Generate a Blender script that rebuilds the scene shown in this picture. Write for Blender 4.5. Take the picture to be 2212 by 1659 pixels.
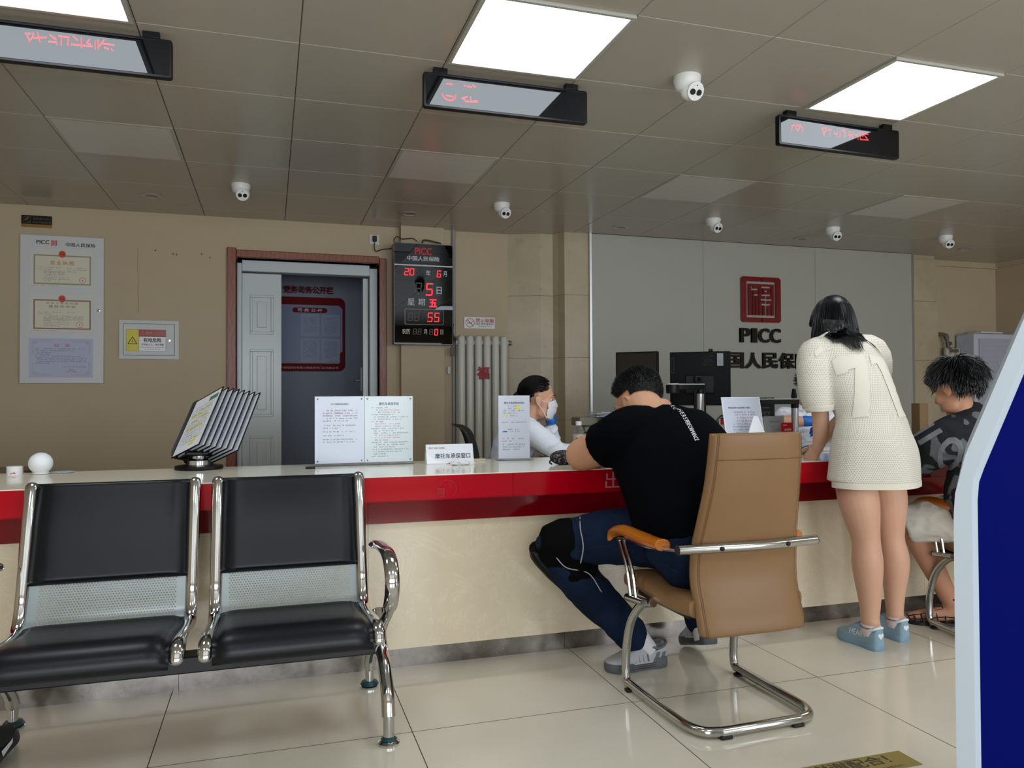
import bpy, bmesh, math, random
import numpy as np
from mathutils import Vector, Matrix, Euler, noise
from mathutils.bvhtree import BVHTree

for _o in list(bpy.data.objects):
    bpy.data.objects.remove(_o)
SC = bpy.context.scene
COL = SC.collection
PI = math.pi
R = math.radians

# ---------------------------------------------------------------- camera
CEIL = 2.529
cam_d = bpy.data.cameras.new('camera')
cam_d.sensor_fit = 'HORIZONTAL'
cam_d.sensor_width = 36.0
cam_d.lens = 1666.4 / 2212 * 36.0
cam_d.clip_start = 0.02
cam = bpy.data.objects.new('camera', cam_d)
COL.objects.link(cam)
_r = Vector((0.95418936, -0.29916602, -0.00472772))
_u = Vector((-0.000292, -0.0167322, 0.99985996))
_f = Vector((0.2992032, 0.9540544, 0.0160531))
_m = Matrix((_r, _u, -_f)).transposed().to_4x4()
_m.translation = (0, 0, 1.107)
cam.matrix_world = _m
SC.camera = cam

# ---------------------------------------------------------------- world, daylight through the shop front, exposure
wd = bpy.data.worlds.new('world')
SC.world = wd
wd.use_nodes = True
wd.node_tree.nodes['Background'].inputs[0].default_value = (0.75, 0.85, 1.0, 1)
wd.node_tree.nodes['Background'].inputs[1].default_value = 0.6
SC.view_settings.view_transform = 'Standard'
SC.view_settings.look = 'None'
SC.view_settings.gamma = 1.0
SC.view_settings.use_curve_mapping = False
SC.view_settings.exposure = 0.12
LED_STRENGTH = 9.5
DAY_POWER = 108.0


def daylight(x0, x1, z0, z1, y, power, color):
    l = bpy.data.lights.new('window_daylight', 'AREA')
    l.shape = 'RECTANGLE'
    l.size = x1 - x0
    l.size_y = z1 - z0
    l.energy = power
    l.color = color
    o = bpy.data.objects.new('window_daylight', l)
    o.location = ((x0 + x1) / 2, y, (z0 + z1) / 2)
    o.rotation_euler = (R(90), 0, 0)      # light -Z aims to +Y
    COL.objects.link(o)
    return o


daylight(-2.4, 0.3, 0.35, 2.25, -3.28, DAY_POWER, (0.86, 0.93, 1.0))
daylight(0.7, 3.4, 0.35, 2.25, -3.28, DAY_POWER, (0.86, 0.93, 1.0))
daylight(3.8, 6.5, 0.35, 2.25, -3.28, DAY_POWER, (0.86, 0.93, 1.0))


# ---------------------------------------------------------------- helpers: materials
def lin(c):
    return tuple(((x / 255.0) / 12.92 if x / 255.0 <= 0.04045 else (((x / 255.0) + 0.055) / 1.055) ** 2.4) for x in c)


MATS = {}


def mat(name, rgb=(200, 200, 200), rough=0.5, metal=0.0, spec=0.5, emit=None, estr=1.0, bump=None, var=None, coat=0.0,
        trans=0.0, alpha=1.0, sub=0.0, ior=1.45):
    """rgb in sRGB 0-255.  bump=(scale, strength[, distance])  var=(scale, amount): noise variation of the base colour"""
    if name in MATS:
        return MATS[name]
    m = bpy.data.materials.new(name)
    m.use_nodes = True
    nt = m.node_tree
    b = nt.nodes['Principled BSDF']
    c = lin(rgb)
    b.inputs['Base Color'].default_value = (*c, 1)
    b.inputs['Roughness'].default_value = rough
    b.inputs['Metallic'].default_value = metal
    b.inputs['Specular IOR Level'].default_value = spec
    b.inputs['IOR'].default_value = ior
    b.inputs['Coat Weight'].default_value = coat
    b.inputs['Coat Roughness'].default_value = 0.05
    b.inputs['Transmission Weight'].default_value = trans
    b.inputs['Alpha'].default_value = alpha
    if sub:
        b.inputs['Subsurface Weight'].default_value = sub
        b.inputs['Subsurface Radius'].default_value = (0.012, 0.005, 0.003)
        b.inputs['Subsurface Scale'].default_value = 1.0
    if emit:
        b.inputs['Emission Color'].default_value = (*lin(emit), 1)
        b.inputs['Emission Strength'].default_value = estr
    if bump or var:
        tc = nt.nodes.new('ShaderNodeTexCoord')
    if var:
        n = nt.nodes.new('ShaderNodeTexNoise')
        n.inputs['Scale'].default_value = var[0]
        n.inputs['Detail'].default_value = 5
        nt.links.new(tc.outputs['Object'], n.inputs['Vector'])
        mx = nt.nodes.new('ShaderNodeMix')
        mx.data_type = 'RGBA'
        k = var[1]
        mx.inputs['A'].default_value = (*[x * (1 - k) for x in c], 1)
        mx.inputs['B'].default_value = (*[min(1, x * (1 + k)) for x in c], 1)
        nt.links.new(n.outputs['Fac'], mx.inputs['Factor'])
        nt.links.new(mx.outputs['Result'], b.inputs['Base Color'])
    if bump:
        n = nt.nodes.new('ShaderNodeTexNoise')
        n.inputs['Scale'].default_value = bump[0]
        n.inputs['Detail'].default_value = 4
        nt.links.new(tc.outputs['Object'], n.inputs['Vector'])
        bp = nt.nodes.new('ShaderNodeBump')
        bp.inputs['Strength'].default_value = bump[1]
        bp.inputs['Distance'].default_value = bump[2] if len(bump) > 2 else 0.002
        nt.links.new(n.outputs['Fac'], bp.inputs['Height'])
        nt.links.new(bp.outputs['Normal'], b.inputs['Normal'])
    MATS[name] = m
    return m


class NT:
    """tiny node-graph helper"""

    def __init__(self, m):
        self.t = m.node_tree
        self.b = self.t.nodes['Principled BSDF']

    def n(self, typ, **kw):
        nd = self.t.nodes.new(typ)
        for k, v in kw.items():
            setattr(nd, k, v)
        return nd

    def L(self, a, b):
        self.t.links.new(a, b)

    def val(self, nd, i, v):
        if hasattr(v, 'links') or hasattr(v, 'is_output'):
            self.L(v, nd.inputs[i])
        else:
            nd.inputs[i].default_value = v

    def math(self, op, a, b=0.0, c=0.0):
        nd = self.n('ShaderNodeMath', operation=op)
        self.val(nd, 0, a)
        self.val(nd, 1, b)
        self.val(nd, 2, c)
        return nd.outputs[0]

    def mix(self, f, a, b):
        nd = self.n('ShaderNodeMix', data_type='RGBA')
        self.val(nd, 'Factor', f)
        for k, v in (('A', a), ('B', b)):
            if isinstance(v, tuple):
                nd.inputs[k].default_value = (*v[:3], 1)
            else:
                self.L(v, nd.inputs[k])
        return nd.outputs['Result']

    def obj(self):
        return self.n('ShaderNodeTexCoord').outputs['Object']

    def xyz(self):
        s = self.n('ShaderNodeSeparateXYZ')
        self.L(self.obj(), s.inputs[0])
        return s.outputs

    def noise(self, scale, detail=4, rough=0.5, vec=None, dist=0.0):
        nd = self.n('ShaderNodeTexNoise')
        nd.inputs['Scale'].default_value = scale
        nd.inputs['Detail'].default_value = detail
        nd.inputs['Roughness'].default_value = rough
        nd.inputs['Distortion'].default_value = dist
        self.L(vec if vec is not None else self.obj(), nd.inputs['Vector'])
        return nd.outputs['Fac']

    def ramp(self, f, stops):
        nd = self.n('ShaderNodeValToRGB')
        el = nd.color_ramp.elements
        while len(el) < len(stops):
            el.new(0.5)
        for e, (p, c) in zip(el, stops):
            e.position = p
            e.color = (*c[:3], 1)
        self.L(f, nd.inputs[0])
        return nd.outputs[0]

    def bump(self, h, strength=0.3, dist=0.002):
        nd = self.n('ShaderNodeBump')
        nd.inputs['Strength'].default_value = strength
        nd.inputs['Distance'].default_value = dist
        self.L(h, nd.inputs['Height'])
        self.L(nd.outputs[0], self.b.inputs['Normal'])


# ---------------------------------------------------------------- helpers: meshes
def Tm(x=0, y=0, z=0):
    return Matrix.Translation((x, y, z))


def Rm(rx=0, ry=0, rz=0):
    return Euler((R(rx), R(ry), R(rz))).to_matrix().to_4x4()


WALL = Rm(90)         # local x->X, y->Z, z->-Y : faces the camera side


class MB:
    def __init__(self):
        self.v = []
        self.f = []
        self.mi = []
        self.k = 0

    def add(self, vs, fs, M=None):
        o = len(self.v)
        if M is not None:
            vs = [M @ Vector(p) for p in vs]
        self.v += [tuple(p) for p in vs]
        self.f += [tuple(i + o for i in q) for q in fs]
        self.mi += [self.k] * len(fs)
        return self

    def box(self, x0, x1, y0, y1, z0, z1, M=None):
        if x0 > x1: x0, x1 = x1, x0
        if y0 > y1: y0, y1 = y1, y0
        if z0 > z1: z0, z1 = z1, z0
        v = [(x0, y0, z0), (x1, y0, z0), (x1, y1, z0), (x0, y1, z0), (x0, y0, z1), (x1, y0, z1), (x1, y1, z1), (x0, y1, z1)]
        return self.add(v, [(0, 3, 2, 1), (4, 5, 6, 7), (0, 1, 5, 4), (1, 2, 6, 5), (2, 3, 7, 6), (3, 0, 4, 7)], M)

    def cbox(self, c, s, M=None):
        return self.box(c[0] - s[0] / 2, c[0] + s[0] / 2, c[1] - s[1] / 2, c[1] + s[1] / 2, c[2] - s[2] / 2, c[2] + s[2] / 2, M)

    def prism(self, pts, z0, z1, M=None):
        n = len(pts)
        a = sum(pts[i][0] * pts[(i + 1) % n][1] - pts[(i + 1) % n][0] * pts[i][1] for i in range(n))
        if a < 0:
            pts = pts[::-1]
        v = [(x, y, z0) for x, y in pts] + [(x, y, z1) for x, y in pts]
        f = [tuple(range(n))[::-1], tuple(range(n, 2 * n))]
        f += [(i, (i + 1) % n, n + (i + 1) % n, n + i) for i in range(n)]
        return self.add(v, f, M)

    def flat(self, pts, z=0, M=None):
        n = len(pts)
        a = sum(pts[i][0] * pts[(i + 1) % n][1] - pts[(i + 1) % n][0] * pts[i][1] for i in range(n))
        if a < 0:
            pts = pts[::-1]
        return self.add([(x, y, z) for x, y in pts], [tuple(range(n))], M)

    def rect(self, x0, x1, y0, y1, z=0, M=None):
        return self.flat([(x0, y0), (x1, y0), (x1, y1), (x0, y1)], z, M)

    def ringframe(self, x0, x1, y0, y1, w, z0, z1, M=None):
        self.box(x0, x1, y0, y0 + w, z0, z1, M)
        self.box(x0, x1, y1 - w, y1, z0, z1, M)
        self.box(x0, x0 + w, y0 + w, y1 - w, z0, z1, M)
        self.box(x1 - w, x1, y0 + w, y1 - w, z0, z1, M)
        return self

    def tube(self, pts, rad, n=12, cap='flat', up=None, closed=False, M=None, tw=0.0):
        P = [Vector(p) for p in pts]
        m = len(P)
        rads = [rad] * m if not isinstance(rad, (list,)) else rad
        rads = [(q, q) if not isinstance(q, (tuple, list)) else q for q in rads]
        if cap == 'round':
            # add rounded ends
            d0 = (P[0] - P[1]).normalized()
            d1 = (P[-1] - P[-2]).normalized()
            pre, post = [], []
            for a in (80, 55, 28):
                s = math.sin(R(a)); c = math.cos(R(a))
                pre.append((P[0] + d0 * min(rads[0]) * s, (rads[0][0] * c, rads[0][1] * c)))
                post.append((P[-1] + d1 * min(rads[-1]) * s, (rads[-1][0] * c, rads[-1][1] * c)))
            P = [q[0] for q in pre] + P + [q[0] for q in post[::-1]]
            rads = [q[1] for q in pre] + rads + [q[1] for q in post[::-1]]
            m = len(P)
        T = []
        for i in range(m):
            if closed:
                t = P[(i + 1) % m] - P[i - 1]
            else:
                t = P[min(i + 1, m - 1)] - P[max(i - 1, 0)]
            T.append(t.normalized() if t.length > 1e-9 else Vector((0, 0, 1)))
        u = Vector(up) if up is not None else (Vector((0, 0, 1)) if abs(T[0].z) < 0.9 else Vector((0, 1, 0)))
        vs = []
        for i in range(m):
            s = T[i].cross(u)
            if s.length < 1e-6:
                s = T[i].orthogonal()
            s.normalize()
            w = s.cross(T[i]).normalized()
            if up is None:
                u = w
            for k in range(n):
                a = 2 * PI * k / n + tw
                vs.append(P[i] + s * (rads[i][0] * math.cos(a)) + w * (rads[i][1] * math.sin(a)))
        fs = []
        for i in range(m if closed else m - 1):
            j = (i + 1) % m
            for k in range(n):
                l = (k + 1) % n
                fs.append((i * n + k, i * n + l, j * n + l, j * n + k))
        if not closed and cap:
            fs.append(tuple(range(n))[::-1])
            fs.append(tuple(range((m - 1) * n, m * n)))
        return self.add(vs, fs, M)

    def lathe(self, prof, n=24, M=None):
        m = len(prof)
        vs, fs = [], []
        for r, z in prof:
            for k in range(n):
                a = 2 * PI * k / n
                vs.append((r * math.cos(a), r * math.sin(a), z))
        for i in range(m - 1):
            for k in range(n):
                l = (k + 1) % n
                fs.append((i * n + k, i * n + l, (i + 1) * n + l, (i + 1) * n + k))
        if prof[0][0] > 1e-6:
            fs.append(tuple(range(n))[::-1])
        if prof[-1][0] > 1e-6:
            fs.append(tuple(range((m - 1) * n, m * n)))
        return self.add(vs, fs, M)

    def ell(self, c, r, M=None, nu=20, nv=12):
        r = (r, r, r) if not isinstance(r, (tuple, list)) else r
        vs, fs = [], []
        for i in range(1, nv):
            t = PI * i / nv
            for k in range(nu):
                a = 2 * PI * k / nu
                vs.append((c[0] + r[0] * math.sin(t) * math.cos(a), c[1] + r[1] * math.sin(t) * math.sin(a), c[2] - r[2] * math.cos(t)))
        b = len(vs)
        vs += [(c[0], c[1], c[2] - r[2]), (c[0], c[1], c[2] + r[2])]
        for i in range(nv - 2):
            for k in range(nu):
                l = (k + 1) % nu
                fs.append((i * nu + k, i * nu + l, (i + 1) * nu + l, (i + 1) * nu + k))
        for k in range(nu):
            l = (k + 1) % nu
            fs.append((b, l, k))
            fs.append((b + 1, (nv - 2) * nu + k, (nv - 2) * nu + l))
        return self.add(vs, fs, M)

    def disc(self, r, z=0, n=28, M=None, sy=1.0):
        return self.flat([(r * math.cos(2 * PI * k / n), r * sy * math.sin(2 * PI * k / n)) for k in range(n)], z, M)

    def ring2d(self, r0, r1, z=0, n=32, a0=0, a1=360, M=None):
        vs, fs = [], []
        full = (a1 - a0) >= 360
        m = n if full else n + 1
        for k in range(m):
            a = R(a0 + (a1 - a0) * k / n)
            vs += [(r0 * math.cos(a), r0 * math.sin(a), z), (r1 * math.cos(a), r1 * math.sin(a), z)]
        for k in range(n):
            l = (k + 1) % m
            fs.append((2 * k, 2 * k + 1, 2 * l + 1, 2 * l))
        return self.add(vs, fs, M)

    def addmesh(self, me, M=None):
        return self.add([v.co.copy() for v in me.vertices], [tuple(p.vertices) for p in me.polygons], M)


def world_of(q):
    return q.matrix_basis.copy() if q.parent is None else world_of(q.parent) @ q.matrix_parent_inverse @ q.matrix_basis


def link(o, parent=None, world=False):
    COL.objects.link(o)
    if parent is not None:
        o.parent = parent
        if world:
            pm = world_of(parent)
            o.matrix_parent_inverse = pm.inverted()
    return o


def mesh_from(name, mb, mats, sharp=38):
    me = bpy.data.meshes.new(name)
    me.from_pydata(mb.v, [], mb.f)
    mats = mats if isinstance(mats, (list, tuple)) else [mats]
    for m in mats:
        me.materials.append(m)
    if len(mats) > 1:
        me.polygons.foreach_set('material_index', mb.mi)
    if sharp:
        me.polygons.foreach_set('use_smooth', [True] * len(me.polygons))
        me.set_sharp_from_angle(angle=R(sharp))
    me.update()
    return me


def build(name, mb, mats, parent=None, world=False, bevel=0, seg=2, sharp=38, M=None, sub=0):
    o = bpy.data.objects.new(name, mesh_from(name, mb, mats, sharp))
    link(o, parent, world)
    if M is not None:
        o.matrix_basis = M
    if sub:
        md = o.modifiers.new('sub', 'SUBSURF')
        md.levels = md.render_levels = sub
    if bevel:
        md = o.modifiers.new('edge', 'BEVEL')
        md.width = bevel
        md.segments = seg
        md.limit_method = 'ANGLE'
        md.angle_limit = R(40)
        md.use_clamp_overlap = True
    return o


def tag(o, label, cat, group=None, kind=None):
    o['label'] = label
    o['category'] = cat
    if group:
        o['group'] = group
    if kind:
        o['kind'] = kind
    return o


def struct(o, label=None):
    o['kind'] = 'structure'
    if label:
        o['label'] = label
    return o


def thing(name, label, cat, loc=(0, 0, 0), rz=0, group=None):
    o = bpy.data.objects.new(name, None)
    o.empty_display_size = 0.05
    COL.objects.link(o)
    o.location = loc
    o.rotation_euler = (0, 0, R(rz))
    bpy.context.view_layer.update()
    return tag(o, label, cat, group)


def dup(root, loc, rz, label, group=None):
    r = root.copy()
    COL.objects.link(r)
    r.location = loc
    r.rotation_euler = (0, 0, R(rz))
    r['label'] = label
    if group:
        r['group'] = group

    def rec(a, b):
        for ch in a.children:
            c = ch.copy()
            COL.objects.link(c)
            c.parent = b
            rec(ch, c)
    rec(root, r)
    return r


# ---------------------------------------------------------------- helpers: lettering
_TXT = {}


def text_mesh(body, bold=0.0, extrude=0.0, spacing=1.0, shear=0.0):
    key = (body, bold, extrude, spacing, shear)
    if key in _TXT:
        return _TXT[key]
    cu = bpy.data.curves.new('lettering', 'FONT')
    cu.body = body
    cu.size = 1.0
    cu.offset = bold
    cu.extrude = extrude
    cu.space_character = spacing
    cu.shear = shear
    cu.resolution_u = 3
    o = bpy.data.objects.new('lettering', cu)
    COL.objects.link(o)
    dg = bpy.context.evaluated_depsgraph_get()
    me = bpy.data.meshes.new_from_object(o.evaluated_get(dg))
    bpy.data.objects.remove(o)
    co = np.empty(len(me.vertices) * 3)
    me.vertices.foreach_get('co', co)
    co = co.reshape(-1, 3)
    vs = co
    fs = [tuple(p.vertices) for p in me.polygons]
    bpy.data.meshes.remove(me)
    _TXT[key] = (vs, fs)
    return _TXT[key]


def put_text(mb, body, cx, cy, w=None, h=None, z=0.0, M=None, bold=0.0, depth=0.0, spacing=1.0, align='C', shear=0.0, mirror=False):
    """lettering added to mb in its local xy plane; the ink box is fitted to width w and/or height h, centred on (cx, cy)"""
    vs, fs = text_mesh(body, 0.0, 0.5 if depth else 0.0, spacing, shear)
    lo, hi = vs.min(0), vs.max(0)
    bw, bh = max(hi[0] - lo[0], 1e-6), max(hi[1] - lo[1], 1e-6)
    if w is None and h is None:
        h = 0.1
    sx = w / bw if w else None
    sy = h / bh if h else None
    sx = sx if sx else sy
    sy = sy if sy else sx
    c = (lo + hi) / 2
    x = (vs[:, 0] - c[0]) * sx
    if align == 'L':
        x = (vs[:, 0] - lo[0]) * sx
    if mirror:
        x = -x
    y = (vs[:, 1] - c[1]) * sy
    zz = (vs[:, 2] + (0.5 if depth else 0)) * (depth if depth else 0) + z
    k = bold * 0.8
    dirs = [(0, 0)] if bold < 0.004 else [(-1, -.6), (1, -.6), (-1, .6), (1, .6)]
    for i, (ox, oy) in enumerate(dirs):       # heavier strokes: the outline struck several times
        mb.add([(a + cx + ox * k * sx, b + cy + oy * k * sy, d + i * 2e-5) for a, b, d in zip(x, y, zz)], fs, M)
    return mb


def text_lines(mb, x0, x1, y, h, rng, z=0, M=None, fill=1.0, dens=0.78):
    """one line of print too small to read: a row of small glyph-sized marks"""
    x = x0
    end = x0 + (x1 - x0) * fill
    while x < end - h * 0.4:
        if rng.random() < dens:
            g = h * 0.86
            k = rng.randint(0, 3)
            mb.rect(x, x + g, y + h * 0.42, y + h * 0.55, z, M)
            if k != 1:
                mb.rect(x + g * 0.4, x + g * 0.56, y, y + h, z, M)
            if k != 2:
                mb.rect(x + g * 0.08, x + g * 0.9, y + h * 0.82, y + h * 0.94, z, M)
            if k != 3:
                mb.rect(x + g * 0.05, x + g * 0.95, y + h * 0.02, y + h * 0.14, z, M)
        x += h * (1.02 if rng.random() < 0.93 else 1.9)


def paragraph(mb, x0, x1, ytop, lead, h, n, rng, z=0, M=None, last=0.6, indent=0):
    for i in range(n):
        text_lines(mb, x0 + (indent if i == 0 else 0), x1, ytop - lead * i - h, h, rng, z, M, fill=last if i == n - 1 else 1.0)


def raster(mb, rows, x0, y1, cw, ch, z0, z1, M=None, char='#'):
    """boxes for a character bitmap, merged along rows and then down columns"""
    H = len(rows); Wd = max(len(r) for r in rows)
    g = [[(c < len(rows[r]) and rows[r][c] == char) for c in range(Wd)] for r in range(H)]
    for r in range(H):
        c = 0
        while c < Wd:
            if g[r][c]:
                e = c
                while e < Wd and g[r][e]: e += 1
                b = r + 1
                while b < H and all(g[b][c:e]):
                    for q in range(c, e): g[b][q] = False
                    b += 1
                mb.box(x0 + c * cw, x0 + e * cw, y1 - b * ch, y1 - r * ch, z0, z1, M)
                c = e
            else:
                c += 1


# ---------------------------------------------------------------- helpers: bodies and cloth
def blob(name, mb, m, parent=None, voxel=0.006, smooth=6, fac=0.5, wrinkle=None, world=True, dec=0):
    """fuse overlapping closed shapes into ONE continuous smoothed surface (vertices in world space)"""
    me = bpy.data.meshes.new(name)
    me.from_pydata(mb.v, [], mb.f)
    o = bpy.data.objects.new(name, me)
    COL.objects.link(o)
    md = o.modifiers.new('fuse', 'REMESH')
    md.mode = 'VOXEL'
    md.voxel_size = voxel
    if smooth:
        md = o.modifiers.new('soft', 'SMOOTH')
        md.factor = fac
        md.iterations = smooth
    dg = bpy.context.evaluated_depsgraph_get()
    me2 = bpy.data.meshes.new_from_object(o.evaluated_get(dg))
    bpy.data.objects.remove(o)
    bpy.data.meshes.remove(me)
    if wrinkle:
        n = len(me2.vertices)
        co = [v.co.copy() for v in me2.vertices]
        no = [v.normal.copy() for v in me2.vertices]
        out = np.empty((n, 3))
        for i in range(n):
            out[i] = co[i] + no[i] * wrinkle(co[i], no[i])
        me2.vertices.foreach_set('co', out.ravel())
    me2.materials.clear()
    me2.materials.append(m)
    me2.polygons.foreach_set('use_smooth', [True] * len(me2.polygons))
    me2.update()
    me2.name = name
    o2 = bpy.data.objects.new(name, me2)
    link(o2, parent, world)
    return o2


def bvh_of(o):
    me = o.data
    return BVHTree.FromPolygons([v.co.copy() for v in me.vertices], [tuple(p.vertices) for p in me.polygons])


def decal(name, mb, M, direction, targets, m, parent, off=0.0015, maxlen=0.012, world=True):
    """print laid onto a curved surface: flat artwork (in frame M) pressed along direction onto the target meshes"""
    me = bpy.data.meshes.new(name)
    me.from_pydata([M @ Vector(p) for p in mb.v], [], mb.f)
    bm = bmesh.new()
    bm.from_mesh(me)
    bmesh.ops.triangulate(bm, faces=bm.faces[:])
    for _ in range(6):
        es = [e for e in bm.edges if e.calc_length() > maxlen]
        if not es:
            break
        bmesh.ops.subdivide_edges(bm, edges=es, cuts=1)
        bmesh.ops.triangulate(bm, faces=bm.faces[:])
    d = Vector(direction).normalized()
    dead = []
    for v in bm.verts:
        best = None
        for t in targets:
            h = t.ray_cast(v.co - d * 0.6, d, 1.4)
            if h[0] is not None and (best is None or h[3] < best[3]):
                best = h
        if best is None:
            dead.append(v)
        else:
            nn = best[1] if best[1].dot(d) < 0 else -best[1]
            v.co = best[0] + nn * off - d * off * 0.5
    if dead:
        bmesh.ops.delete(bm, geom=dead, context='VERTS')
    bm.to_mesh(me)
    bm.free()
    me.materials.append(m)
    o = bpy.data.objects.new(name, me)
    return link(o, parent, world)


def lerp(a, b, t):
    return tuple(x + (y - x) * t for x, y in zip(a, b))


def curve(pts, n=8):
    """Catmull-Rom through the points"""
    P = [Vector(p) for p in pts]
    P = [P[0] * 2 - P[1]] + P + [P[-1] * 2 - P[-2]]
    out = []
    for i in range(1, len(P) - 2):
        a, b, c, d = P[i - 1:i + 3]
        for k in range(n):
            t = k / n
            out.append(0.5 * ((2 * b) + (c - a) * t + (2 * a - 5 * b + 4 * c - d) * t * t + (3 * b - a - 3 * c + d) * t ** 3))
    out.append(P[-2])
    return out


def rrect(x0, x1, y0, y1, r, n=5):
    out = []
    for cx, cy, a in ((x1 - r, y1 - r, 0), (x0 + r, y1 - r, 90), (x0 + r, y0 + r, 180), (x1 - r, y0 + r, 270)):
        for k in range(n + 1):
            t = R(a + 90 * k / n)
            out.append((cx + r * math.cos(t), cy + r * math.sin(t)))
    return out

# ================================================================= the setting
LX, RX, FY, BY = -3.6, 7.57, -2.9, 6.45


def m_wall():
    m = mat('wall_paint', (202, 178, 145), rough=0.62, spec=0.3)
    g = NT(m)
    n1 = g.noise(1.1, 5, 0.55)
    n2 = g.noise(9, 6, 0.6)
    c = g.mix(g.math('MULTIPLY_ADD', n1, 0.7, g.math('MULTIPLY', n2, 0.3)), lin((176, 157, 128)), lin((194, 177, 150)))
    g.L(c, g.b.inputs['Base Color'])
    g.bump(g.noise(70, 4), 0.12, 0.001)
    return m


def m_stone(name, a, b, rough):
    m = mat(name, a, rough=rough, spec=0.45)
    g = NT(m)
    n1 = g.noise(2.2, 8, 0.62, dist=0.6)
    n2 = g.noise(14, 6, 0.6)
    c = g.mix(g.ramp(n1, [(0.3, (0, 0, 0)), (0.7, (1, 1, 1))]), lin(a), lin(b))
    c = g.mix(g.ramp(n2, [(0.6, (0, 0, 0)), (0.75, (.4, .4, .4))]), c, lin((132, 120, 98)))
    g.L(c, g.b.inputs['Base Color'])
    return m


def m_cream():
    m = mat('cream_marble', (226, 212, 184), rough=0.13, spec=0.5)
    g = NT(m)
    n1 = g.noise(3.0, 8, 0.65, dist=0.9)
    v = g.ramp(g.math('ABSOLUTE', g.math('SUBTRACT', g.noise(4.5, 9, 0.7, dist=1.2), 0.5)), [(0.0, (1, 1, 1)), (0.012, (0, 0, 0))])
    c = g.mix(n1, lin((214, 197, 166)), lin((232, 219, 192)))
    c = g.mix(g.math('MULTIPLY', v, 0.35), c, lin((245, 238, 220)))
    g.L(c, g.b.inputs['Base Color'])
    return m


WALLP = m_wall()
STONE = m_stone('beige_stone', (168, 153, 126), (188, 173, 146), 0.3)
CREAM = m_cream()
CEILM = mat('ceiling_panel_paint', (176, 169, 156), rough=0.25, spec=0.5)
CEILG = mat('ceiling_gap', (60, 57, 48), rough=0.8)
FLOORM = mat('floor_tile', (206, 198, 178), rough=0.075, spec=0.5)
_g = NT(FLOORM)
_c = _g.mix(_g.noise(2.0, 7, 0.6), lin((208, 200, 180)), lin((224, 217, 200)))
_c = _g.mix(_g.math('MULTIPLY', _g.ramp(_g.noise(90, 3), [(0.55, (0, 0, 0)), (0.8, (1, 1, 1))]), 0.25), _c, lin((196, 186, 164)))
_g.L(_c, _g.b.inputs['Base Color'])
GROUT = mat('floor_joint', (74, 66, 54), rough=0.8)
GREYP = mat('grey_laminate', (168, 167, 157), rough=0.42, spec=0.4)
ALU = mat('aluminium', (196, 198, 202), rough=0.35, metal=0.9)
WHITEP = mat('white_paint', (222, 222, 218), rough=0.45)


# --- floor: square tiles with thin joints
mb = MB()
mb.k = 1
mb.rect(LX, RX, FY, BY + 1.6, -0.0012)
mb.k = 0
j = 0.0016
x = -0.351 - 0.8 * 5
while x < RX:
    y = 2.549 - 0.8 * 7
    while y < BY + 1.6:
        x0, x1 = max(x, LX) + j, min(x + 0.8, RX) - j
        y0, y1 = max(y, FY) + j, min(y + 0.8, BY + 1.6) - j
        if x1 > x0 and y1 > y0:
            mb.rect(x0, x1, y0, y1, 0)
        y += 0.8
    x += 0.8
struct(build('floor', mb, [FLOORM, GROUT], sharp=0), 'polished cream floor tiles')

# --- ceiling: 60 cm metal tiles with chamfered edges
mb = MB()
mb.k = 1
mb.flat([(LX, FY), (LX, BY), (RX, BY), (RX, FY)][::-1], CEIL + 0.012, Rm(0, 0, 0))
mb.k = 0
GX, GY = 0.7126, 3.186
for i in range(-8, 12):
    for k in range(-11, 6):
        x0, y0 = GX + 0.6 * i, GY + 0.6 * k
        x1, y1 = min(x0 + 0.6, RX), min(y0 + 0.6, BY)
        x0, y0 = max(x0, LX), max(y0, FY)
        if x1 - x0 < 0.03 or y1 - y0 < 0.03:
            continue
        a, b = 0.0009, 0.0042
        v = [(x0 + a, y0 + a, CEIL + .005), (x1 - a, y0 + a, CEIL + .005), (x1 - a, y1 - a, CEIL + .005), (x0 + a, y1 - a, CEIL + .005),
             (x0 + b, y0 + b, CEIL), (x1 - b, y0 + b, CEIL), (x1 - b, y1 - b, CEIL), (x0 + b, y1 - b, CEIL)]
        mb.add(v, [(7, 6, 5, 4), (0, 4, 5, 1), (1, 5, 6, 2), (2, 6, 7, 3), (3, 7, 4, 0)])
struct(build('ceiling', mb, [CEILM, CEILG], sharp=0), 'suspended ceiling of square metal tiles')

# --- back wall, with the doorway and the pilaster behind the clock
DX0, DX1, DZ = -0.255, 0.865, 2.215
mb = MB()
mb.box(LX, DX0, BY, BY + 0.16, 0, CEIL + .02)
mb.box(DX1, RX + .1, BY, BY + 0.16, 0, CEIL + .02)
mb.box(DX0, DX1, BY, BY + 0.16, DZ, CEIL + .02)
struct(build('wall_back', mb, WALLP, sharp=0), 'beige painted back wall')
mb = MB()
mb.box(1.035, 1.40, BY - 0.09, BY, 0, CEIL)
mb.box(1.40, 1.50, BY - 0.03, BY, 0, CEIL)
struct(build('wall_pilaster', mb, WALLP, sharp=0), 'shallow pilaster on the back wall')
mb = MB()
rng = random.Random(5)
for px, pz in ((-0.84, 2.24), (-0.715, 2.22), (-0.51, 2.23), (-0.45, 2.205), (-0.69, 2.215)):
    Mx = Tm(px, BY - 0.001, pz) @ WALL
    mb.disc(0.006, 0, 10, Mx)
    mb.disc(0.003, 0.0004, 8, Mx)
cr = [(-0.965, 2.26), (-0.962, 2.20), (-0.966, 2.12), (-0.960, 2.02), (-0.963, 1.92), (-0.958, 1.84), (-0.962, 1.76)]
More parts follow.
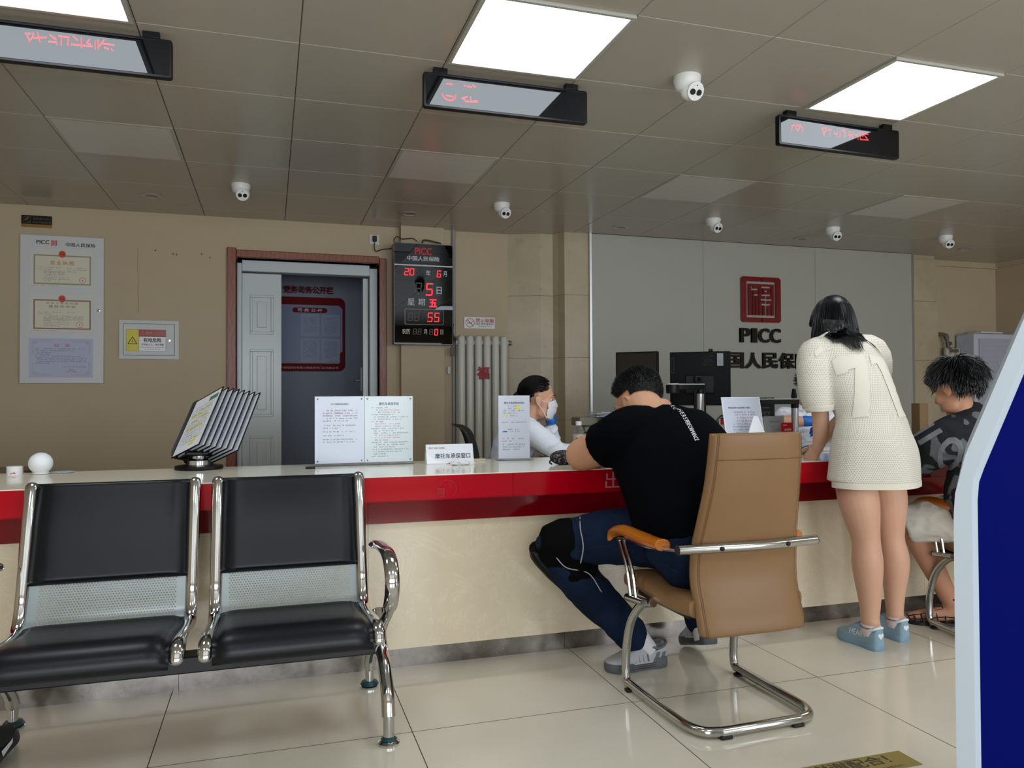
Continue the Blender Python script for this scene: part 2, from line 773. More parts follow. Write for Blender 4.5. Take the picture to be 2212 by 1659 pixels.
for a, b in zip(cr[:-1], cr[1:]):
    mb.flat([(a[0], a[1]), (a[0] + .002, a[1]), (b[0] + .002, b[1]), (b[0], b[1])], 0.0, Tm(0, BY - 0.001, 0) @ WALL)
struct(build('wall_back_marks', mb, mat('wall_marks', (96, 82, 62), rough=0.9), sharp=0), 'old screw holes and a hairline crack in the wall')

mb = MB()
mb.box(LX - 0.1, LX, FY, BY + .16, 0, CEIL + .02)
struct(build('wall_left', mb, WALLP, sharp=0))
mb = MB()
mb.box(RX, RX + 0.1, FY, BY + .16, 0, CEIL + .02)
mb.box(RX - 0.03, RX, 3.9, BY, CEIL - 0.05, CEIL)
mb.box(6.5, RX, BY - 0.03, BY, CEIL - 0.06, CEIL)
struct(build('wall_right', mb, WALLP, sharp=0))

# --- shop front behind the viewer: three wide glazed openings
mb = MB()
mb.box(LX, RX, FY - 0.14, FY, 0, 0.35)
mb.box(LX, RX, FY - 0.14, FY, 2.25, CEIL + .02)
for a, b in ((LX, -2.4), (0.3, 0.7), (3.4, 3.8), (6.5, RX)):
    mb.box(a, b, FY - 0.14, FY, 0.35, 2.25)
struct(build('wall_front', mb, WALLP, sharp=0))
for i, (a, b) in enumerate(((-2.4, 0.3), (0.7, 3.4), (3.8, 6.5))):
    mb = MB()
    mb.ringframe(a, b, 0.35, 2.25, 0.05, -0.03, 0.03, Tm(0, FY - 0.07, 0) @ WALL)
    mb.box((a + b) / 2 - .02, (a + b) / 2 + .02, FY - 0.09, FY - 0.05, 0.4, 2.2)
    struct(build('window_%d' % (i + 1), mb, ALU, sharp=0))

# --- stone pier between the radiator and the logo wall
mb = MB()
mb.prism([(1.99, BY + .1), (1.99, BY), (2.255, 6.345), (2.37, 6.345), (2.40, 6.295), (2.43, 6.215), (2.66, 6.215), (2.66, BY + .1)], 0, CEIL)
o = build('wall_stone', mb, STONE, sharp=0)
struct(o, 'beige stone clad pier')
mb = MB()
for z in (1.985, 1.44, 0.9, 0.36):
    mb.prism([(1.985, BY), (2.254, 6.343), (2.371, 6.343), (2.40, 6.293), (2.43, 6.213), (2.66, 6.213), (2.66, 6.22), (2.44, 6.22), (2.38, 6.35), (2.25, 6.35), (1.985, 6.46)], z, z + 0.003)
struct(build('trim_1', mb, mat('stone_joint', (120, 104, 80), rough=0.8), sharp=0))

# --- grey laminate logo wall
mb = MB()
for a, b in ((2.675, 3.782), (3.785, 5.008), (5.011, 6.17)):
    mb.box(a, b, 6.2, 6.35, 0, CEIL - 0.004)
mb.box(2.675, 6.17, 6.215, 6.35, 0, CEIL - 0.006)
struct(build('wall_logo', mb, GREYP, sharp=0), 'grey laminate feature wall')
mb = MB()
mb.box(2.655, 2.675, 6.188, 6.36, 0, CEIL)
mb.box(6.17, 6.19, 6.188, 6.36, 0, CEIL)
struct(build('trim_2', mb, ALU, sharp=0), 'aluminium edge strips')
# stone strip and alcove on the right
mb = MB()
for a, b, y in ((6.19, 6.40, 6.2), (6.403, 6.52, 6.215)):
    for z0, z1 in ((0, .75), (.753, 1.45), (1.453, 2.05), (2.053, CEIL - 0.06)):
        mb.box(a, b, y, BY + .05, z0, z1)
mb.box(6.19, 6.52, 6.25, BY + .05, 0, CEIL)
struct(build('wall_stone_strip', mb, STONE, sharp=0), 'narrow stone clad strip beside the logo wall')

# --- door
WOOD = mat('red_brown_wood', (116, 58, 34), rough=0.35, bump=(30, 0.1))
_g = NT(WOOD)
_w = _g.n('ShaderNodeTexWave', wave_type='BANDS', bands_direction='X')
_w.inputs['Scale'].default_value = 9
_w.inputs['Distortion'].default_value = 9
_w.inputs['Detail'].default_value = 3
_g.L(_g.obj(), _w.inputs['Vector'])
_g.L(_g.mix(_w.outputs['Fac'], lin((118, 60, 36)), lin((136, 74, 46))), _g.b.inputs['Base Color'])
DOORW = mat('white_steel_door', (190, 196, 194), rough=0.22, spec=0.5)
FRAMEG = mat('grey_door_frame', (196, 202, 204), rough=0.3)
d = bpy.data.objects.new('door_1', None)
COL.objects.link(d)
d.location = (0.3, BY, 0)
struct(d, 'double door with brown wooden casing, one leaf open')
mb = MB()
mb.box(-0.325, DX0, BY - 0.025, BY + 0.16, 0, 2.29)
mb.box(DX1, 0.925, BY - 0.025, BY + 0.16, 0, 2.26)
mb.box(DX0, DX1, BY - 0.025, BY + 0.16, DZ, 2.275)
build('casing', mb, WOOD, d, world=True, bevel=0.006)
mb = MB()
mb.box(-0.255, -0.217, BY + .09, BY + .2, 0, 2.19)
mb.box(0.80, 0.865, BY + .09, BY + .2, 0, 2.19)
mb.box(-0.217, 0.80, BY + .09, BY + .2, 2.125, 2.215)
build('steel_frame', mb, FRAMEG, d, world=True, bevel=0.006)


def leaf(w, h):
    mb = MB()
    mb.box(0, w, 0, 0.045, 0.01, h)
    cx = w / 2
    for z0, z1 in ((1.62, 1.94), (0.95, 1.50), (0.2, 0.8)):
        a, b = cx - w * 0.30, cx + w * 0.30
        mb.ringframe(a, b, z0, z1, 0.022, 0, 0.010, Tm(0, 0, 0) @ WALL)
        mb.box(a + .055, b - .055, -0.008, 0, z0 + .055, z1 - .055)
    return mb


o = build('fixed_leaf', leaf(0.306, 2.115), DOORW, d, world=True, bevel=0.005, M=None)
o.data.transform(Tm(-0.217, BY + .13, 0))
o = build('open_leaf', leaf(0.70, 2.115), DOORW, d, world=True, bevel=0.005)
o.data.transform(Tm(0.795, BY + .16, 0) @ Rm(0, 0, 84))
mb = MB()
mb.box(0.735, 0.748, BY + 0.20, BY + 0.235, 1.16, 1.36)
mb.tube([(0.742, BY + .215, 1.25), (0.70, BY + .215, 1.25), (0.70, BY + .32, 1.25)], 0.009, 8)
build('lever_handle', mb, mat('dark_steel', (70, 72, 74), rough=0.35, metal=0.8), d, world=True)

# --- corridor behind the door
CORR = mat('corridor_paint', (138, 145, 160), rough=0.6)
mb = MB()
CY = 7.72
mb.box(-1.2, 2.2, CY, CY + .1, 0, CEIL)
mb.box(-1.3, -1.2, BY + .16, CY, 0, CEIL)
mb.box(2.2, 2.3, BY + .16, CY, 0, CEIL)
mb.box(-1.3, 2.3, BY + .16, CY + .1, CEIL, CEIL + .05)
struct(build('wall_corridor', mb, CORR, sharp=0), 'dim corridor walls behind the open door')

# --- notice board in the corridor
DKRED = mat('board_red', (112, 6, 16), rough=0.5, spec=0.1)
PAPER = mat('paper', (232, 234, 240), rough=0.6, spec=0.3)
INK = mat('ink', (92, 94, 102), rough=0.7)
t = thing('notice_board', 'red framed notice board on the corridor wall seen through the open door', 'notice board', (0.3, CY, 1.7))
yb = CY - 0.03
Mb = Tm(0, yb, 0) @ WALL
mb = MB()
mb.prism(rrect(-0.62, 0.70, 1.36, 2.075, 0.06), -0.028, 0, Mb)
build('red_panel', mb, DKRED, t, world=True)
mb = MB()
mb.prism([(-0.60, 1.435), (0.645, 1.435), (0.645, 1.53), (0.675, 1.555), (0.675, 1.97), (0.64, 2.0), (-0.60, 2.0)], 0, 0.004, Mb)
build('pale_field', mb, mat('board_pale', (126, 134, 164), rough=0.3, spec=0.2), t, world=True)
mb = MB()
mb.prism(rrect(0.205, 0.53, 1.925, 1.972, 0.022), 0.004, 0.006, Mb)
o = build('heading', mb, DKRED, t, world=True)
mb = MB()
put_text(mb, '司·务·公·开', 0.368, 1.949, w=0.23, h=0.032, z=0.0065, M=Mb, bold=0.01)
build('heading_lettering', mb, PAPER, o, world=True, sharp=0)
rng = random.Random(2)
for z0, z1 in ((1.70, 1.91), (1.445, 1.675)):
    for x0 in (0.09 - 0.19, 0.28, 0.475):
        mb = MB()
        mb.prism([(x0, z0), (x0 + .175, z0), (x0 + .175, z1), (x0, z1)], 0.004, 0.006, Mb)
        o = build('sheet', mb, mat('board_sheet', (152, 160, 186), rough=0.4, spec=0.2), t, world=True)
        mb = MB()
        paragraph(mb, x0 + .025, x0 + .15, z1 - .025, 0.0135, 0.0075, 12, rng, 0.0065, Mb)
        build('sheet_print', mb, INK, o, world=True, sharp=0)
mb = MB()
put_text(mb, '中国人民财产保险股份有限公司北京市门头沟支公司', 0.285, 1.393, w=0.70, h=0.022, z=0.001, M=Mb)
build('footer_lettering', mb, mat('pale_letter', (205, 190, 190), rough=0.5), t, world=True, sharp=0)
mb = MB()
put_text(mb, '党务司务公开栏', 0.355, 2.145, w=0.46, h=0.068, z=-0.005, M=Mb, bold=0.025, depth=0.02)
build('title_lettering', mb, DKRED, t, world=True, sharp=0)

# ================================================================= things on the ceiling
LEDM = mat('led_diffuser', (250, 250, 250), rough=0.4, emit=(236, 246, 255), estr=LED_STRENGTH)
DIFF = mat('plain_diffuser', (210, 206, 198), rough=0.35)


def led_panel(i, k, lit, label, group):
    x0, y0 = GX + 0.6 * i, GY + 0.6 * k
    t = thing('ceiling_light', label, 'ceiling light', (x0 + .3, y0 + .3, CEIL), 0, group)
    mb = MB()
    mb.ringframe(-0.297, 0.297, -0.297, 0.297, 0.018, -0.012 if lit else -0.0035, 0.0)
    build('frame', mb, mat('light_frame', (176, 174, 164), rough=0.3), t, bevel=0.002)
    mb = MB()
    mb.box(-0.279, 0.279, -0.279, 0.279, -0.008 if lit else -0.003, -0.001)
    build('diffuser', mb, LEDM if lit else DIFF, t, sharp=0)


for i, s in ((-3, 'lit square ceiling light panel above the ticker sign at the left edge'), (0, 'lit square ceiling light panel above the middle ticker sign'),
             (3, 'lit square ceiling light panel above the small right ticker sign'), (6, 'lit square ceiling light panel farthest right of its row, out past the frame')):
    led_panel(i, -1, True, s, 'lit ceiling panels')
for i, s in ((-3, 'unlit square ceiling light panel above the left wall licences'), (0, 'unlit square ceiling light panel above the digital calendar clock'),
             (3, 'unlit square ceiling light panel above the left part of the logo wall'), (6, 'unlit square ceiling light panel toward the stone strip at the right')):
    led_panel(i, 2, False, s, 'unlit ceiling panels')
for i in (-3, 0, 3, 6):  # unseen panels added overhead to light the foreground
    led_panel(i, -5, True, 'added unseen lit square ceiling panel lighting the front half of the hall', 'lit ceiling panels')

# --- turret cameras
WPL = mat('white_plastic', (226, 226, 222), rough=0.35)
BLK = mat('black_plastic', (10, 10, 11), rough=0.4, spec=0.3)
BLKG = mat('black_gloss', (8, 8, 9), rough=0.08)


def turret(x, y, label, aim):
    t = thing('security_camera', label, 'camera', (x, y, CEIL), 0, 'white turret cameras on the ceiling')
    mb = MB()
    mb.lathe([(0.0, 0.0), (0.061, 0.0), (0.062, -0.012), (0.058, -0.03), (0.05, -0.052), (0.03, -0.066), (0.0, -0.068)][::-1], 32)
    build('base', mb, WPL, t)
    Mx = Tm(0.012, -0.012, -0.062) @ Rm(0, 0, aim) @ Rm(116, 0, 0)
    mb = MB()
    mb.ell((0, 0, 0), (0.046, 0.046, 0.046), Mx, 28, 18)
    mb.lathe([(0.0, 0.043), (0.040, 0.043), (0.040, 0.034)][::-1], 28, Mx)
    e = build('eyeball', mb, WPL, t)
    for sx in (-0.016, 0.016):
        mb = MB()
        mb.lathe([(0.0, 0.0475), (0.0125, 0.0475), (0.0135, 0.043)][::-1], 20, Mx @ Tm(sx, -0.004, 0))
        build('lens', mb, BLKG, e)
    mb = MB()
    mb.disc(0.003, 0.0445, 8, Mx @ Tm(0, 0.024, 0))
    build('sensor', mb, BLK, e)


for x, y, a, s in ((1.776, 3.03, 4, 'white turret camera on the ceiling between the two right light panels, largest of them'),
                   (-0.187, 5.43, 0, 'white turret camera on the ceiling above the brown door frame'),
                   (1.629, 5.43, 10, 'white turret camera on the ceiling right of the digital calendar clock'),
                   (3.409, 5.43, 8, 'white turret camera on the ceiling over the black monitors, left of the red emblem'),
                   (4.57, 5.43, -6, 'white turret camera on the ceiling over the standing woman in the white dress'),
                   (5.791, 5.43, -14, 'white turret camera on the ceiling nearest the stone strip at the far right')):
    turret(x, y, s, a)

CHR = mat('chrome', (214, 216, 218), rough=0.09, metal=1.0)
for x, y, s in ((-0.793, 5.9, 'recessed round downlight above the electrical box'), (1.035, 5.92, 'recessed round downlight above the digital calendar clock'),
                (2.815, 5.9, 'recessed round downlight at the left end of the logo wall'), (4.608, 5.88, 'recessed round downlight above the red emblem'),
                (6.49, 5.84, 'recessed round downlight above the stone strip at the right')):
    t = thing('downlight', s, 'downlight', (x, y, CEIL), 0, 'recessed downlights')
    mb = MB()
    mb.lathe([(0.070, 0.0), (0.072, -0.004), (0.058, -0.009), (0.048, -0.009), (0.042, -0.001)], 32)
    build('rim', mb, mat('brushed_rim', (190, 188, 180), rough=0.3, metal=0.5), t)
    mb = MB()
    mb.lathe([(0.0, -0.0065), (0.02, -0.005), (0.044, -0.0015)], 28)
    build('lamp_face', mb, mat('lamp_off', (120, 116, 104), rough=0.15), t)

# --- LED ticker signs
LEDR = mat('red_led', (255, 60, 60), rough=0.5, emit=(255, 42, 52), estr=3.0)


def ticker(x0, x1, y, rz, label, dots):
    w = x1 - x0
    t = thing('ticker_sign', label, 'led sign', ((x0 + x1) / 2, y, CEIL), rz, 'black ticker signs under the ceiling')
    mb = MB()
    mb.prism(rrect(-w / 2, w / 2, -0.176, -0.024, 0.012), -0.03, 0.0, WALL)
    build('case', mb, BLK, t, bevel=0.003)
    mb = MB()
    mb.prism(rrect(-w / 2 + .012, w / 2 - .012, -0.165, -0.035, 0.006), 0.0, 0.0015, WALL)
    build('glass_face', mb, mat('dark_glass', (6, 7, 10), rough=0.012, spec=0.5, ior=1.45), t)
    for s in (-1, 1):
        mb = MB()
        mb.box(s * w * 0.40 - .03, s * w * 0.40 + .03, -0.002, 0.03, -0.026, 0.0)
        build('bracket', mb, BLK, t, bevel=0.002)
    mb = MB()
    dot_strokes(mb, dots)
    build('led_dots', mb, LEDR, t, sharp=0)


def dot_strokes(mb, strokes):
    """broken strokes of lit dots, as the half-scanned characters show"""
    for st in strokes:
        for (xa, za), (xb, zb) in zip(st[:-1], st[1:]):
            n = max(1, int(round(math.hypot(xb - xa, zb - za) / 0.0042)))
            for k in range(n + 1):
                px, pz = xa + (xb - xa) * k / n, za + (zb - za) * k / n
                for q in (0.0, -0.0038):
                    mb.rect(px - .0011, px + .0011, pz + q - .0009, pz + q + .0009, 0.0019, WALL)


DOTS_A = [[(-0.1185, -0.066), (-0.0915, -0.062)], [(-0.1145, -0.07), (-0.1055, -0.092)], [(-0.0935, -0.072), (-0.1055, -0.092)], [(-0.0795, -0.058), (-0.0715, -0.09)], [(-0.0915, -0.079), (-0.0505, -0.071)], [(-0.0385, -0.06), (-0.0235, -0.072)], [(-0.0425, -0.086), (-0.0175, -0.085)], [(-0.0215, -0.069), (-0.0155, -0.092)], [(-0.0095, -0.06), (0.0245, -0.061)], [(-0.0005, -0.066), (-0.0005, -0.092)], [(0.0225, -0.061), (0.0205, -0.09)], [(0.0395, -0.056), (0.0535, -0.068)], [(0.0325, -0.086), (0.1025, -0.085)], [(0.0665, -0.057), (0.0665, -0.093)], [(0.0945, -0.058), (0.0835, -0.074)], [(0.0835, -0.074), (0.0965, -0.077)], [(0.1135, -0.063), (0.1135, -0.092)], [(0.1225, -0.059), (0.1245, -0.09)], [(0.1435, -0.054), (0.1245, -0.085)], [(0.1375, -0.069), (0.1785, -0.069)], [(0.1455, -0.083), (0.1585, -0.088)], [(0.1695, -0.087), (0.1735, -0.091)]]
DOTS_B = [[(-0.2795, -0.066), (-0.2535, -0.065)], [(-0.2005, -0.065), (-0.1945, -0.065)], [(-0.1875, -0.067), (-0.1675, -0.067)], [(-0.1615, -0.059), (-0.1505, -0.066)], [(-0.2985, -0.113), (-0.2895, -0.128), (-0.2725, -0.138), (-0.2565, -0.136), (-0.2435, -0.127), (-0.2375, -0.112)], [(-0.2795, -0.117), (-0.2505, -0.119)], [(-0.2105, -0.121), (-0.1875, -0.113)], [(-0.2075, -0.123), (-0.1975, -0.127)], [(-0.1715, -0.113), (-0.1685, -0.13)], [(-0.1945, -0.133), (-0.1415, -0.131)], [(-0.1555, -0.126), (-0.1415, -0.127)]]
DOTS_C = [[(-0.311, -0.1), (-0.306, -0.077), (-0.293, -0.065)], [(-0.257, -0.065), (-0.244, -0.079), (-0.242, -0.097)], [(-0.286, -0.075), (-0.271, -0.066), (-0.259, -0.076), (-0.271, -0.096), (-0.286, -0.083)], [(-0.123, -0.066), (-0.095, -0.062)], [(-0.118, -0.074), (-0.109, -0.101)], [(-0.095, -0.071), (-0.114, -0.096)], [(-0.082, -0.07), (-0.063, -0.067)], [(-0.077, -0.073), (-0.077, -0.1)], [(-0.045, -0.082), (-0.033, -0.088)], [(-0.027, -0.076), (-0.027, -0.099)], [(-0.008, -0.07), (-0.009, -0.097)], [(0.006, -0.063), (0.024, -0.063), (0.022, -0.094)], [(0.052, -0.066), (0.052, -0.097)], [(0.047, -0.082), (0.075, -0.081)], [(0.076, -0.066), (0.072, -0.097)], [(0.09, -0.076), (0.099, -0.077)], [(0.108, -0.063), (0.108, -0.098)], [(0.123, -0.064), (0.122, -0.098)], [(0.132, -0.064), (0.175, -0.066)], [(0.137, -0.079), (0.151, -0.07)], [(0.127, -0.097), (0.176, -0.095)], [(0.155, -0.077), (0.169, -0.09)]]


ticker(-1.13, -0.365, 3.25, 0, 'black ticker sign with red dots hanging below the left light panel', DOTS_A)
ticker(0.627, 1.388, 3.25, 0, 'black ticker sign with few red dots hanging below the middle light panel', DOTS_B)
ticker(2.41, 3.18, 3.25, 2, 'black ticker sign with a round red mark hanging below the right light panel', DOTS_C)

# ================================================================= things on the back wall
RED = mat('sign_red', (196, 28, 40), rough=0.4)
INKB = mat('black_ink', (20, 20, 22), rough=0.6)
GOLD = mat('print_gold', (186, 140, 60), rough=0.5)
GREYT = mat('print_grey', (92, 92, 94), rough=0.6)

SEAL = ["..###########..###########..", ".############..############.", "#############..#############", "####......................###"[:28], "###........................#", "###..####################..#"]


def seal(mb, cx, cz, w, h, z0, z1, M):
    """the square red seal: split outer frame, inner block with the stylised character left open"""
    rows = ["..####################....######################..",
            ".#####################....#######################.",
            "######################....########################",
            "######################....########################",
            "######################....########################",
            "######################....########################",
            "######............................................",
            "######............................................"]
    W, Hh = 50, 58
    g = [['.'] * W for _ in range(Hh)]

    def fill(x0, x1, y0, y1, c='#'):
        for y in range(y0, y1):
            for x in range(x0, x1):
                if 0 <= x < W and 0 <= y < Hh:
                    g[y][x] = c
    fill(0, W, 0, Hh)
    for y in range(Hh):      # rounded corners
        for x in range(W):
            for qx, qy in ((3, 3), (W - 4, 3), (3, Hh - 4), (W - 4, Hh - 4)):
                if (x - qx) * (1 if qx > 9 else -1) > 0 and (y - qy) * (1 if qy > 9 else -1) > 0 and (x - qx) ** 2 + (y - qy) ** 2 > 11:
                    g[y][x] = '.'
    fill(6, 44, 6, 52, '.')
    fill(24, 26, 0, 7, '.')
    fill(24, 26, 51, Hh, '.')
    fill(9, 41, 9, 49)
    # the character, cut out of the block
    for x0, x1, y0, y1 in ((12, 15, 12, 15), (12, 21, 15, 17), (12, 14, 17, 49), (16, 18, 22, 49), (20, 22, 14, 49), (16, 22, 22, 24),
                           (25, 38, 12, 14), (25, 27, 12, 24), (36, 38, 12, 24), (25, 38, 22, 24), (29, 34, 17, 19),
                           (24, 40, 28, 30), (30, 33, 24, 49), (25, 38, 34, 36), (25, 27, 34, 49), (36, 38, 34, 49)):
        fill(x0, x1, y0, y1, '.')
    raster(mb, [''.join(r) for r in g], cx - w / 2, cz + h / 2, w / W, h / Hh, z0, z1, M)


# --- licence board
def licence_board():
    t = thing('licence_board', 'tall white wall board holding three framed licences', 'notice board', (-1.465, BY, 1.215))
    M0 = Tm(-1.465, BY, 0) @ WALL
    x0, x1, z0, z1 = -0.275, 0.275, 1.218, 2.308
    mb = MB()
    mb.box(x0, x1, z0, z1, 0, 0.03, M0)
    build('panel', mb, mat('board_white', (204, 204, 204), rough=0.35), t, world=True, bevel=0.003)
    mb = MB()
    put_text(mb, 'PICC', -0.128, 2.257, w=0.082, h=0.026, z=0.0306, M=M0, bold=0.03)
    put_text(mb, '中国人民保险', 0.12, 2.247, w=0.195, h=0.028, z=0.0306, M=M0, bold=0.02)
    build('lettering', mb, INKB, t, world=True, sharp=0)
    mb = MB()
    seal(mb, -0.055, 2.253, 0.037, 0.038, 0.0302, 0.031, M0)
    build('emblem', mb, RED, t, world=True, sharp=0)
    mb = MB()
    mb.lathe([(0.010, 0.03), (0.010, 0.036), (0.005, 0.038), (0.0, 0.038)], 16, M0 @ Tm(0.243, 1.762, 0))
    build('lock', mb, CHR, t, world=True)
    rng = random.Random(11)
    specs = [(1.925, 2.205, 'cert'), (1.595, 1.875, 'cert2'), (1.262, 1.55, 'plain')]
    for a, b, kind in specs:
        mb = MB()
        mb.box(-0.212, 0.205, a, b, 0.03, 0.034, M0)
        f = build('licence', mb, mat('lic_' + kind, {'cert': (214, 212, 206), 'cert2': (214, 212, 206), 'plain': (186, 190, 212)}[kind], rough=0.12), t, world=True)
        h = b - a
        if kind != 'plain':
            mb = MB()
            mb.box(-0.186, 0.19, a + .022, b - .04, 0.034, 0.035, M0)
            build('border', mb, mat('lic_border_' + kind, (150, 150, 118) if kind == 'cert' else (146, 112, 92), rough=0.4), f, world=True)
            mb = MB()
            mb.box(-0.176, 0.18, a + .032, b - .05, 0.035, 0.0355, M0)
            build('sheet', mb, mat('lic_paper', (214, 208, 188), rough=0.4), f, world=True)
            mb = MB()
            mb.disc(0.024, 0.0362, 24, M0 @ Tm(0.0, b - .032, 0), sy=1.08)
            em = build('crest', mb, RED, f, world=True, sharp=0)
            mb = MB()
            Mc = M0 @ Tm(0.0, b - .032, 0)
            mb.ring2d(0.019, 0.023, 0.0366, 24, -40, 220, Mc)
            mb.rect(-0.012, 0.012, -0.016, -0.012, 0.0366, Mc)
            for sx, sy, sr in ((0, 0.008, 0.005), (-0.010, 0.002, 0.002), (0.010, 0.002, 0.002), (-0.006, -0.004, 0.002), (0.006, -0.004, 0.002)):
                pts = []
                for q in range(10):
                    rr = sr if q % 2 == 0 else sr * 0.42
                    an = PI / 2 + q * PI / 5
                    pts.append((sx + rr * math.cos(an), sy + rr * math.sin(an)))
                mb.flat(pts, 0.0366, Mc)
            build('crest_gold', mb, GOLD, em, world=True, sharp=0)
            mb = MB()
            if kind == 'cert':
                put_text(mb, '营业执照', 0.0, b - .098, w=0.155, h=0.03, z=0.0358, M=M0, bold=0.02, spacing=1.5)
                build('title', mb, GOLD, f, world=True, sharp=0)
            else:
                put_text(mb, '中华人民共和国', 0.0, b - .066, w=0.205, h=0.016, z=0.0358, M=M0, spacing=1.6)
                put_text(mb, '保险许可证', 0.0, b - .09, w=0.175, h=0.019, z=0.0358, M=M0, bold=0.01, spacing=1.5)
                build('title', mb, GREYT, f, world=True, sharp=0)
            mb = MB()
            paragraph(mb, -0.16, -0.01, b - .13, 0.014, 0.006, 2, rng, 0.0358, M0)
            paragraph(mb, -0.12, 0.02 if kind == 'cert' else 0.14, b - .158, 0.0085, 0.006, 5, rng, 0.0358, M0)
            paragraph(mb, 0.035, 0.16, b - .13, 0.014, 0.006, 3 if kind == 'cert' else 1, rng, 0.0358, M0)
            paragraph(mb, -0.12, 0.05, b - .205, 0.012, 0.006, 3, rng, 0.0358, M0)
            build('print', mb, GREYT, f, world=True, sharp=0)
            mb = MB()
            Ms = M0 @ Tm(0.135 if kind == 'cert' else 0.115, a + .058, 0)
            mb.ring2d(0.020, 0.0225, 0.0362, 28, M=Ms)
            pts = [(0.007 * (1 if q % 2 == 0 else .42) * math.cos(PI / 2 + q * PI / 5), 0.007 * (1 if q % 2 == 0 else .42) * math.sin(PI / 2 + q * PI / 5)) for q in range(10)]
            mb.flat(pts, 0.0362, Ms)
            build('stamp', mb, RED, f, world=True, sharp=0)
            mb = MB()
            text_lines(mb, -0.205, -0.03, a + .008, 0.006, rng, 0.0344, M0)
            build('note', mb, RED, f, world=True, sharp=0)
        else:
            mb = MB()
            put_text(mb, '公　示', 0.0, b - .052, w=0.105, h=0.021, z=0.0344, M=M0, bold=0.01)
            put_text(mb, 'PICC', 0.062, a + .056, w=0.03, h=0.008, z=0.0344, M=M0, bold=0.03)
            build('title', mb, RED, f, world=True, sharp=0)
            mb = MB()
            for i, z in enumerate((.08, .094, .108, .120, .134)):
                text_lines(mb, -0.172, 0.165, b - z, 0.0065, rng, 0.0344, M0, fill=(1, .75, .42, .3, 1)[i])
            paragraph(mb, -0.172, 0.168, b - .142, 0.0125, 0.0065, 4, rng, 0.0344, M0, last=0.3)
            text_lines(mb, 0.0, 0.165, a + .075, 0.006, rng, 0.0344, M0)
            put_text(mb, '中国人民保险', 0.062, a + .043, w=0.07, h=0.008, z=0.0344, M=M0)
            build('print', mb, INK, f, world=True, sharp=0)
            for sx in (-1, 1):
                for sz in (-1, 1):
                    mb = MB()
                    Mc = M0 @ Tm(-0.0035, (a + b) / 2, 0.0345) @ Matrix.Scale(sx, 4, (1, 0, 0)) @ Matrix.Scale(sz, 4, (0, 1, 0))
                    for q in (0.0, 0.008):
                        mb.rect(0.06, 0.19 - q * 2, 0.128 - q, 0.129 - q, 0, Mc)
                        mb.rect(0.189 - q, 0.19 - q, 0.03, 0.128 - q * 2, 0, Mc)
                    for q in (.165, .178):
                        mb.ring2d(0.006, 0.0075, 0, 12, M=Mc @ Tm(q, 0.112, 0))
                    build('corner_ornament', mb, mat('ornament', (140, 136, 120), rough=0.5), f, world=True, sharp=0)


licence_board()

# --- surveillance notice
t = thing('surveillance_sign', 'small black and brass surveillance plaque high on the left wall', 'sign', (-1.64, BY, 2.41))
M0 = Tm(-1.64, BY, 2.41) @ WALL
mb = MB()
mb.prism(rrect(-0.1, 0.1, -0.043, 0.045, 0.006), 0, 0.004, M0)
build('plate', mb, mat('brass_plate', (150, 116, 62), rough=0.3, metal=0.6), t, world=True)
mb = MB()
mb.prism(rrect(-0.099, 0.099, -0.02, 0.0445, 0.006), 0.004, 0.0045, M0)
build('black_field', mb, BLK, t, world=True)
mb = MB()
put_text(mb, '您已进入24小', 0.033, 0.021, w=0.115, h=0.016, z=0.0048, M=M0)
put_text(mb, '时电子监控区域', 0.033, -0.005, w=0.118, h=0.015, z=0.0048, M=M0)
mb.ringframe(-0.086, -0.04, -0.012, 0.034, 0.0015, 0.0045, 0.0048, M0)
mb.flat([(-0.08, 0.012), (-0.056, 0.03), (-0.05, 0.021), (-0.074, 0.004)], 0.0048, M0)
mb.rect(-0.062, -0.044, -0.003, 0.0, 0.0048, M0)
mb.rect(-0.047, -0.044, -0.008, 0.004, 0.0048, M0)
build('lettering', mb, mat('dull_brass', (104, 84, 60), rough=0.5), t, world=True, sharp=0)

# --- electrical box
t = thing('electrical_box', 'white electrical cabinet with yellow and red warning label on the left wall', 'electrical box', (-0.88, BY, 1.4))
M0 = Tm(-0.88, BY, 0) @ WALL
mb = MB()
mb.box(-0.21, 0.21, 1.402, 1.702, 0, 0.012, M0)
build('cover_frame', mb, mat('box_white', (196, 198, 196), rough=0.4), t, world=True, bevel=0.003)
mb = MB()
mb.box(-0.179, 0.179, 1.432, 1.674, 0.012, 0.0125, M0)
build('gap', mb, INKB, t, world=True)
mb = MB()
mb.box(-0.176, 0.176, 1.435, 1.671, 0.012, 0.0155, M0)
dr = build('door', mb, mat('box_door', (198, 200, 198), rough=0.4, var=(9, 0.12)), t, world=True)
mb = MB()
mb.lathe([(0.011, 0.0155), (0.011, 0.019), (0.004, 0.02), (0.0, 0.02)], 16, M0 @ Tm(0.14, 1.549, 0))
build('lock', mb, CHR, dr, world=True)
mb = MB()
mb.box(-0.16, 0.117, 1.463, 1.629, 0.0155, 0.016, M0)
build('label_edge', mb, INKB, dr, world=True)
mb = MB()
mb.box(-0.07, 0.1155, 1.4645, 1.575, 0.016, 0.0163, M0)
build('label_white', mb, mat('label_white', (224, 224, 222), rough=0.3), dr, world=True)
mb = MB()
mb.box(-0.07, 0.1155, 1.578, 1.6275, 0.016, 0.0163, M0)
build('label_red', mb, mat('label_red', (150, 28, 34), rough=0.3), dr, world=True)
mb = MB()
mb.box(-0.1585, -0.072, 1.4645, 1.6275, 0.016, 0.0163, M0)
build('label_yellow', mb, mat('label_yellow', (206, 190, 30), rough=0.3), dr, world=True)
mb = MB()
put_text(mb, '有电危险', 0.023, 1.549, w=0.124, h=0.032, z=0.0166, M=M0, bold=0.03)
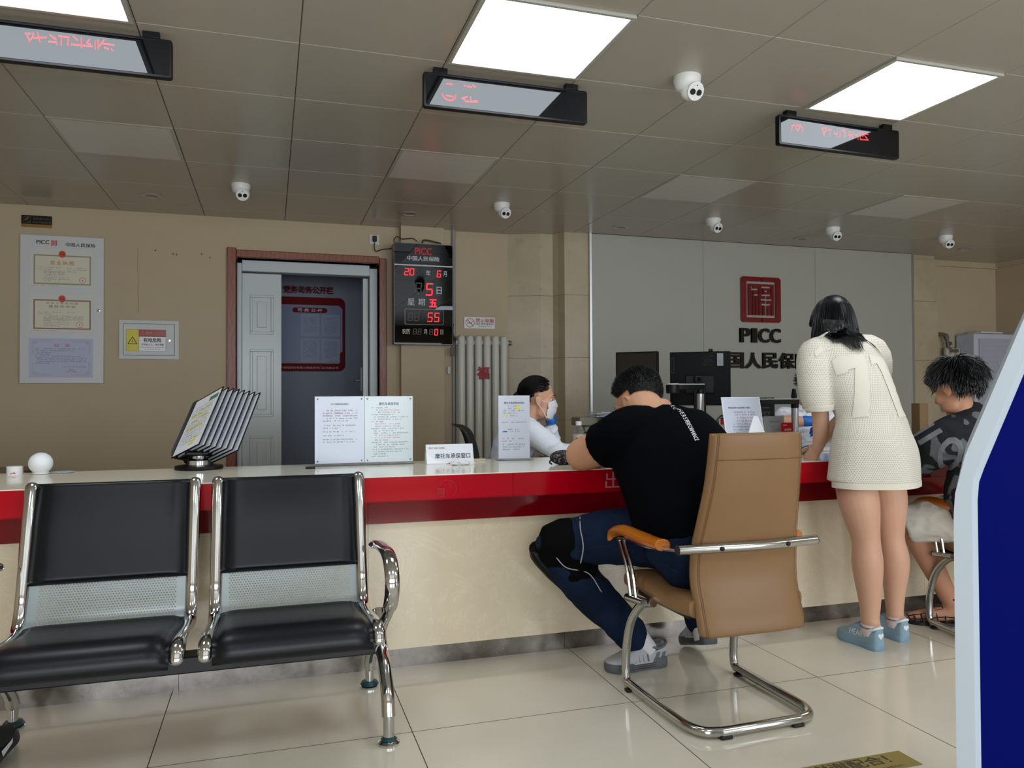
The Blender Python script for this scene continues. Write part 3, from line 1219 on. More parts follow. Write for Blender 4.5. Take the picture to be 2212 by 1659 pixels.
put_text(mb, '非专业人士，勿开电箱', 0.024, 1.515, w=0.155, h=0.016, z=0.0166, M=M0, bold=0.02)
put_text(mb, 'Electrical hazard, non-professionals,', 0.024, 1.494, w=0.165, h=0.011, z=0.0166, M=M0)
put_text(mb, 'do not open the box', 0.024, 1.479, w=0.108, h=0.010, z=0.0166, M=M0)
Mt = M0 @ Tm(-0.1155, 1.537, 0)


def tri(mb, r, w, z, M):
    a = [(r * math.cos(PI / 2 + k * 2 * PI / 3), r * math.sin(PI / 2 + k * 2 * PI / 3)) for k in range(3)]
    s = (r - w) / r
    for k in range(3):
        p, q = a[k], a[(k + 1) % 3]
        mb.flat([p, q, (q[0] * s, q[1] * s), (p[0] * s, p[1] * s)], z, M)


tri(mb, 0.04, 0.009, 0.0166, Mt)
build('label_lettering', mb, INKB, dr, world=True, sharp=0)
mb = MB()
put_text(mb, '警告', 0.0, 1.602, w=0.05, h=0.02, z=0.0166, M=M0, bold=0.02)
put_text(mb, 'WARNING', 0.067, 1.601, w=0.075, h=0.014, z=0.0166, M=M0, bold=0.01)
tri(mb, 0.02, 0.003, 0.0166, M0 @ Tm(-0.047, 1.598, 0))
mb.rect(-0.048, -0.0462, 1.594, 1.606, 0.0166, M0)
build('warning_lettering', mb, GOLD, dr, world=True, sharp=0)
mb = MB()
mb.flat([(0.002, 0.017), (-0.007, -0.002), (0, -0.001), (-0.003, -0.015), (0.007, 0.004), (0.001, 0.003)], 0.0166, Mt)
build('bolt_symbol', mb, mat('bolt_red', (190, 60, 20), rough=0.4), dr, world=True, sharp=0)

# --- socket, charger and cable for the clock
t = thing('wall_socket', 'white wall socket above the right corner of the door', 'socket', (0.827, BY, 2.416))
M0 = Tm(0.827, BY, 2.416) @ WALL
mb = MB()
mb.box(-0.042, 0.042, -0.042, 0.042, 0, 0.008, M0)
build('plate', mb, mat('socket_white', (206, 204, 196), rough=0.4), t, world=True, bevel=0.003)
t = thing('power_adapter', 'black plug and thin cable running from the wall socket to the clock', 'plug', (0.827, BY - .01, 2.41))
mb = MB()
mb.box(-0.016, 0.016, -0.02, 0.026, 0.008, 0.045, M0)
build('plug', mb, BLK, t, world=True, bevel=0.004)
mb = MB()
mb.tube(curve([(0.827, BY - .03, 2.39), (0.823, BY - .03, 2.345), (0.84, BY - .03, 2.315), (0.89, BY - .025, 2.335), (0.96, BY - .03, 2.345), (0.985, 6.30, 2.355), (0.965, 6.29, 2.385), (0.99, 6.29, 2.42), (1.04, 6.30, 2.405),
                (1.12, 6.30, 2.415), (1.16, 6.30, 2.39)], 5), 0.004, 6)
mb.tube(curve([(1.2, 6.30, 2.38), (1.22, 6.29, 2.405), (1.30, 6.29, 2.395), (1.36, 6.30, 2.385)], 5), 0.006, 6)
build('cable', mb, BLK, t, world=True)

# --- digital calendar clock
t = thing('calendar_clock', 'black digital calendar clock with red numerals on the pilaster', 'clock', (1.2, 6.3, 1.53))
CKY = 6.255
M0 = Tm(1.205, CKY, 0) @ WALL
mb = MB()
mb.prism(rrect(-0.247, 0.247, 1.535, 2.367, 0.012), -0.10, 0.0, M0)
build('case', mb, mat('clock_case', (120, 122, 126), rough=0.35, metal=0.6), t, world=True, bevel=0.003)
mb = MB()
mb.prism(rrect(-0.242, 0.242, 1.54, 2.362, 0.010), 0.0, 0.002, M0)
build('glass_face', mb, mat('clock_glass', (3, 3, 4), rough=0.015, spec=0.3), t, world=True)
mb = MB()
put_text(mb, 'PICC', -0.003, 2.303, w=0.137, h=0.056, z=0.0024, M=M0, bold=0.045)
build('red_lettering', mb, mat('clock_red', (196, 30, 42), rough=0.4), t, world=True, sharp=0)
PALE = mat('clock_pale', (198, 200, 200), rough=0.4)
mb = MB()
put_text(mb, '中国人民保险', -0.003, 2.243, w=0.268, h=0.038, z=0.0024, M=M0, bold=0.03)
mb.rect(-0.242, 0.242, 2.18, 2.191, 0.0024, M0)
put_text(mb, '年', 0.037, 2.125, w=0.038, h=0.048, z=0.0024, M=M0, bold=0.01)
put_text(mb, '月', 0.178, 2.125, w=0.03, h=0.046, z=0.0024, M=M0, bold=0.01)
put_text(mb, '日', 0.128, 1.985, w=0.042, h=0.06, z=0.0024, M=M0, bold=0.02)
put_text(mb, '星', -0.105, 1.885, w=0.058, h=0.055, z=0.0024, M=M0, bold=0.01)
put_text(mb, '期', -0.018, 1.885, w=0.055, h=0.055, z=0.0024, M=M0, bold=0.01)
put_text(mb, '农历', -0.147, 1.641, w=0.066, h=0.042, z=0.0024, M=M0, bold=0.01)
put_text(mb, '月', 0.012, 1.641, w=0.026, h=0.04, z=0.0024, M=M0, bold=0.01)
put_text(mb, '日', 0.15, 1.641, w=0.022, h=0.04, z=0.0024, M=M0, bold=0.01)
for a in (rrect(-0.157, 0.163, 1.70, 1.826, 0.008),):
    pin = [(0.9875 * (x - .003) + .003, 0.972 * (y - 1.763) + 1.763) for x, y in a]
    n = len(a)
    mb.add([(x, y, 0.0024) for x, y in a + pin], [(i, (i + 1) % n, n + (i + 1) % n, n + i) for i in range(n)], M0)
build('pale_lettering', mb, PALE, t, world=True, sharp=0)
SEGS = {'0': 'abcdef', '2': 'abged', '5': 'afgcd', '6': 'afgedc', '8': 'abcdefg', ' ': ''}
ON, OFF = MB(), MB()


def digit(ch, cx, cz, w, h):
    s = w * 0.17
    sl = 0.10
    P7 = {'a': (-w / 2 + s * .4, w / 2 - s * .4, h / 2 - s, h / 2), 'd': (-w / 2 + s * .4, w / 2 - s * .4, -h / 2, -h / 2 + s), 'g': (-w / 2 + s * .6, w / 2 - s * .6, -s / 2, s / 2),
          'f': (-w / 2, -w / 2 + s, s * .35, h / 2 - s * .4), 'b': (w / 2 - s, w / 2, s * .35, h / 2 - s * .4),
          'e': (-w / 2, -w / 2 + s, -h / 2 + s * .4, -s * .35), 'c': (w / 2 - s, w / 2, -h / 2 + s * .4, -s * .35)}
    for q, (a, b, c, dd) in P7.items():
        on = q in SEGS[ch]
        m = ON if on else OFF
        pts = [(cx + a + sl * c, cz + c), (cx + b + sl * c, cz + c), (cx + b + sl * dd, cz + dd), (cx + a + sl * dd, cz + dd)]
        m.flat(pts, 0.0026 if on else 0.0023, M0)


for ch, cx, cz, w, h in (('2', -0.142, 2.13, 0.036, 0.058), ('0', -0.098, 2.13, 0.036, 0.058), (' ', -0.052, 2.13, 0.032, 0.054), (' ', -0.01, 2.13, 0.032, 0.054),
                         (' ', 0.085, 2.125, 0.032, 0.054), ('6', 0.128, 2.122, 0.034, 0.056), (' ', -0.045, 1.995, 0.054, 0.098), ('5', 0.047, 1.992, 0.058, 0.102),
                         (' ', -0.112, 1.762, 0.04, 0.068), (' ', -0.058, 1.762, 0.04, 0.068), ('5', 0.052, 1.762, 0.042, 0.076), ('5', 0.108, 1.762, 0.042, 0.076),
                         (' ', -0.075, 1.641, 0.03, 0.048), (' ', -0.036, 1.641, 0.03, 0.048), (' ', 0.06, 1.641, 0.03, 0.048), ('0', 0.102, 1.64, 0.03, 0.052)):
    digit(ch, cx, cz, w, h)
put_text(ON, '五', 0.078, 1.878, w=0.062, h=0.062, z=0.0028, M=M0, bold=0.035)
for dz in (-0.014, 0.014):
    OFF.disc(0.004, 0.0025, 10, M0 @ Tm(-0.01, 1.762 + dz, 0))
build('lit_numerals', ON, mat('numeral_red', (255, 40, 48), rough=0.5, emit=(255, 26, 34), estr=2.4), t, world=True, sharp=0)
build('unlit_numerals', OFF, mat('numeral_off', (62, 44, 46), rough=0.4), t, world=True, sharp=0)

# --- conduit and no-smoking sign
mb = MB()
mb.tube([(1.492, 6.405, 0), (1.492, 6.405, CEIL)], 0.017, 14)
tag(build('conduit', mb, mat('conduit_grey', (150, 148, 142), rough=0.35)), 'grey vertical pipe up the wall beside the clock', 'pipe')
t = thing('no_smoking_sign', 'white no smoking plaque above the column radiator', 'sign', (1.73, BY, 1.74))
M0 = Tm(1.73, BY - 0.002, 1.744) @ WALL
mb = MB()
mb.prism(rrect(-0.14, 0.14, -0.052, 0.052, 0.004), 0, 0.004, M0)
build('plate', mb, mat('acrylic_grey', (168, 166, 160), rough=0.15), t, world=True)
mb = MB()
mb.rect(-0.135, 0.135, -0.048, 0.048, 0.0042, M0)
build('white_field', mb, mat('plaque_white', (216, 214, 208), rough=0.3), t, world=True)
mb = MB()
put_text(mb, '禁止吸烟', 0.045, 0.022, w=0.158, h=0.036, z=0.0046, M=M0, bold=0.03)
mb.ring2d(0.034, 0.039, 0.0046, 32, M=M0 @ Tm(-0.085, 0, 0))
mb.rect(-0.035, 0.035, -0.003, 0.003, 0.0048, M0 @ Tm(-0.085, 0, 0) @ Rm(0, 0, -45))
build('red_print', mb, mat('plaque_red', (168, 28, 34), rough=0.4), t, world=True, sharp=0)
mb = MB()
put_text(mb, 'NO SMOKING', 0.045, -0.009, w=0.158, h=0.015, z=0.0046, M=M0, bold=0.02)
put_text(mb, '举报电话 12345', 0.05, -0.029, w=0.115, h=0.011, z=0.0046, M=M0)
mb.rect(-0.108, -0.066, -0.006, 0.001, 0.0044, M0)
mb.tube([M0 @ Vector((-0.07, 0.004, 0.0044)), M0 @ Vector((-0.063, 0.012, 0.0044)), M0 @ Vector((-0.07, 0.02, 0.0044))], 0.0012, 5)
build('black_print', mb, INKB, t, world=True, sharp=0)

# --- column radiator
t = thing('column_radiator', 'tall white six column radiator with a red character on it', 'radiator', (1.72, 6.36, 0.2))
RADM = mat('radiator_white', (206, 204, 194), rough=0.28)
for i in range(6):
    cx = 1.532 + i * 0.0745
    mb = MB()
    for yy in (6.30, 6.37):
        mb.tube([(cx, yy, 0.16), (cx, yy, 1.595)], (0.031), 16, cap='round')
    build('column', mb, RADM, t, world=True)
for z in (1.565, 0.2):
    mb = MB()
    mb.tube([(1.49, 6.335, z), (1.95, 6.335, z)], 0.024, 12)
    build('header', mb, RADM, t, world=True)
mb = MB()
mb.lathe([(0.0, 0), (0.02, 0), (0.02, 0.03), (0, 0.03)], 12, Tm(1.95, 6.335, 1.565) @ Rm(0, 90, 0))
build('end_cap', mb, mat('dull_metal', (120, 116, 108), rough=0.4, metal=0.7), t, world=True)
mb = MB()
put_text(mb, '福', 1.7105, 1.305, w=0.10, h=0.10, z=0.0, M=Tm(0, 6.262, 0) @ WALL, bold=0.05, depth=0.006)
build('red_character', mb, mat('fu_red', (150, 22, 26), rough=0.5), t, world=True, sharp=0)
mb = MB()
mb.tube(curve([(1.465, 6.33, 1.72), (1.458, 6.33, 1.66), (1.47, 6.33, 1.61), (1.50, 6.33, 1.57)], 6), 0.012, 8)
mb.box(1.45, 1.475, 6.32, 6.345, 1.45, 1.52)
tag(build('radiator_valve', mb, mat('valve_dark', (46, 42, 40), rough=0.4)), 'dark valve and pipe end at the upper left of the radiator', 'valve')
mb = MB()
mb.box(1.432, 1.462, 6.39, 6.42, 1.30, 1.36)
tag(build('junction_box', mb, mat('jbox', (190, 186, 176), rough=0.4), bevel=0.003), 'tiny beige box on the wall left of the radiator', 'box')

# --- emblem and lettering on the logo wall
M0 = Tm(0, 6.2, 0) @ WALL
t = thing('wall_emblem', 'large red square seal emblem on the grey logo wall', 'emblem', (4.386, 6.2, 1.8))
LACQ = mat('lacquer_red', (116, 8, 20), rough=0.06, coat=0.5)
mb = MB()
seal(mb, 4.386, 2.0, 0.425, 0.425, 0.004, 0.028, M0)
build('seal', mb, LACQ, t, world=True, sharp=0)
LACB = mat('lacquer_black', (10, 10, 11), rough=0.08)
t = thing('wall_lettering', 'black raised company letters under the red emblem', 'lettering', (4.386, 6.2, 1.38))
for i, (ch, cx) in enumerate((('P', 4.212), ('I', 4.31), ('C', 4.415), ('C', 4.54))):
    mb = MB()
    put_text(mb, ch, cx, 1.665, w={'P': 0.095, 'I': 0.035, 'C': 0.105}[ch], h=0.128, z=0.003, M=M0, bold=0.04, depth=0.024)
    build('letter', mb, LACB, t, world=True, sharp=0)
for i, ch in enumerate('中国人民保险'):
    mb = MB()
    put_text(mb, ch, 3.922 + i * 0.186, 1.431, w=0.158, h=0.142, z=0.003, M=M0, bold=0.05, depth=0.02)
    build('letter', mb, LACB, t, world=True, sharp=0)

# --- alcove on the right: water pipe, small radiator, cabinet
PIPE = mat('painted_pipe', (96, 92, 84), rough=0.4)
mb = MB()
mb.tube(curve([(6.540, 6.360, 1.734), (6.644, 6.360, 1.736), (6.730, 6.360, 1.737), (6.773, 6.360, 1.719), (6.796, 6.360, 1.651), (6.814, 6.360, 1.593), (6.857, 6.360, 1.564), (6.925, 6.360, 1.565)], 6), 0.019, 12)
mb.tube([(6.767, 6.360, 1.733), (6.785, 6.360, 1.690)], 0.026, 12)
mb.tube([(6.802, 6.360, 1.632), (6.820, 6.330, 1.645)], 0.017, 10)
tag(build('water_pipe', mb, PIPE), 'bent grey water pipe on the alcove wall at the right', 'pipe')
t = thing('wall_radiator', 'small cream radiator low in the alcove behind the seated young man', 'radiator', (6.9, 6.38, 0.9))
for i in range(5):
    mb = MB()
    mb.tube([(6.80 + i * .07, 6.38, 0.95), (6.80 + i * .07, 6.38, 1.575)], 0.03, 12, cap='round')
    build('column', mb, mat('radiator_cream', (176, 168, 148), rough=0.35), t, world=True)
t = thing('tall_cabinet', 'pale grey cabinet with slatted door in the right alcove', 'cabinet', (7.25, 6.2, 0))
CAB = mat('cabinet_grey', (196, 198, 208), rough=0.35)
mb = MB()
mb.box(6.98, 7.54, 6.2, 6.43, 0, 1.74)
build('body', mb, CAB, t, world=True, bevel=0.012)
mb = MB()
mb.box(7.035, 7.535, 6.186, 6.198, 0.06, 1.685)
for k in range(14):
    mb.box(7.06, 7.51, 6.182, 6.187, 0.9 + k * 0.055, 0.9 + k * 0.055 + 0.045)
dd = build('door', mb, mat('cabinet_door', (176, 178, 192), rough=0.4), t, world=True, bevel=0.003)
mb = MB()
mb.box(7.27, 7.40, 6.175, 6.182, 1.435, 1.447)
build('handle', mb, PALE, dd, world=True)
mb = MB()
mb.box(7.1, 7.4, 6.22, 6.4, 1.745, 1.765)
tag(build('folded_cloth', mb, mat('cloth_white', (206, 206, 206), rough=0.8), bevel=0.008), 'folded white cloth lying on the grey cabinet', 'cloth')

# ================================================================= service counter
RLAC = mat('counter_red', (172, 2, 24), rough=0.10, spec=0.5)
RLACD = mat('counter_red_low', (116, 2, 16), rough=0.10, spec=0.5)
TOPM = mat('counter_top', (228, 222, 204), rough=0.10, spec=0.5)
STEEL = mat('kick_steel', (180, 174, 168), rough=0.30, metal=0.9)
_g = NT(STEEL)
_c = _g.mix(_g.ramp(_g.noise(6, 6, 0.65), [(0.35, (0, 0, 0)), (0.7, (1, 1, 1))]), lin((112, 106, 101)), lin((164, 158, 152)))
_g.L(_c, _g.b.inputs['Base Color'])
_g.L(_g.ramp(_g.noise(11, 5, 0.6), [(0.3, (.14, .14, .14)), (0.7, (.34, .34, .34))]), _g.b.inputs['Roughness'])
CX0, CX1 = -3.2, 5.6
t = thing('service_counter', 'long service counter with cream top, red bands and cream marble front', 'counter', (1.2, 3.3, 0))
mb = MB()
mb.box(CX0, CX1, 2.998, 3.66, 0.7955, 0.80)
mb.box(CX0, CX1, 3.05, 3.655, 0.775, 0.7955)
build('worktop', mb, TOPM, t, world=True, bevel=0.002)
mb = MB()
xs = [CX0, -1.05, 0.943, 2.95, CX1]
for a, b in zip(xs[:-1], xs[1:]):
    mb.box(a + .0008, b - .0008, 3.0, 3.05, 0.702, 0.7953)
mb.box(CX0, CX1, 3.0, 3.16, 0.700, 0.703)
fas = build('red_fascia', mb, RLAC, t, world=True)
mb = MB()
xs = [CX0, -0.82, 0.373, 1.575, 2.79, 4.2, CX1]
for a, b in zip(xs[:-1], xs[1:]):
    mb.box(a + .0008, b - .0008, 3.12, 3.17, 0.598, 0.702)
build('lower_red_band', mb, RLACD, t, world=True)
mb = MB()
xs = [CX0, -0.82, 0.378, 1.58, 3.205, 4.4, CX1]
for a, b in zip(xs[:-1], xs[1:]):
    mb.box(a + .0007, b - .0007, 3.16, 3.20, 0.078, 0.60)
mb.box(CX0, CX1, 3.168, 3.22, 0.078, 0.70)
build('marble_front', mb, CREAM, t, world=True)
mb = MB()
for a, b in ((CX0, -0.33), (-0.3285, 1.23), (1.2315, 3.03), (3.0315, CX1)):
    mb.box(a, b, 3.172, 3.24, 0.0, 0.078)
build('kick_plate', mb, STEEL, t, world=True)
mb = MB()
mb.box(CX0, CX1, 3.60, 3.64, 0.0, 0.778)
build('back_board', mb, mat('counter_back', (150, 120, 92), rough=0.5), t, world=True)
MF = Tm(0, 3.0, 0) @ WALL
mb = MB()
put_text(mb, '出单', 1.437, 0.750, w=0.17, h=0.072, z=0.0006, M=MF)
build('counter_lettering', mb, mat('counter_letter', (196, 126, 132), rough=0.3), fas, world=True, sharp=0)
mb = MB()
Mk = MF @ Tm(0.672, 0.742, 0.0006)
mb.ring2d(0.034, 0.0355, 0, 30, -60, 160, M=Mk)
mb.flat([(0.006, 0.022), (0.0075, 0.022), (0.012, 0.005), (0.0105, 0.005)], 0, Mk)
mb.flat([(0.012, 0.005), (0.0105, 0.005), (0.018, 0.024), (0.0195, 0.024)], 0, Mk)
put_text(mb, '限', 0.672 - .026, 0.728, w=0.03, h=0.036, z=0.0006, M=MF)
build('counter_icon', mb, mat('icon_red', (140, 8, 22), rough=0.3), fas, world=True, sharp=0)

# --- staff work desk behind the counter
t = thing('work_desk', 'staff work desk running behind the service counter', 'desk', (2.5, 3.98, 0))
mb = MB()
mb.box(1.56, 5.0, 3.665, 4.43, 0.722, 0.75)
mb.box(1.3, 1.57, 3.665, 4.02, 0.722, 0.75)
build('desk_top', mb, mat('desk_top', (188, 180, 164), rough=0.3), t, world=True, bevel=0.003)
for x in (1.60, 2.6, 3.8, 4.97):
    mb = MB()
    mb.box(x - .012, x + .012, 3.68, 4.2, 0, 0.722)
    build('side_panel', mb, mat('desk_side', (150, 142, 128), rough=0.4), t, world=True)

# dark red wooden cabinet behind the counter at the far left
t = thing('wooden_cabinet', 'dark red wooden low cabinet behind the left end of the counter', 'cabinet', (-1.9, 5.6, 0))
DW = mat('dark_red_wood', (74, 18, 16), rough=0.25)
mb = MB()
mb.box(-2.9, -1.46, 5.2, 5.75, 0, 0.62)
build('body', mb, DW, t, world=True, bevel=0.004)
mb = MB()
mb.box(-2.92, -1.44, 5.17, 5.77, 0.62, 0.665)
build('cabinet_top', mb, DW, t, world=True, bevel=0.008)
for x0, x1 in ((-2.86, -2.2), (-2.17, -1.5)):
    mb = MB()
    mb.box(x0, x1, 5.185, 5.2, 0.42, 0.60)
    dr = build('drawer', mb, DW, t, world=True, bevel=0.006)
    mb = MB()
    mb.box((x0 + x1) / 2 - .06, (x0 + x1) / 2 + .06, 5.172, 5.186, 0.52, 0.535)
    build('handle', mb, CHR, dr, world=True)

# ================================================================= waiting bench, two seats on one beam
LEATHER = mat('black_leather', (12, 14, 19), rough=0.36, spec=0.35, bump=(240, 0.18, 0.0006))
BEAM = mat('beam_black', (14, 14, 15), rough=0.4)
CHROME = mat('bench_chrome', (205, 205, 205), rough=0.10, metal=1.0)
PERF = mat('perforated_steel', (150, 158, 158), rough=0.28, metal=0.35)


def perf_material():
    g = NT(PERF)
    x, y, z = g.xyz()[0:3]
    p = 0.0088
    u = g.math('DIVIDE', x, p)
    v = g.math('DIVIDE', z, p * 0.866)
    row = g.math('FLOOR', v)
    odd = g.math('MULTIPLY', g.math('MODULO', g.math('ABSOLUTE', row), 2.0), 0.5)
    fu = g.math('SUBTRACT', g.math('FRACT', g.math('ADD', g.math('ADD', u, odd), 50.0)), 0.5)
    fv = g.math('MULTIPLY', g.math('SUBTRACT', g.math('SUBTRACT', v, row), 0.5), 0.866)
    d = g.math('SQRT', g.math('ADD', g.math('MULTIPLY', fu, fu), g.math('MULTIPLY', fv, fv)))
    hole = g.math('LESS_THAN', d, 0.29)
    inx = g.math('LESS_THAN', g.math('ABSOLUTE', x), 0.205)
    a = g.math('SUBTRACT', 1.0, g.math('MULTIPLY', hole, inx))
    g.L(a, g.b.inputs['Alpha'])


perf_material()


def profile_sheet(mb, prof, x0, x1, th, xn=1, bow=0.0):
    """sheet following a side profile [(y, z)...], thickness th towards the back"""
    P = [Vector((0, y, z)) for y, z in prof]
    n = len(P)
    nor = []
    for i in range(n):
        tg = (P[min(i + 1, n - 1)] - P[max(i - 1, 0)]).normalized()
        nor.append(Vector((0, tg.z, -tg.y)))
    vs = []
    for s in range(2):
        for i in range(n):
            for k in range(xn + 1):
                x = x0 + (x1 - x0) * k / xn
                q = P[i] + nor[i] * (-th * s)
                vs.append((x, q.y, q.z))
    w = xn + 1
    fs = []
    for i in range(n - 1):
        for k in range(xn):
            a = i * w + k
            fs.append((a, a + 1, a + w + 1, a + w))
            b = n * w + a
            fs.append((b, b + w, b + w + 1, b + 1))
    for i in range(n - 1):
        a = i * w; b = n * w + a
        fs.append((a, a + w, b + w, b))
        a += xn; b += xn
        fs.append((a, b, b + w, a + w))
    for i in (0, n - 1):
        for k in range(xn):
            a = i * w + k; b = n * w + a
            fs.append((a, b, b + 1, a + 1) if i == 0 else (a, a + 1, b + 1, b))
    mb.add(vs, fs)


def cushion(mb, prof, x0, x1, th):
    """padded cushion lofted along a side profile (front face bulges out by th)"""
    P = [Vector((0, y, z)) for y, z in curve([(0, y, z) for y, z in prof], 6) and [(q.y, q.z) for q in curve([(0, y, z) for y, z in prof], 6)]]
    n = len(P)
    xs = [x0 + (x1 - x0) * k / 16 for k in range(17)]
    front, back = [], []
    for i in range(n):
        tg = (P[min(i + 1, n - 1)] - P[max(i - 1, 0)]).normalized()
        nr = Vector((0, tg.z, -tg.y))
        ti = i / (n - 1)
        ei = min(1, min(ti, 1 - ti) / 0.14)
        ei = math.sqrt(max(0.0, 1 - (1 - ei) ** 2))
        for k, x in enumerate(xs):
            tk = k / 16
            ek = min(1, min(tk, 1 - tk) / 0.13)
            ek = math.sqrt(max(0.0, 1 - (1 - ek) ** 2))
            puff = th * (0.28 + 0.72 * ei * ek)
            q = P[i] + nr * puff
            front.append((x, q.y, q.z))
            q = P[i]
            back.append((x, q.y, q.z))
    w = 17
    o = len(front)
    vs = front + back
    fs = []
    for i in range(n - 1):
        for k in range(w - 1):
            a = i * w + k
            fs.append((a, a + 1, a + w + 1, a + w))
            fs.append((o + a, o + a + w, o + a + w + 1, o + a + 1))
        fs.append((i * w, i * w + w, o + i * w + w, o + i * w))
        a = i * w + w - 1
        fs.append((a, o + a, o + a + w, a + w))
    for k in range(w - 1):
        fs.append((k, o + k, o + k + 1, k + 1))
        a = (n - 1) * w + k
        fs.append((a, a + 1, o + a + 1, o + a))
    mb.add(vs, fs)


# side profile of one seat, from the top of the back down and forward: (y, z)
BPROF = [(2.955, 0.812), (2.945, 0.80), (2.915, 0.72), (2.885, 0.62), (2.855, 0.52), (2.825, 0.43), (2.80, 0.385), (2.76, 0.363), (2.70, 0.362),
         (2.60, 0.374), (2.50, 0.388), (2.42, 0.395), (2.385, 0.385), (2.372, 0.362)]
BSM = [(q.y, q.z) for q in curve([(0, y, z) for y, z in BPROF], 5)]
bench = thing('waiting_bench', 'chrome waiting bench with two black padded seats in the left foreground', 'bench', (-0.22, 2.7, 0))
for sx0, sx1 in ((-0.765, -0.248), (-0.182, 0.322)):
    cx = (sx0 + sx1) / 2
    mb = MB()
    profile_sheet(mb, BSM, sx0 + .02 - cx, sx1 - .02 - cx, 0.004, 1)
    o = build('perforated_shell', mb, PERF, bench, sharp=60)
    o.location = (cx - bench.location.x, -bench.location.y, 0)
    mb = MB()
    cushion(mb, [(2.957, 0.818), (2.947, 0.79), (2.915, 0.71), (2.885, 0.615), (2.856, 0.53), (2.846, 0.502)], sx0 + .022, sx1 - .022, 0.030)
    build('back_cushion', mb, LEATHER, bench, world=True, sharp=60)
    mb = MB()
    cushion(mb, [(2.79, 0.372), (2.74, 0.362), (2.68, 0.364), (2.58, 0.378), (2.48, 0.392), (2.41, 0.397), (2.375, 0.382), (2.362, 0.345)], sx0 + .024, sx1 - .024, 0.032)
    build('seat_cushion', mb, LEATHER, bench, world=True, sharp=60)
    for x in (sx0 + .005, sx1 - .005):
        mb = MB()
        pts = [(x, y - 0.004 if z > .45 else y, z + (0.006 if z < .45 else 0)) for y, z in BSM]
        mb.tube(pts, (0.0155, 0.020), 12, cap='round', up=(1, 0, 0), tw=0)
        build('side_rail', mb, CHROME, bench, world=True)
mb = MB()
mb.box(-0.80, 0.345, 2.655, 2.735, 0.232, 0.285)
build('beam', mb, BEAM, bench, world=True, bevel=0.005)
for x in (-0.735, -0.28, -0.15, 0.29):
    mb = MB()
    mb.prism([(2.60, 0.372), (2.80, 0.358), (2.74, 0.28), (2.65, 0.28)], -0.018, 0.018, Tm(x, 0, 0) @ Matrix(((0, 0, 1, 0), (1, 0, 0, 0), (0, 1, 0, 0), (0, 0, 0, 1))))
    build('seat_bracket', mb, BEAM, bench, world=True, bevel=0.003)
TEAL = mat('torn_teal_film', (22, 62, 70), rough=0.4)
for x, s in ((0.362, 1), (-0.822, -1)):
    mb = MB()
    mb.tube(curve([(x, 2.74, 0.36), (x, 2.655, 0.25), (x, 2.58, 0.215), (x, 2.515, 0.15), (x, 2.488, 0.085)], 6), 0.022, 14)
    mb.tube([(x, 2.486, 0.095), (x, 2.486, 0.014)], 0.018, 14)
    l = build('leg', mb, CHROME, bench, world=True)
    mb = MB()
    mb.lathe([(0.0, 0.0), (0.034, 0.0), (0.035, 0.008), (0.022, 0.018), (0.012, 0.022), (0.0, 0.022)], 24, Tm(x, 2.484, 0))
    build('glide', mb, CHROME, l, world=True)
    mb = MB()
    mb.lathe([(0.012, 0.021), (0.023, 0.019), (0.027, 0.017), (0.02, 0.024), (0.012, 0.03)], 9, Tm(x, 2.484, 0))
    build('torn_film', mb, TEAL, l, world=True)
    mb = MB()
    mb.tube(curve([(x, 2.64, 0.25), (x, 2.75, 0.235), (x, 2.86, 0.20), (x, 2.95, 0.13), (x, 2.985, 0.08)], 6), 0.022, 14)
    mb.tube([(x, 2.986, 0.09), (x, 2.986, 0.014)], 0.016, 14)
    l = build('leg', mb, CHROME, bench, world=True)
    mb = MB()
    mb.lathe([(0.0, 0.0), (0.034, 0.0), (0.035, 0.008), (0.022, 0.016), (0.0, 0.02)], 24, Tm(x, 2.99, 0))
    build('glide', mb, CHROME, l, world=True)
    mb = MB()
    mb.lathe([(0.014, 0.018), (0.032, 0.012), (0.036, 0.014), (0.028, 0.026), (0.014, 0.03)], 9, Tm(x, 2.99, 0))
    build('torn_film', mb, TEAL, l, world=True)
    ax = x + 0.008 * s
    mb = MB()
    pts = curve([(ax - .012 * s, 2.80, 0.578), (ax, 2.755, 0.583), (ax, 2.66, 0.590), (ax, 2.555, 0.592), (ax, 2.49, 0.572), (ax, 2.458, 0.52), (ax, 2.478, 0.46), (ax, 2.55, 0.40), (ax - .004 * s, 2.63, 0.345), (ax - .01 * s, 2.68, 0.29)], 7)
    n = len(pts)
    rad = [(0.0155, 0.024) if i < n * 0.72 else (0.016, 0.018) for i in range(n)]
    mb.tube(pts, rad, 14, cap='round', up=(1, 0, 0))
    build('armrest', mb, CHROME, bench, world=True)

# ================================================================= tan visitor chairs
TAN = mat('tan_leather', (137, 103, 68), rough=0.42, spec=0.45, bump=(260, 0.2, 0.0006), var=(7, 0.05))
TAND = mat('tan_stitch', (116, 78, 42), rough=0.7)
ARMW = mat('orange_wood', (186, 104, 24), rough=0.22, coat=0.4)
CHF = mat('chair_chrome', (190, 190, 188), rough=0.16, metal=1.0)
CAPB = mat('black_cap', (12, 12, 12), rough=0.5)


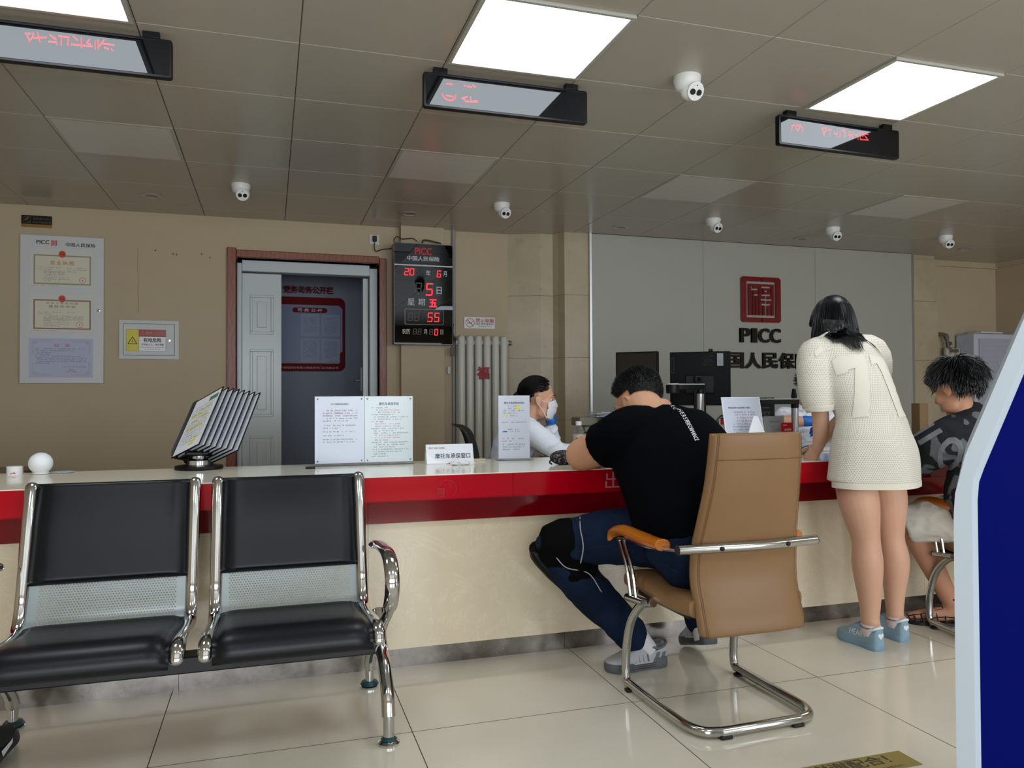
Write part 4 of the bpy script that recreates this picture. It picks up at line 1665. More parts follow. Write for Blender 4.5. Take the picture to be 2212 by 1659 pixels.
def visitor_chair(loc, rz, label):
    t = thing('visitor_chair', label, 'chair', loc, rz, 'tan cantilever chairs at the counter')
    # backrest: closed cushion, local +y is forward, seen from behind
    prof = [(-0.272, 0.982, 0.165), (-0.281, 0.975, 0.174), (-0.278, 0.92, 0.178), (-0.262, 0.81, 0.184), (-0.236, 0.70, 0.194), (-0.214, 0.60, 0.205),
            (-0.208, 0.50, 0.208), (-0.226, 0.42, 0.205), (-0.246, 0.36, 0.206), (-0.252, 0.325, 0.202), (-0.246, 0.316, 0.19)]
    C = curve([(p[0], p[1], p[2]) for p in prof], 4)
    NN = 22
    vs = []
    for i, q in enumerate(C):
        tt = i / (len(C) - 1)
        e = min(1.0, min(tt, 1 - tt) / 0.045)
        th = 0.052 * (0.35 + 0.65 * math.sqrt(1 - (1 - e) ** 2))
        for k in range(NN):
            a = 2 * PI * k / NN
            ca, sa = math.cos(a), math.sin(a)
            px = math.copysign(abs(ca) ** 0.35, ca) * q.z
            py = math.copysign(abs(sa) ** 0.6, sa) * th / 2
            bow = 0.010 * (1 - (px / q.z) ** 2)
            vs.append((px, q.x + py + th / 2 - bow, q.y))
    fs = []
    m = len(C)
    for i in range(m - 1):
        for k in range(NN):
            l = (k + 1) % NN
            fs.append((i * NN + k, i * NN + l, (i + 1) * NN + l, (i + 1) * NN + k))
    fs.append(tuple(range(NN)))
    fs.append(tuple(range((m - 1) * NN, m * NN))[::-1])
    mb = MB()
    mb.add(vs, fs)
    bk = build('backrest', mb, TAN, t, sharp=50)
    # stitching lines just proud of the leather
    mb = MB()
    for off in (0.012, 0.019):
        pts = [(-(q.z - off), q.x - 0.0015 + 0.003, q.y) for q in C[3:-2]]
        mb.tube(pts, 0.0012, 4)
    for off in (0.010,):
        pts = [((q.z - off), q.x + 0.002, q.y) for q in C[3:-2]]
        mb.tube(pts, 0.0012, 4)
    q = C[9]
    mb.tube([(-q.z + .01 + k * (2 * q.z - .02) / 12, q.x - 0.0112 * (1 - ((-1 + k / 6)) ** 2) + .0005, q.y) for k in range(13)], 0.0012, 4)
    build('stitching', mb, TAND, bk)
    # seat
    sp = [(-0.20, 0.44), (-0.12, 0.435), (0.0, 0.435), (0.12, 0.448), (0.21, 0.452), (0.255, 0.435), (0.262, 0.405)]
    vs = []
    C2 = curve([(0, y, z) for y, z in sp], 4)
    for i, q in enumerate(C2):
        tt = i / (len(C2) - 1)
        hw = 0.225 + 0.012 * math.sin(tt * PI)
        if tt > 0.85:
            hw -= (tt - 0.85) * 0.15
        th = 0.072 - 0.02 * max(0, tt - 0.7) / 0.3
        for k in range(NN):
            a = 2 * PI * k / NN
            ca, sa = math.cos(a), math.sin(a)
            px = math.copysign(abs(ca) ** 0.3, ca) * hw
            pz = math.copysign(abs(sa) ** 0.55, sa) * th / 2
            vs.append((px, q.y, q.z - th / 2 + pz - 0.012 * (1 - (px / hw) ** 2)))
    m = len(C2)
    fs = []
    for i in range(m - 1):
        for k in range(NN):
            l = (k + 1) % NN
            fs.append((i * NN + k, i * NN + l, (i + 1) * NN + l, (i + 1) * NN + k))
    fs.append(tuple(range(NN)))
    fs.append(tuple(range((m - 1) * NN, m * NN))[::-1])
    mb = MB()
    mb.add(vs, fs)
    build('seat', mb, TAN, t, sharp=50)
    mb = MB()
    mb.box(-0.2, 0.2, -0.15, 0.2, 0.355, 0.372)
    build('seat_pan', mb, CAPB, t, bevel=0.004)
    # sled frame: seat bracket -> curved front leg -> floor -> rear cross piece
    mb = MB()
    sled = [(-0.235, 0.02, 0.372), (-0.238, 0.10, 0.345), (-0.24, 0.175, 0.27), (-0.24, 0.215, 0.17), (-0.24, 0.226, 0.08), (-0.24, 0.222, 0.034)]
    fr = curve(sled, 6)
    low = curve([(-0.24, 0.21, 0.024), (-0.24, 0.05, 0.022), (-0.238, -0.12, 0.022), (-0.232, -0.20, 0.022), (-0.205, -0.252, 0.022), (-0.15, -0.272, 0.022)], 6)
    half = fr + low
    pts = half + [Vector((-p.x, p.y, p.z)) for p in half[::-1]]
    mb.tube(pts, (0.016, 0.0165), 12, up=None)
    build('sled_frame', mb, CHF, t)
    for x, y in ((-0.24, 0.185), (0.24, 0.185), (-0.14, -0.273), (0.14, -0.273)):
        mb = MB()
        mb.box(x - .022, x + .022, y - .014, y + .014, 0.0, 0.012)
        build('foot_pad', mb, CAPB, t, bevel=0.004)
    # side brackets + armrests
    for s in (-1, 1):
        mb = MB()
        mb.tube([(s * 0.236, 0.05, 0.362), (s * 0.268, 0.125, 0.366)], 0.013, 10)
        mb.tube([(s * 0.268, 0.155, 0.362), (s * 0.268, 0.03, 0.372)], 0.013, 10)
        for dy in (0.0, 0.042):
            mb.tube(curve([(s * 0.27, 0.125 - dy, 0.372), (s * 0.274, 0.145 - dy, 0.47), (s * 0.272, 0.195 - dy, 0.54), (s * 0.272, 0.212 - dy, 0.57)], 5), 0.0072, 8)
        mb.tube(curve([(s * 0.272, 0.214, 0.568), (s * 0.270, 0.13, 0.578), (s * 0.270, 0.03, 0.575), (s * 0.270, -0.12, 0.59), (s * 0.270, -0.222, 0.602)], 5), 0.0072, 8)
        a = build('arm_frame', mb, CHF, t)
        mb = MB()
        mb.lathe([(0.0, 0.002), (0.0135, 0.002), (0.0135, -0.003), (0, -0.003)], 12, Tm(s * 0.268, 0.155, 0.362) @ Rm(-90, 0, 0))
        build('end_plug', mb, CAPB, a)
        mb = MB()
        ap = curve([(s * 0.272, 0.252, 0.556), (s * 0.272, 0.238, 0.588), (s * 0.272, 0.17, 0.606), (s * 0.272, 0.06, 0.604), (s * 0.272, -0.05, 0.600), (s * 0.272, -0.115, 0.602)], 5)
        n = len(ap)
        mb.tube(ap, [(0.029 + 0.004 * math.sin(PI * i / n), min(0.0205, 0.011 + 0.0022 * i)) for i in range(n)], 14, cap='flat', up=(0, 0, 1))
        build('armrest_pad', mb, ARMW, t, bevel=0.004, sharp=30)
    # cross tube behind the backrest
    mb = MB()
    mb.tube(curve([(-0.278, -0.222, 0.605), (-0.16, -0.232, 0.605), (0, -0.242, 0.605), (0.16, -0.232, 0.605), (0.266, -0.222, 0.605)], 6), 0.0165, 14)
    c = build('cross_tube', mb, CHF, t)
    for x in (-0.13, 0.13):
        mb = MB()
        mb.ell((x, -0.252, 0.605), (0.0085, 0.005, 0.0085), None, 12, 8)
        build('bolt_cap', mb, CAPB, c)
    for s in (-1, 1):
        mb = MB()
        mb.lathe([(0.0, 0.004), (0.0162, 0.004), (0.0162, -0.002), (0, -0.002)], 14, Tm(-0.278 if s < 0 else 0.266, -0.222, 0.605) @ Rm(0, 90 * s, 0))
        build('tube_plug', mb, CAPB, c)
    return t


chair = visitor_chair((1.535, 2.465, 0), 1.5, 'tan leather cantilever chair holding the man in the black shirt')
dup(chair, (3.21, 2.68, 0), -8, 'tan leather cantilever chair holding the young man, half hidden by the kiosk')

# ================================================================= self-service kiosk
ka = R(48.5)
kn = Vector((math.sin(ka), math.cos(ka), 0))
ks = Vector((math.cos(ka), -math.sin(ka), 0))
KM = Matrix(((ks.x, 0, kn.x, kn.x * 1.45), (ks.y, 0, kn.y, kn.y * 1.45), (0, 1, 0, 0), (0, 0, 0, 1)))    # local x along the side, y up, z away
t = thing('self_service_kiosk', 'white and dark blue self-service kiosk standing at the right edge', 'kiosk', (kn.x * 1.65 + ks.x * .2, kn.y * 1.65 + ks.y * .2, 0))
KW = mat('kiosk_white', (172, 181, 188), rough=0.5, bump=(500, 0.15, 0.0004))
KB = mat('kiosk_blue', (1, 8, 88), rough=0.5, spec=0.05)
out = [(-0.037, 0.0), (-0.0355, 0.90)] + [(q.x, q.y) for q in curve([(-0.034, 0.93, 0), (-0.029, 0.965, 0), (-0.018, 1.008, 0)], 4)] + [(0.064, 1.225), (0.134, 1.40), (0.16, 1.44), (0.20, 1.455), (0.52, 1.455), (0.52, 0.0)]
inn = [(-0.0015, 0.05), (-0.0015, 0.935), (0.001, 0.965), (0.008, 0.987), (0.066, 1.145), (0.155, 1.38), (0.19, 1.415), (0.48, 1.415), (0.48, 0.05)]
mb = MB()
mb.prism(out, 0.012, 0.46, KM)
build('body', mb, KW, t, world=True, bevel=0.006)


def loop(mb, a, b, za, zb, M):
    n = len(a)
    # ring between two outlines of the same count
    mb.add([(x, y, za) for x, y in a] + [(x, y, zb) for x, y in b], [(i, (i + 1) % n, n + (i + 1) % n, n + i) for i in range(n)], M)


def resample(pts, n):
    P = [Vector((x, y)) for x, y in pts]
    L = [0]
    for i in range(len(P)):
        L.append(L[-1] + (P[(i + 1) % len(P)] - P[i]).length)
    res = []
    for k in range(n):
        s = L[-1] * k / n
        i = max(j for j in range(len(P)) if L[j] <= s)
        u = (s - L[i]) / max(1e-9, L[i + 1] - L[i])
        q = P[i].lerp(P[(i + 1) % len(P)], u)
        res.append((q.x, q.y))
    return res


mb = MB()
inner_edge = [(x - 0.008 if x < 0.3 else x + .008, y + (0.004 if y > .9 else -0.008 if y < .1 else 0)) for x, y in inn]
o2 = [(-0.037, 0.0), (-0.0355, 0.905), (-0.033, 0.945), (-0.018, 1.008), (0.064, 1.225), (0.134, 1.40), (0.18, 1.452), (0.52, 1.455), (0.52, 0.0)]
loop(mb, o2, inner_edge, 0.0, 0.0, KM)
loop(mb, inner_edge, inn, 0.0, 0.011, KM)
loop(mb, o2, [(x * 1.0, y) for x, y in o2], 0.0, 0.013, KM)
build('side_rim', mb, KW, t, world=True, sharp=25)
mb = MB()
mb.flat(inn, 0.0105, KM)
build('blue_side_panel', mb, KB, t, world=True)
mb = MB()
mb.prism([(-0.012, 1.03), (-0.009, 1.03), (0.128, 1.388), (0.125, 1.388)], 0.05, 0.42, KM @ Tm(0.008, -0.004, 0))
build('screen', mb, BLKG, t, world=True)

# --- floor sticker
t = thing('floor_sticker', 'gold floor sticker with black characters at the bottom edge', 'sticker', (1.45, 1.86, 0))
mb = MB()
sy0, sy1 = 1.852, 1.946
mb.rect(1.30, 1.863, sy0, sy1, 0.0012)
build('gold_film', mb, mat('sticker_gold', (150, 138, 74), rough=0.35, metal=0.3), t, world=True)
mb = MB()
MSx = Tm(0, 0, 0.0016)
put_text(mb, '谢谢配合！', 1.655, 1.914, w=0.27, h=0.050, M=MSx, bold=0.02)
put_text(mb, 'Thank you for your cooperation.', 1.61, 1.867, w=0.40, h=0.020, M=MSx)
build('sticker_lettering', mb, mat('sticker_ink', (56, 54, 40), rough=0.5), t, world=True, sharp=0)

# ================================================================= things on the counter
ACR = mat('clear_acrylic', (225, 230, 235), rough=0.04, trans=0.9, alpha=0.35)
WPAP = mat('white_print_paper', (198, 203, 216), rough=0.22, spec=0.5)
CR8 = mat('print_dim_red', (196, 96, 92), rough=0.6)
YEL = mat('highlighter', (226, 214, 70), rough=0.6)
SCREW = mat('screw_steel', (120, 122, 126), rough=0.3, metal=0.9)
CT = 0.80

# flip display book
t = thing('flip_display', 'black tilted flip display of price sheets on a round base on the counter', 'display stand', (-0.293, 3.590, 0.800))
bx, by = (-0.293, 3.590, 0.800)[:2]
mb = MB()
mb.lathe([(0.0, 0.0), (0.098, 0.0), (0.10, 0.006), (0.096, 0.016), (0.05, 0.019), (0.0, 0.019)], 40, Tm(bx, by, CT))
build('base', mb, BLK, t, world=True)
mb = MB()
mb.lathe([(0.0, 0.018), (0.046, 0.018), (0.046, 0.038), (0.03, 0.046), (0.03, 0.058), (0.0, 0.058)], 28, Tm(bx, by, CT))
build('swivel', mb, CHR, t, world=True)
mb = MB()
mb.cbox((0, 0, 0.068), (0.11, 0.06, 0.026), Tm(bx, by, CT))
build('hub', mb, BLK, t, world=True, bevel=0.01)
# pages fan out from a spine that leans back to the right
rng = random.Random(21)
PW, PH = 0.222, 0.312
N = 8
BL1 = Vector((-0.411, 3.660, 0.842))
for i in range(N):
    u = i / (N - 1)
    xw = Vector((.57, -.76, .31)).normalized()
    upv = Vector((.312, .50, .807))
    upv = (upv - xw * upv.dot(xw)).normalized()
    base = BL1 + Vector((.155, -.02, -.028)) * u + xw * (PW / 2)
    Mp = Matrix.Translation(base) @ Matrix((xw, upv, xw.cross(upv))).transposed().to_4x4() @ WALL.inverted()
    mb = MB()
    mb.ringframe(-PW / 2, PW / 2, 0, PH, 0.0055, -0.003, 0.003, Mp @ WALL)
    pg = build('page_frame', mb, BLK, t, world=True, bevel=0.002)
    mb = MB()
    mb.box(-PW / 2 + .004, PW / 2 - .004, 0.004, PH - .004, -0.001, 0.001, Mp @ WALL)
    sh = build('sheet', mb, mat('flip_paper', (238, 240, 246), rough=0.35), pg, world=True)
    mb = MB()
    Mq = Mp @ WALL
    paragraph(mb, -PW / 2 + .028, PW / 2 - .03, PH - .055, 0.0125, 0.007, 17, rng, 0.0014, Mq, indent=0.01)
    build('sheet_print', mb, INK, sh, world=True, sharp=0)
    if i == 0:
        mb = MB()
        for (x0, x1, z) in ((-.02, .07, .225), (-.085, .0, .205), (.0, .07, .178), (-.06, -.01, .166), (-.085, .05, .128), (.02, .06, .06), (.0, .05, .045), (.0, .04, .03)):
            mb.rect(x0, x1, z, z + .009, 0.0012, Mq)
        build('highlight', mb, YEL, sh, world=True, sharp=0)
        mb = MB()
        mb.rect(0.02, 0.09, PH - .05, PH - .025, 0.0013, Mq)
        build('green_block', mb, mat('print_green', (92, 128, 104), rough=0.5), sh, world=True, sharp=0)
mb = MB()
xw = Vector((.57, -.76, .31)).normalized()
upv = Vector((.312, .50, .807))
upv = (upv - xw * upv.dot(xw)).normalized()
sd = Vector((.155, -.02, -.028)).normalized()
Ms_ = Matrix.Translation(BL1 - xw * .02 + sd * .045 + upv * .012) @ Matrix((sd, upv, sd.cross(upv).normalized())).transposed().to_4x4()
mb.prism(rrect(-0.05, 0.07, 0.0, 0.318, 0.03), -0.006, 0.006, Ms_)
mb.tube([BL1 + sd * .07 - xw * .01 + upv * .01, (bx, by, CT + .075)], .022, 10)
build('back_plate', mb, BLK, t, world=True)

# globe shaped device, roll of paper, thin disc at the far left
gx, gy = (-0.891, 3.576, 0.800)[:2]
t = thing('white_globe', 'white round globe shaped device on the left end of the counter', 'device', (gx, gy, CT))
mb = MB()
prof = [(0.0, 0.0), (0.025, 0.0), (0.027, 0.006)] + [(0.0445 * math.cos(R(a)), 0.044 + 0.0435 * math.sin(R(a))) for a in range(-50, 91, 10)]
prof[-1] = (0.0, prof[-1][1])
mb.lathe(prof, 36, Tm(gx, gy, CT))
build('globe', mb, mat('satin_white', (228, 230, 232), rough=0.5), t, world=True)
mb = MB()
mb.lathe([(0.028, 0.0), (0.032, 0.002), (0.032, 0.006), (0.028, 0.008)], 36, Tm(gx, gy, CT))
build('base_ring', mb, WPL, t, world=True)
rx, ry = (-0.984, 3.581, 0.800)[:2]
t = thing('paper_roll', 'small white paper roll with a red mark beside the globe device', 'paper roll', (rx, ry, CT))
mb = MB()
mb.lathe([(0.008, 0.0), (0.029, 0.0), (0.029, 0.034), (0.008, 0.034), (0.008, 0.0)], 32, Tm(rx, ry, CT))
build('roll', mb, mat('roll_white', (226, 226, 226), rough=0.7), t, world=True)
mb = MB()
Mx = Tm(rx, ry - 0.0294, CT) @ WALL
mb.flat([(-.010, .004), (-.010, .007), (.004, .010), (.003, .013), (.012, .009), (.006, .005), (.005, .0075)], 0, Mx)
build('red_mark', mb, RED, t, world=True, sharp=0)
dx, dy = -0.835, 3.615
mb = MB()
mb.lathe([(0.0, 0.0), (0.045, 0.0), (0.052, 0.004), (0.048, 0.0045), (0.0, 0.002)], 36, Tm(dx + .01, dy - .008, CT))
tag(build('coin_tray', mb, mat('tray_pale', (190, 194, 196), rough=0.3)), 'thin pale round tray lying right of the globe device', 'tray')

# double acrylic notice
SY = 3.525
t = thing('acrylic_notice', 'wide clear acrylic stand with two printed sheets on the counter', 'notice stand', (0.41, SY, CT))
x0, xm, x1 = 0.189, 0.407, 0.627
M0 = Tm(0, SY, CT) @ WALL
mb = MB()
mb.box(x0, x1, 0.004, 0.312, -0.008, -0.0055, M0)
build('back_pane', mb, ACR, t, world=True)
mb = MB()
mb.box(x0 - .005, x1 + .003, 0.0, 0.006, -0.035, 0.03, M0)
build('foot', mb, ACR, t, world=True, bevel=0.002)
rng = random.Random(8)
for k, (a, b, title) in enumerate(((x0, xm - .001, '过户车辆保单批改提示'), (xm + .001, x1, '摩托车承保手续'))):
    mb = MB()
    mb.box(a, b, 0.012, 0.310, -0.005, -0.003, M0)
    s = build('sheet', mb, WPAP if k == 0 else mat('sheet_tinted', (194, 204, 206), rough=0.15), t, world=True)
    mb = MB()
    c = (a + b) / 2
    put_text(mb, title, c, 0.276, w=0.08 if k == 0 else 0.09, h=0.0085 if k == 0 else 0.013, z=-0.0024, M=M0, bold=0.015)
    if k == 0:
        paragraph(mb, a + .035, b - .03, 0.250, 0.0115, 0.0058, 5, rng, -0.0024, M0, last=.72, indent=.016)
        for q, f in ((.184, 1), (.172, .55), (.156, .95), (.139, .62), (.122, 1), (.110, .9)):
            text_lines(mb, a + .035, b - .03, q - .006, 0.0055, rng, -0.0024, M0, fill=f)
    else:
        for q in range(22):
            if q in (1, 2, 7, 8, 12, 13):
                continue
            text_lines(mb, a + .03 + (.01 if q % 3 else 0), b - .022, 0.262 - q * .0105 - .006, 0.005, rng, -0.0024, M0, fill=(.45, 1, .9, .6, 1, .8, .35)[q % 7])
    build('sheet_print', mb, INK, s, world=True, sharp=0)
    mb = MB()
    if k == 0:
        text_lines(mb, a + .035, b - .05, 0.2325, 0.0056, rng, -0.0022, M0)
    else:
        for q in (1, 2, 7, 8, 12, 13):
            text_lines(mb, a + .045, b - .03, 0.262 - q * .0105 - .006, 0.005, rng, -0.0022, M0, fill=.8)
    build('red_print', mb, CR8, s, world=True, sharp=0)
    for px in (a + .012, b - .012):
        for pz in (.022, .299):
            mb = MB()
            mb.lathe([(0.0035, -0.003), (0.0035, 0.0), (0.002, 0.001), (0, 0.001)], 10, M0 @ Tm(px, pz, 0))
            build('screw', mb, SCREW, t, world=True)

# black strip by the stand
mb = MB()
mb.cbox((0, 0, 0.005), (0.04, 0.012, 0.01), Tm(0.165, 3.42, CT))
tag(build('black_clip', mb, BLK, bevel=0.002), 'tiny black clip lying at the left foot of the wide acrylic stand', 'clip')

# tent card
t = thing('tent_card', 'white folded desk sign for the motorcycle insurance window on the counter', 'desk sign', (0.79, 3.49, CT))
Mt = Tm(0.79, 3.462, CT)
mb = MB()
w = .1105
mb.add([(-w, 0, 0), (w, 0, 0), (w, 0.030, 0.088), (-w, 0.030, 0.088), (-w, .06, 0), (w, .06, 0)], [(0, 1, 2, 3), (3, 2, 5, 4), (0, 4, 5, 1), (1, 5, 2), (0, 3, 4)], Mt)
build('card', mb, mat('card_white', (226, 228, 234), rough=0.3), t, world=True)
tilt = math.degrees(math.atan2(0.030, 0.088))
Mc = Mt @ Rm(-tilt, 0, 0) @ WALL
mb = MB()
put_text(mb, '摩托车承保窗口', 0.012, 0.037, w=0.165, h=0.024, z=0.0008, M=Mc, bold=0.012)
put_text(mb, '中国人民保险', -0.049, 0.075, w=0.052, h=0.0068, z=0.0008, M=Mc, bold=0.01)
build('black_lettering', mb, INKB, t, world=True, sharp=0)
mb = MB()
put_text(mb, 'PICC', -0.088, 0.075, w=0.018, h=0.0068, z=0.0008, M=Mc, bold=0.04)
mb.rect(-0.02, w, 0.0, 0.004, 0.0008, Mc)
build('red_print', mb, RED, t, world=True, sharp=0)
mb = MB()
mb.flat([(-w, 0.002), (-w, 0.055), (-0.085, 0.027), (-0.05, 0.012), (-0.01, 0.004), (-0.01, 0.002)], 0.0012, Mc)
build('curled_film', mb, mat('film_white', (238, 240, 244), rough=0.2), t, world=True)

# crumpled tissue, beige strip
mb = MB()
rng = random.Random(4)
mb.ell((0, 0, 0.008), (0.045, 0.022, 0.010), Tm(0.815, 3.385, CT), 18, 10)
mb.v = [(x + rng.uniform(-.004, .004), y + rng.uniform(-.004, .004), max(CT + .0005, z + rng.uniform(-.004, .004))) for x, y, z in mb.v]
mb.box(0.02, 0.07, -.012, 0.0, 0.004, 0.010, Tm(0.815, 3.385, CT) @ Rm(0, 0, 10))
tag(build('crumpled_tissue', mb, mat('tissue_white', (234, 234, 238), rough=0.8), sharp=25), 'crumpled white tissue lying in front of the folded desk sign', 'tissue')
mb = MB()
mb.cbox((0, 0, 0.005), (0.075, 0.03, 0.01), Tm(0.945, 3.57, CT))
tag(build('eraser_block', mb, mat('beige_block', (200, 186, 164), rough=0.5), bevel=0.002), 'small beige block on the counter right of the folded desk sign', 'block')

# single acrylic notice
t = thing('acrylic_notice', 'narrow clear acrylic stand with one printed sheet near the masked clerk', 'notice stand', (1.12, 3.53, CT))
Ms = Tm(1.117, 3.53, CT) @ Rm(0, 0, -8) @ WALL
mb = MB()
mb.box(-0.077, 0.077, 0.004, 0.312, -0.006, -0.004, Ms)
build('back_pane', mb, ACR, t, world=True)
mb = MB()
mb.box(-0.09, 0.09, 0.0, 0.006, -0.04, 0.03, Ms)
build('foot', mb, ACR, t, world=True, bevel=0.002)
mb = MB()
mb.box(-0.076, 0.076, 0.01, 0.311, -0.0035, -0.0015, Ms)
s = build('sheet', mb, WPAP, t, world=True)
mb = MB()
rng = random.Random(14)
put_text(mb, '摩托车投保险种须知', 0.0, 0.276, w=0.098, h=0.011, z=-0.001, M=Ms, bold=0.02)
for q, a, b in ((.236, -.055, .05), (.224, -.055, .02), (.212, -.02, .02), (.180, -.06, .06), (.146, -.05, .03), (.136, -.02, .03), (.102, -.06, .05), (.090, -.06, .0), (.074, -.055, .05), (.062, -.055, .055), (.05, -.055, .03)):
    text_lines(mb, a, b, q, 0.006, rng, -0.001, Ms)
for q in (.258, .246):
    text_lines(mb, -.03, .01, q, 0.006, rng, -0.001, Ms)
build('sheet_print', mb, INK, s, world=True, sharp=0)
mb = MB()
mb.rect(.01, .028, .257, .265, -.0012, Ms)
mb.rect(.01, .028, .245, .253, -.0012, Ms)
mb.rect(-.055, -.03, .211, .218, -.0012, Ms)
build('highlight', mb, YEL, s, world=True, sharp=0)
mb = MB()
mb.rect(-.055, -.033, .135, .142, -.0012, Ms)
build('blue_block', mb, mat('print_blue', (60, 110, 190), rough=0.5), s, world=True, sharp=0)

# small dark fabric pouch next to the man's elbow
t = thing('fabric_pouch', 'small black and patterned fabric pouch beside the elbow of the man in black', 'pouch', (1.245, 3.235, CT))
mb = MB()
mb.ell((1.255, 3.24, CT + .032), (0.062, 0.045, 0.034), None, 20, 12)
pm = mat('pouch_fabric', (30, 28, 30), rough=0.8)
_g = NT(pm)
_g.L(_g.mix(_g.ramp(_g.noise(90, 3), [(0.52, (0, 0, 0)), (0.58, (1, 1, 1))]), lin((16, 15, 17)), lin((112, 100, 104))), _g.b.inputs['Base Color'])
build('body', mb, pm, t, world=True)
mb = MB()
mb.tube(curve([(1.20, 3.21, CT + .03), (1.185, 3.205, CT + .026), (1.178, 3.205, CT + .015), (1.19, 3.21, CT + .006)], 4), 0.004, 6)
build('loop', mb, BLK, t, world=True)

# ---------------- things on the work desk
DT = 0.75
# bottle
bx, by = (1.709, 4.160, 0.907)[:2]
t = thing('drink_bottle', 'clear plastic drink bottle with white cap on the work desk', 'bottle', (bx, by, DT))
mb = MB()
mb.lathe([(0.0, 0.0), (0.030, 0.0), (0.033, 0.006), (0.033, 0.125), (0.034, 0.150), (0.024, 0.178), (0.014, 0.186), (0.014, 0.195), (0.0, 0.195)], 24, Tm(bx, by, DT))
build('bottle', mb, mat('bottle_clear', (210, 212, 205), rough=0.05, trans=0.85, alpha=0.6), t, world=True)
mb = MB()
mb.lathe([(0.0345, 0.07), (0.0345, 0.135)], 24, Tm(bx, by, DT))
lb = build('label', mb, mat('bottle_label', (196, 180, 160), rough=0.5), t, world=True)
mb = MB()
Ml = Tm(bx, by - .0352, DT) @ WALL
mb.rect(-.006, .006, .095, .125, 0, Ml)
mb.disc(0.010, 0, 12, Ml @ Tm(-.021, .108, -.006))
build('label_mark', mb, mat('label_brown', (120, 44, 36), rough=0.5), lb, world=True, sharp=0)
mb = MB()
mb.lathe([(0.0, 0.188), (0.0175, 0.188), (0.018, 0.21), (0.0, 0.212)], 20, Tm(bx, by, DT))
build('cap', mb, WPL, t, world=True)
# grey lidded cup
t = thing('lidded_cup', 'dark cup with a wide grey lid on the work desk beside the bottle', 'cup', (1.680, 4.050, 0.821))
mb = MB()
mb.lathe([(0.0, 0.0), (0.036, 0.0), (0.044, 0.066), (0.0, 0.066)], 24, Tm((1.680, 4.050, 0.821)[0], 4.05, DT))
build('cup', mb, mat('cup_dark', (66, 48, 44), rough=0.4), t, world=True)
mb = MB()
mb.lathe([(0.0, 0.064), (0.062, 0.064), (0.064, 0.072), (0.05, 0.078), (0.046, 0.086), (0.0, 0.086)], 28, Tm((1.680, 4.050, 0.821)[0], 4.05, DT))
build('lid', mb, mat('lid_grey', (96, 98, 102), rough=0.4), t, world=True)
# grey printer behind
t = thing('receipt_printer', 'grey green printer stacked on the desk behind the bottle', 'printer', (1.95, 4.18, DT))
PG = mat('printer_grey', (122, 118, 98), rough=0.5)
mb = MB()
px0 = (1.802, 4.300, 0.900)[0]
mb.box(px0, px0 + .30, 4.27, 4.41, DT, 0.885)
build('body', mb, PG, t, world=True, bevel=0.006)
mb = MB()
mb.box(px0 - .01, px0 + .31, 4.26, 4.415, 0.892, 0.925)
build('lid', mb, PG, t, world=True, bevel=0.006)
mb = MB()
mb.box(px0 - .04, px0 + .27, 4.27, 4.41, 0.929, 0.980)
build('feeder', mb, PG, t, world=True, bevel=0.006)
# papers on the printer
t = thing('paper_stack', 'stack of white forms lying on top of the grey printer', 'papers', (px0 + .2, 4.33, 0.981))
for i in range(4):
    mb = MB()
    mb.cbox((0, 0, 0), (0.32, 0.20, 0.004), Tm(px0 + .22 + .004 * i, 4.33, 0.985 + .005 * i) @ Rm(0, 0, (-3, 4, -6, 2)[i]) @ Rm(0, 1.2 * i, 0))
    build('form', mb, WPAP, t, world=True)
# dark tablet leaning
t = thing('tablet', 'black tablet leaning on the grey printer', 'tablet', (2.0, 4.18, DT))
mb = MB()
mb.cbox((0, 0, 0.118), (0.17, 0.012, 0.20), Tm((1.892, 4.190, 0.903)[0], 4.19, DT) @ Rm(-12, 20, 0))
build('slab', mb, BLK, t, world=True, bevel=0.004)
# plastic bag
mb = MB()
rng = random.Random(9)
mb.ell(((1.655, 4.200, 0.812)[0], 4.2, DT + .03), (0.05, 0.04, 0.032), None, 16, 10)
mb.v = [(x + rng.uniform(-.006, .006), y + rng.uniform(-.006, .006), max(DT, z + rng.uniform(-.006, .006))) for x, y, z in mb.v]
tag(build('plastic_bag', mb, mat('bag_grey', (150, 152, 156), rough=0.3), sharp=20), 'small crumpled grey plastic bag next to the clerk sleeve', 'bag')

